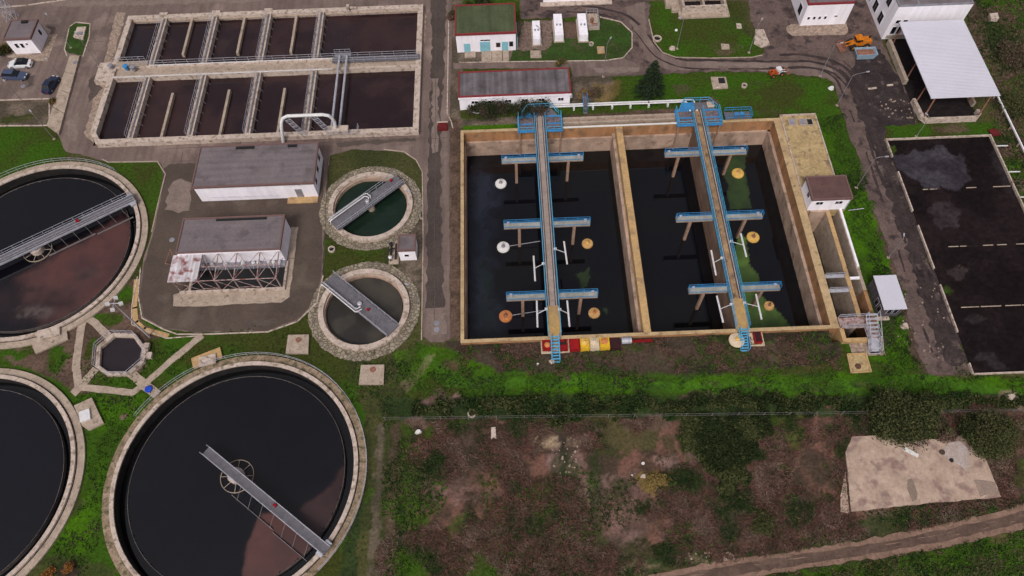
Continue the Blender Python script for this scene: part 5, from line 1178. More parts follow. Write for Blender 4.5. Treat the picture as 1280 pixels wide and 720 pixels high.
MB().box(x0 - 2.2, y0 + 3, 0, x0 - .02, y0 + 12, .9).box(x0 - 1.2, y0 + 1.8, 0, x0 - .02, y0 + 3, .6).build('steps', 'concrete', t)

# ================================================================== drying beds
dxl = (PX(1108, 175) + PX(1213, 468)) / 2; dxr = PX(1236, 171); dyt = PY(1170, 173); dyb = PY(1240, 467.5)
dyy = [PY(1200, 236), PY(1230, 307.5), PY(1240, 383.5)]
t = thing('drying_beds', ((dxl + dxr) / 2, dyb, 0), 'four black sludge drying beds framed by low whitewashed walls right of the muddy road', 'drying beds')
def wallseg(y0, y1): MB().box(dxl - .1, y0, 0, dxl + .1, y1, .42).build('side_wall', 'concrete_pale', t)
for (a, b) in (((1115, 197), (1108, 175)), ((1138.5, 265), (1119.5, 216)), ((1165, 337), (1145, 283)), ((1195, 416), (1172, 357)), ((1214, 468), (1208, 455))): wallseg(PY(*a), PY(*b))
xr = dxr + .0
MB().box(dxl + .15, dyt - .09, 0, xr, dyt + .09, .4).build('end_wall', 'concrete_pale', t)
MB().box(dxl + .15, dyb - .09, 0, xr, dyb + .09, .4).build('end_wall', 'concrete_pale', t)
MB().box(xr, dyb - .14, 0, xr + .2, dyt + .09, .45).build('side_wall', 'concrete_pale', t)
segs = {0: [(1152, 1158), (1161, 1169), (1207, 1219), (1241, 1262)], 1: [(1184, 1196), (1199, 1206), (1228, 1240), (1246, 1257), (1270, 1290)], 2: [(1200, 1222), (1225, 1250), (1256, 1275), (1277, 1330)]}
for k, y in enumerate(dyy):
    MB().box(dxl + .2, y - .1, 0, xr, y + .1, .14).build('dividing_wall', 'peat', t)
    for (a, b) in segs[k]:
        xa = PX(a, (236, 308, 384)[k]); xb = min(PX(b, (234, 306, 382)[k]), xr); MB().box(xa, y - .06, .1, xb, y + .06, .25).build('wall_crest', 'concrete', t)
for i, (px, py) in enumerate(((1241, 184), (1253, 216.5), (1267, 248), (1284, 280))):
    x, y = xr + .3, PY(px, py); MB().tube((x, y, .3), (x + 1.9, y, .25), .11).build('outlet_pipe', 'pipe_white', t)
SB = ((.0165, .0105, .0115), (.009, .0062, .007))
def bedz(X, Y): return .08 + .1 * fbm(X, Y, .5, 2) + .05 * fbm(X, Y, 2, 9)
g = grid_mesh('sludge_surface', dxl + .1, xr + .05, dyb + .05, dyt - .05, .3, bedz, lambda x, y: np.ones(x.shape, bool), lambda X, Y: paint(X, Y, (*SB, .2), [
    (W((1118, 192), (1150, 190), (1175, 183), (1200, 196), (1212, 225), (1200, 236), (1165, 233), (1145, 222), (1120, 212)), (.048, .042, .052), (.028, .023, .029), 1.0, .4),
    (W((1160, 258), (1180, 252), (1198, 265), (1200, 280), (1180, 289), (1162, 280)), (.04, .03, .034), (.028, .021, .023), .7, .5), (W((1238, 190), (1250, 182), (1268, 240), (1255, 240)), (.024, .019, .022), (.018, .014, .016), .6, .5),
    (blob(1200, 344, 1.3, 1.1), (.05, .036, .036), (.03, .022, .024), .7, .6), (blob(1216, 400, 1.6, .8), (.034, .025, .026), (.02, .016, .017), .7, .6), (blob(1110 + 6, 186, .7), *G_, .5, .5), (blob(1184, 364, .8), *G_, .5, .5, .6),
    (W((1215, 448), (1235, 436), (1262, 462), (1255, 466)), (.03, .023, .026), (.02, .015, .017), .6, .5)]), 'sludge_dry', kind='structure')

# fence wall at the right edge
t = thing('fence', P(1242, 120), 'pale concrete post and rail fence running down the right edge past the drying beds', 'fence')
fx = PX(1262, 165); fy0, fy1 = PY(1300, 250), PY(1242, 121)
MB().box(fx - .09, fy0 - 14, .9, fx + .09, fy1, 1.15).build('rail', 'white_wall', t)
for i in range(10): MB().box(fx - .11, fy1 - .4 - i * 3.6, 0, fx + .11, fy1 - .2 - i * 3.6, .898).build('post', 'concrete', t)
x, y = P(1242, 167)
t = thing('skip_cover', (x, y, 0), 'faded red metal cover lying in the grass above the drying beds', 'cover')
MB().obox((x, y, .3), (1.6, 1.5, .12), .15, .12).build('plate', 'dull_red', t); MB().obox((x - .5, y, .12), (.15, 1.4, .24), .15).build('rib', 'rust', t)

# ================================================================== crates, tubs and drum south of the basin
def tray(name, label, cat, px0, px1, py0, py1, mcol, inner=None, h=.75, lump=None, lumpm='red_paint', group=None):
    x0, x1 = PX(px0, (py0 + py1) / 2, .4), PX(px1, (py0 + py1) / 2, .4); y1 = PY((px0 + px1) / 2, py0, .4); y0 = PY((px0 + px1) / 2, py1, .4)
    t = thing(name, ((x0 + x1) / 2, (y0 + y1) / 2, 0), label, cat, group)
    w = .09; mb = MB().box(x0, y0, 0, x1, y1, .1).box(x0, y0, .1, x1, y0 + w, h).box(x0, y1 - w, .1, x1, y1, h).box(x0, y0 + w, .1, x0 + w, y1 - w, h).box(x1 - w, y0 + w, .1, x1, y1 - w, h)
    mb.build('shell', mcol, t)
    MB().box(x0 + w, y0 + w, h - .22, x1 - w, y1 - w, h - .1).build('lid', inner or mcol, t)
    cx, cy = (x0 + x1) / 2, (y0 + y1) / 2
    if lump == 'disc': MB().lathe(cx, cy + .1, [(.55, h - .1), (.5, h + .02), (.2, h + .12), (.08, h + .3)], 20).build('hatch', lumpm, t)
    if lump == 'ball': MB().lathe(cx, cy - .35, [(.36, h - .1), (.45, h + .1), (.36, h + .3), (.1, h + .4)], 16).build('float', lumpm, t)
    if lump == 'dog': MB().box(cx - .5, cy - .3, h - .1, cx + .45, cy - .05, h + .12).box(cx + .2, cy - .15, h - .1, cx + .4, cy + .35, h + .15).build('handle', lumpm, t)
    return t
G1 = 'coloured boxes lined up along the south wall of the basin'
pal = thing('pallet', P(693, 431), 'pale flat tray under the two red boxes at the foot of the blue stairs', 'tray')
xa, xb, ya, yb = PX(676, 431), PX(711, 431), PY(693, 442), PY(693, 421)
MB().box(xa, ya, 0, xb, yb, .08).box(xa, ya, .08, xb, ya + .12, .3).box(xa, ya + .12, .08, xa + .12, yb, .3).box(xb - .12, ya + .12, .08, xb, yb, .3).build('tray', 'cream_paint', pal)
tray('red_box', 'red box with an orange ball on top, left of the blue stairs', 'box', 678, 690, 421.5, 438, 'red_paint', lump='ball', lumpm='disc_orange', group=G1)
tray('red_box', 'red box with a black bar, immediately right of the blue stairs', 'box', 698.5, 709, 421, 438, 'red_paint', lump='dog', lumpm='black', group=G1)
tray('red_box', 'plain red box between the tray and the first yellow box', 'box', 711.5, 724, 420.5, 438.5, 'red_paint', group=G1)
tray('yellow_box', 'yellow box with a black spot, right beside the plain red box', 'box', 725, 736.3, 420, 438, 'yellow_paint', lump='disc', lumpm='disc_yellow', group=G1)
tray('cream_box', 'cream white box between the two yellow boxes', 'box', 737, 748.5, 419.5, 437.5, 'cream_paint', lump='disc', lumpm='cream_paint', group=G1)
tray('yellow_box', 'yellow box with a reddish hatch, right of the cream box', 'box', 749.3, 761.5, 419.2, 436.7, 'yellow_paint', lump='disc', lumpm='disc_orange', group=G1)
tray('dark_box', 'very dark maroon box at the right end of the row', 'box', 762.3, 775, 419, 437, 'maroon', h=.5, group=G1)
x, y = P(783, 426, .4)
t = thing('drum', (x, y, 0), 'pale drum lying on its side right of the coloured boxes', 'drum')
MB().tube((x - .7, y, .5), (x + .7, y + .05, .5), .5, 20).build('body', 'galv', t); MB().tube((x + .68, y + .05, .5), (x + .78, y + .05, .5), .4, 16).build('lid', 'black', t); MB().tube((x - .45, y, .5), (x - .4, y, .5), .53, 20).tube((x + .3, y, .5), (x + .35, y, .5), .53, 20).build('hoop', 'steel', t)
x, y = P(796, 427)
t = thing('beam', (x, y, 0), 'red steel beam lying against the basin wall beside the pale drum', 'beam')
MB().box(x - .7, y - .15, 0, x + 2.2, y - .1, .3).box(x - .7, y + .1, 0, x + 2.2, y + .15, .3).box(x - .7, y - .1, .12, x + 2.2, y + .1, .18).build('beam', 'red_paint', t)
x, y = P(921, 425, .4)
t = thing('spare_disc', (x, y, 0), 'round cream disc lying west of the second blue stairs', 'disc')
MB().lathe(x, y, [(1.0, .1), (1.15, .3), (1.1, .5), (.5, .6), (.45, .62)], 36).build('shell', 'cream_paint', t); MB().lathe(x, y, [(.3, .6), (.32, .8), (.1, .9)], 16).build('hub', 'disc_yellow', t)
xa, xb, ya, yb = PX(936, 422), PX(953, 422), PY(945, 433), PY(945, 412)
pal = thing('pallet', ((xa + xb) / 2, ya, 0), 'pale tray holding a red box, right of the second blue stairs', 'tray')
MB().box(xa, ya, 0, xb, yb, .08).box(xa, ya, .08, xb, ya + .12, .3).box(xb - .12, ya + .12, .08, xb, yb, .3).build('tray', 'cream_paint', pal)
tray('red_box', 'dull red box standing in the tray right of the second blue stairs', 'box', 942, 951, 413, 429, 'red_paint', inner='maroon', group=G1)

# ================================================================== pads, hatches, slabs
def pad(name, label, poly, h=.25, m='concrete', hatch=None, hm='rust', cat='slab', box=None):
    w = W(*poly); cx = sum(p[0] for p in w) / len(w); cy = sum(p[1] for p in w) / len(w)
    t = thing(name, (cx, cy, 0), label, cat)
    MB().prism(w, 0, h).build('slab', m, t)
    if hatch: x, y = P(*hatch, h); MB().lathe(x, y, [(.42, h), (.42, h + .08), (.36, h + .1)], 16).build('manhole_cover', hm, t)
    if box:
        (bx, by, sx, sy, sh, bm, rz) = box; x, y = P(bx, by, h); MB().obox((x, y, h + sh / 2), (sx, sy, sh), rz).build('hatch_box', bm, t)
    return t
pad('concrete_slab', 'square concrete slab with a round cover, just north of the bottom clarifier', [(361, 420), (387, 419.5), (386, 443), (358, 443)], .4, hatch=(373, 425))
pad('concrete_slab', 'square concrete slab with a round cover, south of the murky small tank', [(452, 457.5), (481, 457), (480, 481.5), (449, 481.5)], .4, hatch=(466, 462))
t = pad('concrete_slab', 'yellowish concrete slab with a brown stain below the metal stairs', [(1058, 444), (1081, 443), (1087.6, 465.5), (1063, 467)], .3, m='sandy', hatch=(1072.5, 458), hm=pm('stain_cover', (.12, .06, .045), (.07, .04, .03), scale=2))
sl = W((1058, 444), (1081, 443), (1087.6, 465.5), (1063, 467)); mb = MB()
for a, b in zip(sl, sl[1:] + sl[:1]):
    a, b = Vector(a), Vector(b); mb.obox(((a.x + b.x) / 2, (a.y + b.y) / 2, .36), ((b - a).length, .2, .12), math.atan2(b.y - a.y, b.x - a.x))
mb.build('raised_edge', 'concrete_ochre', t)
pad('hatch_pad', 'irregular concrete pad with a pink box beside the upper left clarifier', [(40, 430), (84, 409), (86, 425), (46, 443)], .3, box=(62, 417, 3.2, 1.6, .35, 'concrete_pale', .25), cat='pad')
pad('hatch_pad', 'concrete pad with a white hatch on the rim of the lower left clarifier', [(94, 508), (116, 498), (131, 530), (112, 539), (104, 533)], .35, box=(107, 520, 1.4, 1.6, .3, 'pipe_white', .35), cat='pad')
pad('hatch_pad', 'ochre concrete pad with a hatch on the north-west rim of the bottom clarifier', [(240, 449), (276, 435), (279, 448), (262, 452), (243, 463)], .35, m='concrete_ochre', box=(260, 451, 2.4, 1.5, .3, 'concrete_pale', .2), cat='pad')
pad('manhole_pad', 'rough slab with two dark manholes on the lawn north of the second walkway', [(888, 97), (907, 97), (910, 111), (891, 112)], .2, box=(902, 101, 1.1, 1.2, .12, 'black', 0), hatch=(897, 108), hm='concrete_pale', cat='manhole')
pad('concrete_slab', 'pale worn slab at the lawn corner above the orange machine', [(944, 38), (954, 38), (962, 57), (952, 60), (942, 55)], .3, m='concrete_pale')
pad('manhole_pad', 'sunken square slab in the middle of the upper lawn', [(901, 55), (911, 56), (912, 62), (902, 62)], .15, m='concrete', cat='manhole')
pad('manhole_pad', 'little pale square slab near the east edge of the upper lawn', [(920, 30), (926, 30.5), (927, 36), (921, 36)], .2, m='concrete_pale', cat='manhole')
pad('manhole_pad', 'square slab below the two white containers in the curved lawn', [(746, 59), (755, 59), (756, 67), (747, 68)], .2, m='concrete_ochre', box=(751, 62, .8, .6, .2, 'concrete', 0), cat='manhole')
pad('manhole_pad', 'brown slab at the foot of the westernmost container', [(663, 64), (676, 64), (677, 73), (663, 73)], .2, m='concrete', cat='manhole')
pad('manhole_pad', 'concrete hatch on the small lawn island by the car park', [(98, 36), (109, 35.5), (105, 51), (93, 48)], .45, m='concrete_pale', box=(100, 42, .9, .8, .15, 'steel', 0), cat='manhole')
pad('stone_block', 'beige block in the scrub at the far upper right', [(1234, 21), (1244, 20), (1246, 27), (1236, 28)], .8, m='concrete_pale', cat='block')
pad('stone_block', 'narrow upright pale slab lying on the field below the hedge', [(614, 535), (619.5, 534.5), (620.5, 549), (617, 547), (614, 550)], .3, m='concrete_pale', cat='block')
def conc_ring(px, py, r, label, m='concrete_pale', h=.4):
    x, y = P(px, py); t = thing('concrete_ring', (x, y, 0), label, 'manhole')
    MB().ring(x, y, r * .72, r, 0, h, 32).build('ring', m, t); MB().lathe(x, y, [(r * .7, .02), (r * .7, .06)], 24).build('opening', 'black', t)
conc_ring(590, 517.5, .6, 'thin open concrete ring in the hedge strip above the field')
conc_ring(415, 312.5, .55, 'small round manhole ring on the grass between the two small tanks')
conc_ring(930, 108, .5, 'small white ring on the lawn right of the manhole slab')
conc_ring(821.5, 49, .8, 'round pale manhole at the west edge of the upper lawn', h=.3)
conc_ring(739, 56, .45, 'little round white cover in the curved lawn')
def stone(px, py, s, label, m='concrete_pale'):
    x, y = P(px, py); t = MB(); r = [random.uniform(.7, 1.1) for _ in range(7)]
    t.add([(x + s * r[i] * math.cos(i * .9), y + s * r[i] * .8 * math.sin(i * .9), 0) for i in range(7)] + [(x + s * .7 * r[i] * math.cos(i * .9), y + s * .55 * r[i] * math.sin(i * .9), s * .7) for i in range(7)],
          [tuple(range(7, 14))] + [(i, (i + 1) % 7, 7 + (i + 1) % 7, 7 + i) for i in range(7)])
    t.build('rock', m, label=label, cat='rock')
stone(523, 540, .55, 'pale rock at the upper left corner of the field', 'disc_white'); stone(845, 38, .35, 'white stone on the upper lawn beside the lamp', 'disc_white'); stone(840, 61, .7, 'pale rubble lump at the foot of the lawn lamp')
stone(1039, 111, .6, 'white lump in the grass beside the bend of the muddy road', 'disc_white'); stone(1130, 408, .7, 'pale rubble on the grass south of the dark shed'); stone(804, 579, .3, 'bright white stone left of the yellow bush', 'disc_white'); stone(804, 595, .45, 'whitish stone at the edge of the yellow bush'); stone(790, 594, .25, 'tiny pale stone west of the yellow bush')
stone(1262, 497, .8, 'pale rubble heap by the hedge at the right'); stone(690, 452, .5, 'broken pale stones at the foot of the first blue stairs'); stone(672, 455, .25, 'tiny white stone south-west of the first blue stairs', 'disc_white')
stone(1188, 576, .5, 'dark stone on the old slab', 'black'); stone(1176, 566, .6, 'mossy lump on the old slab', 'bark')
x, y = P(1140, 566, .3)
t = MB(); t.obox((x, y, .33), (1.6, .5, .1), -.6).obox((x - .7, y + .5, .31), (.6, .4, .08), .4).build('plastic_scrap', 'disc_white', label='white plastic scrap lying on the old concrete slab', cat='scrap')
x, y = P(186.5, 487)
t = thing('barrel_lid', (x, y, .1), 'bright blue lid lying on the path near the bottom clarifier', 'lid'); MB().lathe(x, y, [(.5, .1), (.52, .28), (.4, .34), (.1, .36)], 24).build('lid', pm('blue_lid', (.02, .07, .5), (.02, .05, .35), scale=2, bump=0), t)
x, y = P(554, 159)
t = thing('container', (x, y, 0), 'low dark red container with a white lid edge beside the central road', 'container'); MB().box(x - .9, y - .9, 0, x + .8, y + .5, .6).build('body', 'dull_red', t); MB().box(x - .95, y + .5, 0, x + .85, y + .75, .66).build('lid', 'concrete_pale', t)
# concrete trough at the car park
t = thing('cable_trough', P(82, 115), 'long pale concrete slab strip between the car park and the access road', 'slab')
w = W((89, 71), (101, 71.5), (75, 170), (60, 159)); n = 4; L = [(w[0], w[1]), (w[3], w[2])]
for i in range(n):
    f0, f1 = i / n + .004, (i + 1) / n - .004
    def lr(a, b, f): return (a[0] * (1 - f) + b[0] * f, a[1] * (1 - f) + b[1] * f)
    MB().prism([lr(w[0], w[3], f0), lr(w[1], w[2], f0), lr(w[1], w[2], f1), lr(w[0], w[3], f1)], 0, .45).build('cover_slab', 'concrete', t)
x, y = P(94, 78, .45); MB().lathe(x, y, [(.4, .45), (.4, .52), (.3, .53)], 16).build('manhole_cover', 'steel', t)

# three white containers on the gravel
def whitebox(px0, px1, pyt, pyb, h, label, ox=.15):
    x0, x1 = PX(px0, pyt, h), PX(px1, pyt, h); y1 = PY(px0, pyt, h); y0 = PY(px0, pyb, h)
    t = thing('white_container', ((x0 + x1) / 2, y0, 0), label, 'container', 'white containers in a row on the gravel')
    MB().box(x0, y0, .25, x1, y1, h).build('body', 'white_wall', t)
    MB().box(x0 - .2, y0 - .2, 0, x1 + .2, y1 + .2, .25).build('plinth', 'concrete', t)
    ym = y0 + (y1 - y0) * .45
    mb = MB()
    for s in (.3, .7): mb.lathe(x0 + (x1 - x0) * s, ym, [(.13, h), (.13, h + .25), (.16, h + .3)], 10)
    mb.build('vent', 'steel', t)
whitebox(665, 674.5, 26, 49, 1.6, 'westernmost white container with a rusty top patch'); whitebox(691.5, 702, 17.5, 44, 1.7, 'middle white container of the three on gravel'); whitebox(721.5, 732, 17, 44, 1.7, 'easternmost white container beside the metal cage')
x0, x1, y0, y1 = PX(733, 30), PX(748, 30), PY(740, 38), PY(740, 18)
t = thing('metal_cage', ((x0 + x1) / 2, y0, 0), 'rusty open cage with pipework next to the easternmost white container', 'cage')
MB().box(x0 + .1, y0, 0, x1, y1, .2).build('base', 'concrete', t); MB().rail([(x0 + .1, y0, .2), (x1, y0, .2), (x1, y1, .2), (x0 + .1, y1, .2)], h=1.1, step=.7, r=.03, closed=True).build('frame', 'galv', t)
MB().lathe(x0 + 1, y0 + 2, [(.3, .2), (.3, 1), (.2, 1.2)], 12).box(x0 + .9, y0 + 1, .2, x1 - .3, y0 + 1.3, .6).build('pump', 'rust', t)

# ================================================================== pipes north of the basin
t = thing('pipeline', P(780, 128), 'twin white pipeline on short posts along the lawn north of the basin', 'pipeline')
pz = .8; ya_ = PY(780, 128, pz); yb_ = ya_ - .4
x_s, x_e = PX(690, 131, pz), PX(868, 124, pz)
MB().path([(x_s - 8, yb_, pz), (x_e - 2.0, yb_, pz), (x_e - 1.5, yb_ - .1, pz), (x_e - 1.3, yb_ - .5, pz), (x_e - 1.3, BY1 + 2.4, pz + .2), (x_e - 1.3, BY1 + 2.0, 1.3)], .14, 8).build('pipe', 'pipe_white', t)
MB().path([(x_s, ya_, pz + .05), (x_e - .8, ya_, pz), (x_e - .3, ya_ - .1, pz), (x_e - .1, ya_ - .5, pz), (x_e - .1, BY1 + 2.4, pz + .2), (x_e - .1, BY1 + 2.0, 1.3)], .14, 8).build('pipe', 'pipe_white', t)
for px in (717, 741, 765, 788, 811, 835, 858):
    x = PX(px, 131, .5); MB().box(x - .15, yb_ - .35, 0, x + .15, yb_ + .6, .6).build('pipe_support', 'pipe_white', t)
t = thing('pipeline', P(620, 141), 'short bent white pipe in the bushes in front of the workshop', 'pipeline')
MB().path([(*P(586, 135), .3), (*P(587, 141), .3), (*P(598, 143), .3), (*P(606, 142), .3)], .12, 6).build('pipe', 'pipe_white', t)
t = thing('channel', P(780, 145), 'long raised concrete channel along the north side of the basin', 'channel')
y0, y1 = PY(775, 152, .8), PY(775, 145, .8)
xs_, xe_ = PX(703, 148, .8), PX(858, 140, .8)
MB().box(xs_, y1 - .35, 0, xe_, y1, 1.0).box(xs_, y0, 0, xe_, y0 + .3, .9).build('wall', 'concrete', t); MB().box(xs_, y0 + .3, 0, xe_, y1 - .35, .7).build('cover', 'gravel', t)
MB().tube((xs_ - .5, BY1 - .35, RIM + .14), (xe_ - 1.5, BY1 - .35, RIM + .14), .14, 8).build('white_pipe', 'pipe_white', label='straight white pipe lying on the north rim between the blue platforms', cat='pipe')
x0 = PX(730.5, 130); ya, yb = PY(731, 141), PY(730, 121)
t = thing('footbridge', (x0, ya, 0), 'small blue steel footbridge stepping over the twin white pipeline', 'bridge')
mb = MB()
for i in range(9): f_ = i / 8; z = .1 + 1.2 * math.sin(PI * f_) ** .6; mb.box(x0 - .35, ya + (yb - ya) * f_ - .25, z - .6, x0 + .35, ya + (yb - ya) * f_ + .15, z)
mb.build('step', 'grating', t)
mb = MB()
for s in (-.4, .4):
    pts = [(x0 + s, ya + (yb - ya) * i / 8, .1 + 1.2 * math.sin(PI * i / 8) ** .6 + .9) for i in range(9)]
    mb.path(pts, .04, 5)
    for p in pts[::2]: mb.tube((p[0], p[1], p[2] - .9), p, .035, 4)
mb.build('railing', 'blue_paint', t)
x, y = P(887, 134, .6)
t = thing('cabinet', (x, y, 0), 'small cream cabinet behind the second blue platform', 'cabinet'); MB().box(x - .55, y - .5, 0, x + .55, y + .5, 1.3).build('body', 'cream_paint', t); MB().box(x - .6, y - .55, 1.3, x + .6, y + .55, 1.38).build('lid', 'concrete_pale', t)

# ================================================================== lamps and masts
def lamp(base, h, arm, label, two=None, r=.07):
    x, y = P(*base); t = thing('street_lamp', (x, y, 0), label, 'street lamp', 'street lamps of the plant')
    r *= .75; MB().tube((x, y, 0), (x, y, h), r * 1.3, 8, r2=r * .8).build('pole', 'pole_grey', t)
    ax, ay = arm; MB().path([(x, y, h), (x + ax * .3, y + ay * .3, h + .2), (x + ax, y + ay, h + .3)], r * .8, 6).build('arm', 'pole_grey', t)
    MB().obox((x + ax * 1.15, y + ay * 1.15, h + .3), (.55, .2, .12), math.atan2(ay, ax)).build('lamp_head', 'galv', t)
    MB().box(x - .2, y - .2, 0, x + .2, y + .2, .15).build('foot', 'concrete', t)
lamp((1070, 235), 7.5, (1.4, 0), 'street lamp at the roadside bend east of the white hut'); lamp((1046, 132), 7, (2.2, .4), 'street lamp at the north-east corner of the basin lawn'); lamp((1025, 95), 7, (1.0, .2), 'street lamp on the north verge right of the orange machine')
lamp((754, 96), 7.5, (.6, 1), 'street lamp on the verge between curved lawn and fir tree'); lamp((675, 70), 6, (-.5, .6), 'street lamp at the westernmost white container'); lamp((846, 61), 6.5, (-.6, .2), 'street lamp in the rubble on the upper lawn'); lamp((936, 66), 6.5, (.6, .8), 'street lamp at the south-east corner of the upper lawn')
lamp((89, 60), 7, (-.6, .6), 'street lamp in the lawn island by the car park'); lamp((124, 83), 7, (-.5, .6), 'street lamp on the access road by the brown tank'); lamp((77, 98), 4, (-.4, .4), 'short lamp beside the navy car'); lamp((68, 174), 6, (-.5, .6), 'street lamp at the lower end of the long slab strip'); lamp((26, 125), 4, (-.4, .4), 'short lamp on the kerb below the blue car')
lamp((527, 273), 6.5, (-1.0, .4), 'street lamp right of the dark green small tank'); lamp((1110, 322), 5, (.2, .6), 'street lamp behind the dark white-roofed shed'); lamp((1145, 171), 4.5, (-.3, .6), 'street lamp on the grass above the drying beds')
lamp((523, 382), 5.5, (-.8, .4), 'street lamp right of the murky small tank')
# floodlight mast near the octagonal tank
x, y = P(187, 421); t = thing('floodlight_mast', (x, y, 0), 'tall slim mast with a cluster of floodlights near the octagonal tank', 'mast')
hm_ = 10.5; MB().tube((x, y, 0), (x, y, hm_), .16, 8, r2=.08).build('pole', 'galv', t)
MB().tube((x - .9, y, hm_), (x + .9, y, hm_), .05).tube((x, y - .9, hm_), (x, y + .9, hm_), .05).build('cross_bar', 'galv', t)
for (a, b) in ((-.9, 0), (.9, 0), (0, -.9), (0, .9)): MB().obox((x + a, y + b, hm_ - .1), (.5, .45, .3), .5, .4).build('floodlight', 'pipe_white', t)
# lattice pylon top left
x, y = P(17, 24); t = thing('pylon', (x, y, 0), 'grey lattice pylon behind the gatehouse in the top left corner', 'pylon')
mb = MB(); hh = 9
def leg(i, f_): s = .95 * (1 - f_) + .25 * f_; a = PI / 4 + i * PI / 2; return (x + s * math.cos(a) * 1.4, y + s * math.sin(a) * 1.4, hh * f_)
for i in range(4):
    mb.tube(leg(i, 0), leg(i, 1), .07, 4)
    for k in range(6): mb.tube(leg(i, k / 6), leg((i + 1) % 4, (k + 1) / 6), .035, 4); mb.tube(leg((i + 1) % 4, k / 6), leg(i, (k + 1) / 6), .035, 4)
mb.build('lattice', 'galv', t)
# wire fence of the field
t = thing('wire_fence', P(700, 522), 'thin wire fence with slim posts between the hedge strip and the field', 'fence')
fpts = [P(505, 640), P(478, 526), P(760, 522.5), P(1050, 519), P(1300, 515)]
fpts = [P(482, 526), P(760, 522.5), P(1050, 519), P(1300, 515)]
mb = MB(); post = MB()
for a, b in zip(fpts[:-1], fpts[1:]):
    a, b = Vector(a), Vector(b); n = max(1, int((b - a).length / 3.5))
    for z in (.7, 1.4): mb.tube((a.x, a.y, z), (b.x, b.y, z), .012, 3)
    for i in range(n): p = a.lerp(b, i / n); MB().tube((p.x, p.y, 0), (p.x, p.y, 1.5), .045, 5).build('post', 'pole_grey', t)
mb.build('wire', 'pole_grey', t)

# ================================================================== vehicles
def car(px, py, heading, body, glass_roof, label, L=4.3, Wd=1.78, tall=1.45, wagon=False):
    x, y = P(px, py, .7); t = thing('parked_car', (x, y, 0.04), label, 'car', 'cars parked by the gatehouse', rz=heading)
    h = Wd / 2
    prof = [(-L / 2, .35, .62), (-L / 2 + .12, .72, .86), (-L / 2 + .75, .90, .98), (0, .93, 1.0), (L / 2 - 1.0, .86, .98), (L / 2 - .25, .68, .88), (L / 2, .45, .66)]
    vs = []; fs = []
    for (px_, z, wf) in prof:
        w2 = h * wf; vs += [(px_, -w2, .25), (px_, -w2 * 1.0, z * .7), (px_, -w2 * .9, z), (px_, w2 * .9, z), (px_, w2, z * .7), (px_, w2, .25)]
    for i in range(len(prof) - 1):
        for k in range(6): fs.append((i * 6 + k, (i + 1) * 6 + k, (i + 1) * 6 + (k + 1) % 6, i * 6 + (k + 1) % 6))
    fs += [(0, 1, 2, 3, 4, 5), tuple(range(len(prof) * 6 - 1, len(prof) * 6 - 7, -1))]
    MB().add(vs, fs).build('body', body, t, world=False)
    rb = -L / 2 + (.35 if wagon else .55); rf = L / 2 - 1.25
    c = [(rb, h * .84, .88), (rf, h * .84, .86), (rf - .75, h * .66, tall - .04), (rb + (.25 if wagon else .55), h * .66, tall - .04)]
    vs = [(a, s * b, z) for s in (-1, 1) for (a, b, z) in c]
    MB().add(vs, [(0, 1, 2, 3), (7, 6, 5, 4), (1, 5, 6, 2), (0, 3, 7, 4), (3, 2, 6, 7)]).build('window', 'glass', t, world=False)
    a0, a1 = c[3][0] + .08, c[2][0] - .08
    MB().prism([(a0, -h * .62), (a1, -h * .62), (a1, h * .62), (a0, h * .62)], tall - .05, tall).build('roof', glass_roof, t, world=False)
    for sx in (-1, 1):
        for sy in (-1, 1):
            wx = sx * (L / 2 - .82); w_ = MB().tube((wx, sy * (h - .2), .32), (wx, sy * (h + .01), .32), .32, 18).build('wheel', 'rubber', t, world=False)
            MB().tube((wx, sy * (h + .0), .32), (wx, sy * (h + .025), .32), .19, 12).build('rim', 'steel', w_, world=False)
    for sy in (-1, 1):
        MB().box(L / 2 - .16, sy * h * .45 - .16, .52, L / 2 - .02, sy * h * .45 + .16, .68).build('headlight', 'pipe_white', t, world=False)
        MB().box(-L / 2 - .01, sy * h * .62 - .14, .6, -L / 2 + .1, sy * h * .62 + .14, .78).build('tail_light', 'red_trim', t, world=False)
        MB().box(rf - .3, sy * (h * .9) - .08, .92, rf - .1, sy * (h * .9) + .12, 1.06).build('mirror', body, t, world=False)
M['paint_white'] = flat('paint_white', (.72, .72, .75), .3, spec=.5, var=.03); M['paint_blue'] = flat('paint_blue', (.055, .075, .14), .3, spec=.5, var=.05); M['paint_navy'] = flat('paint_navy', (.012, .022, .06), .25, spec=.5, var=.05)
car(24.5, 79, PI + .02, 'paint_white', 'black', 'white hatchback with a black roof parked next to the gatehouse'); car(17.5, 93.5, .0 - .12, 'paint_blue', 'paint_blue', 'greyish blue estate car parked below the white hatchback', L=4.6, wagon=True); car(62.5, 105, 1.36, 'paint_navy', 'paint_navy', 'dark navy car parked alone near the long slab strip', L=4.2)

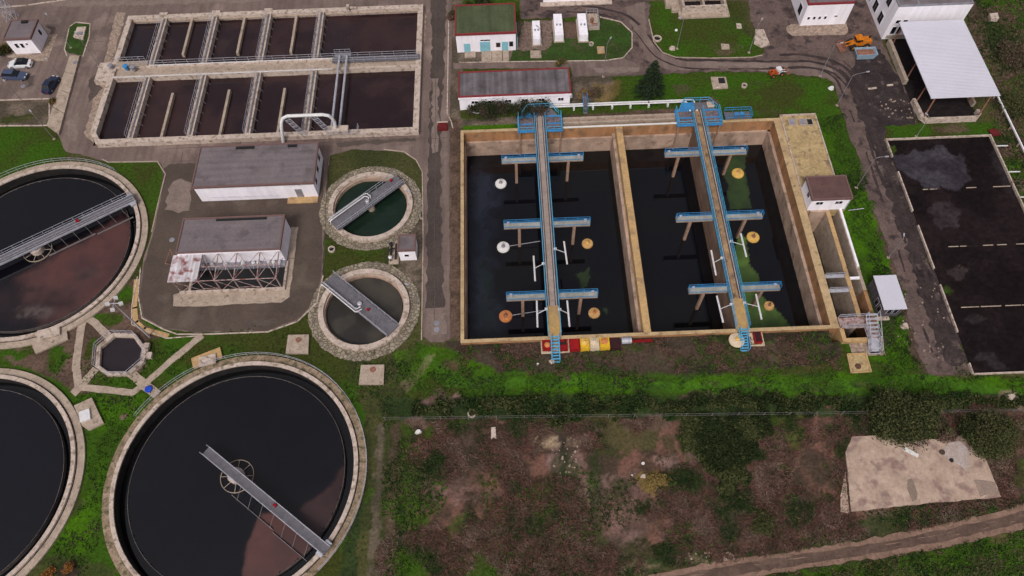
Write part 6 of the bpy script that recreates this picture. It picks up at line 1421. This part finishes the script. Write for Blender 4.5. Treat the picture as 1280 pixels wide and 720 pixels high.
M['machine_red'] = pm('machine_red', (.42, .09, .02), (.28, .05, .02), scale=2, fine=5, var=.25, rough=.5)
M['orange_paint'] = pm('orange_paint', (.60, .19, .015), (.42, .12, .015), scale=2, fine=5, var=.25, rough=.5)
def loader(px, py, rz, s, label, white=False):
    x, y = P(px, py, 1.0); t = thing('wheel_loader', (x, y, .04), label, 'loader', rz=rz)
    B = lambda *a: MB().box(*[v * s for v in a])
    B(-2.3, -.75, .8, .1, .75, 1.75).build('engine_hood', 'orange_paint' if not white else 'machine_red', t, world=False)
    B(.1, -.6, .6, 1.6, .6, 1.2).build('chassis', 'orange_paint' if not white else 'pipe_white', t, world=False)
    cb = B(-.3, -.7, 1.75, .9, .7, 2.3).build('cab', 'glass' if not white else 'pipe_white', t, world=False)
    B(-.4, -.78, 2.3, 1.0, .78, 2.42).build('cab_roof', 'orange_paint' if not white else 'pipe_white', t, world=False)
    for sx in (-1.5, 1.2):
        for sy in (-1, 1):
            w = MB().tube((sx * s, sy * .6 * s, .65 * s), (sx * s, sy * 1.1 * s, .65 * s), .65 * s, 18).build('wheel', 'rubber', t, world=False)
            MB().tube((sx * s, sy * 1.09 * s, .65 * s), (sx * s, sy * 1.13 * s, .65 * s), .3 * s, 12).build('rim', 'orange_paint', w, world=False)
    for sy in (-.4, .4): MB().tube((.9 * s, sy * s, 1.5 * s), (3.0 * s, sy * s, .7 * s), .12 * s, 6).build('lift_arm', 'orange_paint' if not white else 'pipe_white', t, world=False)
    MB().prism([(2.8 * s, -1.2 * s), (2.9 * s, -1.2 * s), (2.9 * s, 1.2 * s), (2.8 * s, 1.2 * s)], .2 * s, 1.2 * s).prism([(2.9 * s, -1.2 * s), (3.9 * s, -1.2 * s), (3.9 * s, 1.2 * s), (2.9 * s, 1.2 * s)], .2 * s, .3 * s).prism([(2.9 * s, 1.15 * s), (3.7 * s, 1.15 * s), (3.7 * s, 1.2 * s), (2.9 * s, 1.2 * s)], .3 * s, .9 * s).prism([(2.9 * s, -1.2 * s), (3.7 * s, -1.2 * s), (3.7 * s, -1.15 * s), (2.9 * s, -1.15 * s)], .3 * s, .9 * s).build('bucket', 'rust', t, world=False)
    B(-2.2, -.3, 1.75, -1.9, -.1, 2.3).build('exhaust', 'black', t, world=False)
loader(1073, 53, PI + .1, .92, 'orange wheel loader parked in front of the tall white building'); loader(972, 88.5, 0.25, .62, 'small orange and white machine parked at the north edge of the basin lawn', white=True)
x, y = P(1081, 67.5, .6); t = thing('skip', (x, y, .04), 'light blue waste skip filled with rusty scrap below the orange loader', 'skip')
a = [(-1.9, -1.0), (1.9, -1.0), (1.9, 1.0), (-1.9, 1.0)]; b = [(-1.5, -.8), (1.5, -.8), (1.5, .8), (-1.5, .8)]
vs = [(x + p, y + q, .1) for p, q in b] + [(x + p, y + q, 1.3) for p, q in a] + [(x + p * .94, y + q * .9, 1.3) for p, q in a] + [(x + p * .94, y + q * .9, .25) for p, q in b]
MB().add(vs, [(3, 2, 1, 0)] + [(i, (i + 1) % 4, 4 + (i + 1) % 4, 4 + i) for i in range(4)] + [(4 + i, 4 + (i + 1) % 4, 8 + (i + 1) % 4, 8 + i) for i in range(4)] + [(8 + i, 8 + (i + 1) % 4, 12 + (i + 1) % 4, 12 + i) for i in range(4)]).build('shell', pm('skip_blue', (.28, .38, .48), (.2, .28, .36), scale=2), t)
MB().box(x - 1.5, y - .7, .25, x + 1.5, y + .7, 1.05).build('scrap_fill', 'rust', t)
# tank rubble by the muddy yard
for (px, py, s, lab) in ((1090, 111, 1.5, 'pale plank lying in the mud west of the sludge store'), (1112, 107, 1.1, 'thin pale plank beside the end of the sludge store wall')):
    x, y = P(px, py); MB().obox((x, y, .12), (s, .35, .12), .1).build('plank', 'concrete_pale', label=lab, cat='plank')
# ================================================================== vegetation
M['leaf_dark'] = pm('leaf_dark', (.028, .040, .013), (.016, .024, .009), scale=1.5, fine=6, var=.4, bump=0)
M['leaf_mid'] = pm('leaf_mid', (.075, .080, .030), (.045, .052, .020), scale=1.2, fine=6, var=.4, bump=0)
M['leaf_olive'] = pm('leaf_olive', (.085, .085, .038), (.055, .055, .026), scale=1.2, fine=6, var=.4, bump=0)
M['leaf_fir'] = pm('leaf_fir', (.026, .042, .028), (.016, .028, .020), scale=1.5, fine=6, var=.4, bump=0)
M['leaf_orange'] = pm('leaf_orange', (.30, .13, .03), (.18, .08, .03), scale=1.5, fine=6, var=.4, bump=0)
M['leaf_straw'] = pm('leaf_straw', (.26, .18, .06), (.17, .12, .045), scale=1.5, fine=6, var=.4, bump=0)
M['dead_brush'] = pm('dead_brush', (.16, .092, .075), (.075, .05, .038), scale=.5, fine=6, var=.4, bump=0)
M['dead_pale'] = pm('dead_pale', (.20, .13, .105), (.13, .09, .07), scale=.5, fine=6, var=.4, bump=0)
M['dead_red'] = pm('dead_red', (.165, .075, .06), (.085, .045, .037), scale=.5, fine=6, var=.3, bump=0)
M['grass_green'] = pm('grass_green', (.055, .12, .012), (.034, .07, .010), scale=.3, fine=5, var=.4, bump=0)
M['grass_dark'] = pm('grass_dark', (.028, .05, .014), (.018, .032, .01), scale=.3, fine=5, var=.4, bump=0)

def leaves(centres, size, jitter=.35, seed=1, up=.4, wid=.5):
    """one small quad per centre, turned at random -> arrays for a single mesh"""
    r = np.random.default_rng(seed); n = len(centres); c = np.asarray(centres, float)
    a = r.normal(size=(n, 3)); a[:, 2] *= up; a /= np.linalg.norm(a, axis=1)[:, None] + 1e-9
    b = r.normal(size=(n, 3)); b -= (b * a).sum(1)[:, None] * a; b /= np.linalg.norm(b, axis=1)[:, None] + 1e-9
    s = size * (1 + jitter * r.uniform(-1, 1, n))[:, None]
    v = np.stack([c - a * s, c + b * s * wid, c + a * s, c - b * s * wid], 1).reshape(-1, 3)
    f = np.arange(4 * n).reshape(-1, 4)
    return v, f
def quadmesh(name, v, f, mats, mi=None, parent=None, **t):
    off = wloc(parent) if parent is not None else Vector((0, 0, 0))
    me = bpy.data.meshes.new(name); me.from_pydata((v - np.array([off.x, off.y, off.z])).tolist(), [], f.tolist())
    for m in mats: me.materials.append(M[m])
    if mi is not None: me.polygons.foreach_set('material_index', np.asarray(mi, np.int32))
    o = bpy.data.objects.new(name, me); COL.objects.link(o)
    if parent is not None: o.parent = parent
    return tag(o, **t)
def bush(px, py, rx, ry, h, name, label, cat, mats, n=900, size=.22, seed=1, trunk=True, group=None):
    x, y = P(px, py, h * .5); r = np.random.default_rng(seed)
    t = thing(name, (x, y, 0), label, cat, group)
    k = max(9, int(rx * ry * 4.5)); cl = []
    for _ in range(k):
        a = r.uniform(0, 2 * PI); d = math.sqrt(r.uniform(0, 1)) * .8; q = r.uniform(.35, .95) * (1 - .4 * d)
        cl.append((x + rx * d * math.cos(a), y + ry * d * math.sin(a), h * q, r.uniform(.22, .42) * min(rx, ry) + .12))
    pts = []; own = []; n = int(n * 1.9); size *= .7; tone = r.integers(0, len(mats), k)
    for i in range(n):
        ci = r.integers(0, k); own.append(tone[ci] if r.uniform() < .75 else r.integers(0, len(mats))); c = cl[ci]; d = r.normal(size=3); d /= np.linalg.norm(d); rr = c[3] * r.uniform(.3, 1.5)
        p = (c[0] + d[0] * rr, c[1] + d[1] * rr, max(.05, c[2] + d[2] * rr * .8)); pts.append(p)
    v, f = leaves(pts, size, seed=seed)
    quadmesh('crown', v, f, mats, np.array(own), t)
    if trunk:
        mb = MB()
        for c in cl[:7]: mb.tube((x + r.uniform(-.15, .15), y + r.uniform(-.15, .15), 0), (c[0], c[1], c[2]), .09, 5, r2=.03)
        mb.build('trunk', 'bark', t)
    return t
# fir
x, y = P(811, 119); t = thing('fir_tree', (x, y, 0), 'dark fir tree on the verge between the road and the white pipeline', 'tree')
H_ = 8.0; MB().tube((x, y, 0), (x, y, H_), .2, 8, r2=.03).build('trunk', 'bark', t)
r = np.random.default_rng(5); pts = []
for k in range(26):
    z = .8 + (H_ - 1.0) * k / 25; R = 3.0 * (1 - z / H_) ** .85 + .15
    for j in range(int(6 + R * 3)):
        a = r.uniform(0, 2 * PI); RR = R * r.uniform(.7, 1.12)
        for s in np.linspace(.12, 1, int(5 + RR * 7)):
            for q in range(2): pts.append((x + RR * s * math.cos(a) + r.normal() * .09, y + RR * s * math.sin(a) + r.normal() * .09, z - .35 * s * RR * .4 + r.normal() * .07))
v, f = leaves(pts, .16, seed=3); quadmesh('crown', v, f, ['leaf_fir', 'leaf_dark'], r.integers(0, 2, len(f)), t)
# shrubs and trees
bush(612, 136, 4.6, 2.1, 2.6, 'bush', 'dark bush in front of the western half of the workshop', 'bush', ['leaf_dark', 'leaf_dark', 'bark'], 5200, .15, 11)
bush(662, 134, 3.9, 2.1, 3.0, 'bush', 'dark twiggy bush in front of the eastern half of the workshop', 'bush', ['leaf_dark', 'bark', 'leaf_dark'], 4600, .15, 12)
bush(590, 134, 1.0, .7, 1.3, 'bush', 'low dark bush by the bent white pipe', 'bush', ['leaf_dark'], 700, .2, 13)
bush(730, 118, 1.0, .9, 1.3, 'bush', 'rusty brown bush near the small blue footbridge', 'bush', ['leaf_orange', 'dead_brush', 'leaf_straw'], 700, .16, 14)
bush(747, 115, 1.1, 1.0, 1.2, 'bush', 'thin brown thicket east of the workshop', 'bush', ['dead_brush', 'leaf_mid'], 650, .16, 15)
bush(700, 77, 1.2, .6, 1.5, 'bush', 'yellowish bush on the verge behind the workshop', 'bush', ['leaf_straw', 'leaf_olive'], 700, .16, 16)
bush(1127, 520, 4.8, 3.6, 4.0, 'broad_tree', 'broad dark olive tree at the north edge of the old slab', 'tree', ['leaf_mid', 'leaf_dark', 'leaf_olive', 'leaf_mid'], 7500, .24, 21)
bush(1160, 506, 2.2, 1.6, 2.2, 'bush', 'dark bush between the two olive trees above the old slab', 'bush', ['leaf_dark', 'leaf_mid'], 2000, .22, 22)
bush(1182, 540, 1.6, 1.2, 1.4, 'bush', 'brownish bush at the north edge of the old slab', 'bush', ['dead_brush', 'leaf_olive'], 1000, .2, 27)
bush(1241, 543, 3.2, 3.2, 3.6, 'round_tree', 'rounded yellowish green tree at the north-east corner of the old slab', 'tree', ['leaf_olive', 'leaf_mid'], 5600, .2, 23)
bush(1215, 540, 1.8, 1.8, 2.2, 'bush', 'low dark bush touching the rounded tree', 'bush', ['leaf_mid', 'leaf_dark'], 1500, .2, 24)
bush(822, 602, 1.8, 1.1, .8, 'bush', 'straw yellow bush in the middle of the field', 'bush', ['leaf_straw'], 1200, .16, 25, trunk=False)
bush(954, 655, 1.5, 1.7, 1.3, 'bush', 'yellow green bush in the lower field', 'bush', ['leaf_olive', 'leaf_mid'], 1200, .18, 26)
bush(85, 709, .8, .7, 1.0, 'bush', 'small orange bush at the bottom left between clarifiers', 'bush', ['leaf_orange'], 420, .13, 31)
bush(60, 715, .8, .6, .9, 'bush', 'orange bush cut by the bottom edge at the left', 'bush', ['leaf_orange'], 420, .13, 32)
bush(66, 128, .6, 1.0, 1.0, 'bush', 'orange bush at the kerb corner by the long slab strip', 'bush', ['leaf_orange', 'leaf_mid'], 420, .15, 33)
bush(4, 62, 1.2, 2.0, 2.0, 'bush', 'autumn coloured bush at the left edge behind the gatehouse', 'bush', ['leaf_orange', 'leaf_dark', 'leaf_mid'], 1300, .2, 34)
bush(565, 18, 1.2, 1.0, 1.8, 'bush', 'yellowish bush at the north-west corner of the green roofed building', 'bush', ['leaf_olive', 'dead_brush'], 900, .18, 36)
bush(600, 3, 3.4, .9, 1.8, 'bush', 'dark bush behind the green roofed building', 'bush', ['leaf_dark', 'leaf_mid'], 1600, .2, 37)
bush(1268, 70, 3.0, 3.4, 1.7, 'bush', 'brown thicket at the upper right edge', 'bush', ['dead_brush', 'leaf_olive', 'bark'], 2600, .22, 38)
bush(1265, 130, 2.6, 3.0, 1.4, 'bush', 'olive thicket behind the concrete fence', 'bush', ['leaf_olive', 'leaf_mid'], 1800, .2, 39)
# dark ivy-like thicket in the field: a mass nobody could count
def scatter(poly, n, hmax, size, mats, name, seed, label=None, up=.6, thin=None, kind='stuff', prob=None, blades=3, wid=.5, patch=.35):
    r = np.random.default_rng(seed); xs = [p[0] for p in poly]; ys = [p[1] for p in poly]
    X = r.uniform(min(xs), max(xs), n); Y = r.uniform(min(ys), max(ys), n); k = inpoly(X + (fbm(X, Y, .4, seed) - .5) * 6, Y + (fbm(X, Y, .4, seed + 5) - .5) * 6, poly)
    if thin is not None: k &= fbm(X, Y, thin[0], seed + 2) > thin[1] + r.uniform(-.05, .05, n)
    for h in HOLES: k &= ~inpoly(X, Y, h)
    if clear:
        for h in clear: k &= ~inpoly(X, Y, h)
    X = X[k]; Y = Y[k]; Z = gz(X, Y); m = len(X)
    hh = hmax * r.uniform(.35, 1, m)
    C = []
    for b in range(blades):
        C.append(np.stack([X + r.normal(size=m) * size * .7, Y + r.normal(size=m) * size * .7, Z + hh * r.uniform(.15, 1, m)], 1))
    C = np.concatenate(C); v, f = leaves(C, size, .5, seed, up, wid)
    cp = np.cumsum(prob if prob is not None else np.full(len(mats), 1 / len(mats))); nn = fbm(X, Y, patch, seed + 11); rk = np.argsort(np.argsort(nn + r.normal(size=m) * .055)) / max(1, m)
    mi = np.tile(np.minimum(np.searchsorted(cp, rk), len(mats) - 1), blades)
    o = quadmesh(name, v, f, mats, mi, kind=kind)
    if label: o['label'] = label
    return o
clear = [slab]
scatter(W((850, 520), (960, 518), (955, 575), (925, 600), (918, 625), (905, 618), (885, 590), (858, 560)), 26000, .7, .16, ['leaf_dark', 'leaf_dark', 'leaf_mid'], 'undergrowth', 41, 'dark green creeper thicket in the field')
hedge = scatter(W((515, 503), (800, 502), (1060, 497), (1300, 494), (1300, 511), (1060, 514), (800, 518), (515, 522)), 26000, 1.0, .16, ['leaf_dark', 'leaf_mid', 'grass_dark'], 'hedge_growth', 42, 'low overgrown dark green hedge strip above the field')
fld = W((480, 527), (1300, 520), (1300, 632), (1078, 676), (860, 706), (700, 735), (470, 760))
slab_clear = slab
clear = [slab_clear, W(*dr_top, *dr_bot)]
scatter(fld, 100000, .34, .26, ['dead_pale', 'dead_brush', 'dead_red', 'bark', 'leaf_olive', 'grass_dark'], 'dry_brush', 43, 'dry brown brush over the field', thin=(.18, .46), prob=[.12, .26, .26, .12, .10, .14], up=.25, wid=.13)  # bark-coloured blades paint in the dark shading between brush clumps
scatter(fld, 40000, .3, .13, ['grass_green', 'grass_dark', 'leaf_olive'], 'weeds', 44, 'green weeds over the field', thin=(.14, .54), prob=[.35, .45, .2])
scatter(W((700, 735), (900, 733), (1120, 698), (1300, 660), (1300, 760), (700, 780)), 9000, .3, .15, ['grass_dark', 'grass_green', 'leaf_olive'], 'weeds', 45, 'weeds below the dirt road')
scatter(W((540, 462), (1300, 468), (1300, 500), (520, 502), (480, 520), (430, 500), (460, 440)), 16000, .22, .13, ['grass_green', 'grass_dark', 'leaf_olive'], 'grass', 46, 'lush grass band south of the basin', prob=[.5, .4, .1], thin=(.3, .42))
clear = [[(BX0, BY0), (BX1, BY0), (BX1, BY1), (BX0, BY1)]]
scatter(W((570, 432), (1045, 412), (1045, 462), (580, 470)), 9000, .3, .2, ['dead_brush', 'dead_red', 'grass_dark', 'grass_green', 'leaf_olive'], 'weeds', 51, 'rough weeds on the bank below the basin', thin=(.25, .5), prob=[.3, .2, .2, .2, .1], wid=.2)
clear = [W(*dr_top, *dr_bot)]
scatter(W((640, 745), (860, 702), (1078, 668), (1290, 622), (1290, 670), (1117, 703), (900, 738), (700, 770)), 9000, .25, .14, ['grass_green', 'leaf_olive', 'dead_brush', 'grass_dark'], 'weeds', 52, 'grassy edges of the dirt road')
clear = [W((540, 60), (645, 0), (800, 0), (810, 80), (1053, 97), (1053, 88), (780, 88), (570, 80))]
scatter(W((1022, 140), (1055, 140), (1100, 290), (1142, 432), (1155, 470), (1090, 470), (1110, 400), (1085, 330)), 7000, .3, .15, ['grass_green', 'grass_dark'], 'grass', 47, 'rough grass between the pump channels and the muddy road', prob=[.65, .35])
clear = [W((1100, 172), (1236, 168), (1300, 300), (1300, 480), (1210, 470))]
scatter(W((1216, 0), (1300, 0), (1300, 260), (1262, 230), (1236, 165), (1216, 60)), 9000, .4, .18, ['grass_dark', 'leaf_olive', 'dead_brush', 'grass_green'], 'weeds', 48, 'weeds and scrub in the upper right corner', prob=[.35, .25, .25, .15])
clear = [circle(*C1, CR + .2), circle(*C2, CR + .2), circle(*C3, CR + .2)] + [stripw(W(*p), 1.4) for p in ([(103, 401), (95, 457), (100, 484), (166, 490), (185, 475), (256, 418)], [(113, 396), (134, 420)])] + [OCT]
scatter(W((50, 455), (250, 425), (250, 450), (200, 490), (150, 560), (110, 700), (110, 760), (0, 760), (60, 690), (110, 560), (80, 480)), 9000, .2, .12, ['grass_green', 'grass_dark', 'leaf_olive'], 'grass', 49, 'grass between the clarifiers', prob=[.55, .3, .15], thin=(.4, .42))
clear = [circle(*S1, 8.4), circle(*S2, 8.4), circle(*C3, CR + .3)]
scatter(W((250, 420), (400, 400), (410, 300), (480, 300), (420, 420), (530, 430), (500, 520), (450, 520), (460, 760), (400, 760), (455, 600), (440, 500), (300, 440)), 9000, .18, .11, ['grass_green', 'grass_dark', 'leaf_olive'], 'grass', 50, 'grass around the small round tanks', prob=[.4, .4, .2], thin=(.35, .45))
# loose stones on the mud, uncountable
r = np.random.default_rng(61); mb = MB()
for (a, b, c, d, n) in ((1100, 125, 1140, 148, 40), (1120, 360, 1180, 450, 40), (690, 545, 725, 600, 40), (860, 690, 920, 700, 30)):
    for _ in range(n):
        x, y = P(r.uniform(a, b), r.uniform(c if c < d else d, d if c < d else c)) if False else P(a + (c - a) * r.uniform(), b + (d - b) * r.uniform())
        s = r.uniform(.04, .17); mb.obox((x, y, s * .3 + .03), (s * 2, s * 1.5, s), r.uniform(0, 3), r.uniform(-.3, .3))
mb.build('rubble', 'gravel', kind="stuff", label="scattered stones and clods")
# ------------------------------------------------------------------ camera, light, render settings
cam = bpy.data.objects.new('camera', bpy.data.cameras.new('camera')); COL.objects.link(cam)
up = Vector((0, math.sin(TH), math.cos(TH))); fw = Vector((0, math.cos(TH), -math.sin(TH))); X = Vector((1, 0, 0))
ca, sa = math.cos(ROLL), math.sin(ROLL)
cx = X * ca - up * sa; cy = X * sa + up * ca
mw = Matrix.Identity(4)
for r in range(3): mw[r][0] = cx[r]; mw[r][1] = cy[r]; mw[r][2] = -fw[r]
mw[2][3] = CAMH
cam.matrix_world = mw
cam.data.sensor_width = 36; cam.data.lens = FPX / 1280 * 36; cam.data.clip_start = 1; cam.data.clip_end = 9000
SC.camera = cam
w = bpy.data.worlds.new('World'); SC.world = w; w.use_nodes = True
nt = w.node_tree; bg = nt.nodes['Background']
sky = nt.nodes.new('ShaderNodeTexSky'); sky.sky_type = 'NISHITA'; sky.sun_disc = False
EL, AZ = math.radians(52), math.radians(200)
sky.sun_elevation = EL; sky.sun_rotation = AZ; sky.air_density = 1.0; sky.dust_density = 6; sky.ozone_density = 1
hs = nt.nodes.new('ShaderNodeHueSaturation'); hs.inputs['Saturation'].default_value = .3; hs.inputs['Hue'].default_value = .54
nt.links.new(sky.outputs[0], hs.inputs['Color']); nt.links.new(hs.outputs[0], bg.inputs['Color'])
bg.inputs['Strength'].default_value = .112
sl = bpy.data.lights.new('sun', 'SUN'); sl.energy = 1.45; sl.angle = math.radians(14); sl.color = (1, .92, .85)
so = bpy.data.objects.new('sun', sl); COL.objects.link(so)
# direction TO the sun: azimuth measured clockwise from +Y as in the sky texture
d = Vector((math.sin(AZ) * math.cos(EL), math.cos(AZ) * math.cos(EL), math.sin(EL)))
so.rotation_euler = (-d).to_track_quat('-Z', 'Y').to_euler()
SC.view_settings.view_transform = 'Standard'; SC.view_settings.look = 'None'; SC.view_settings.gamma = 1; SC.view_settings.exposure = -.04
SC.render.engine = 'CYCLES'
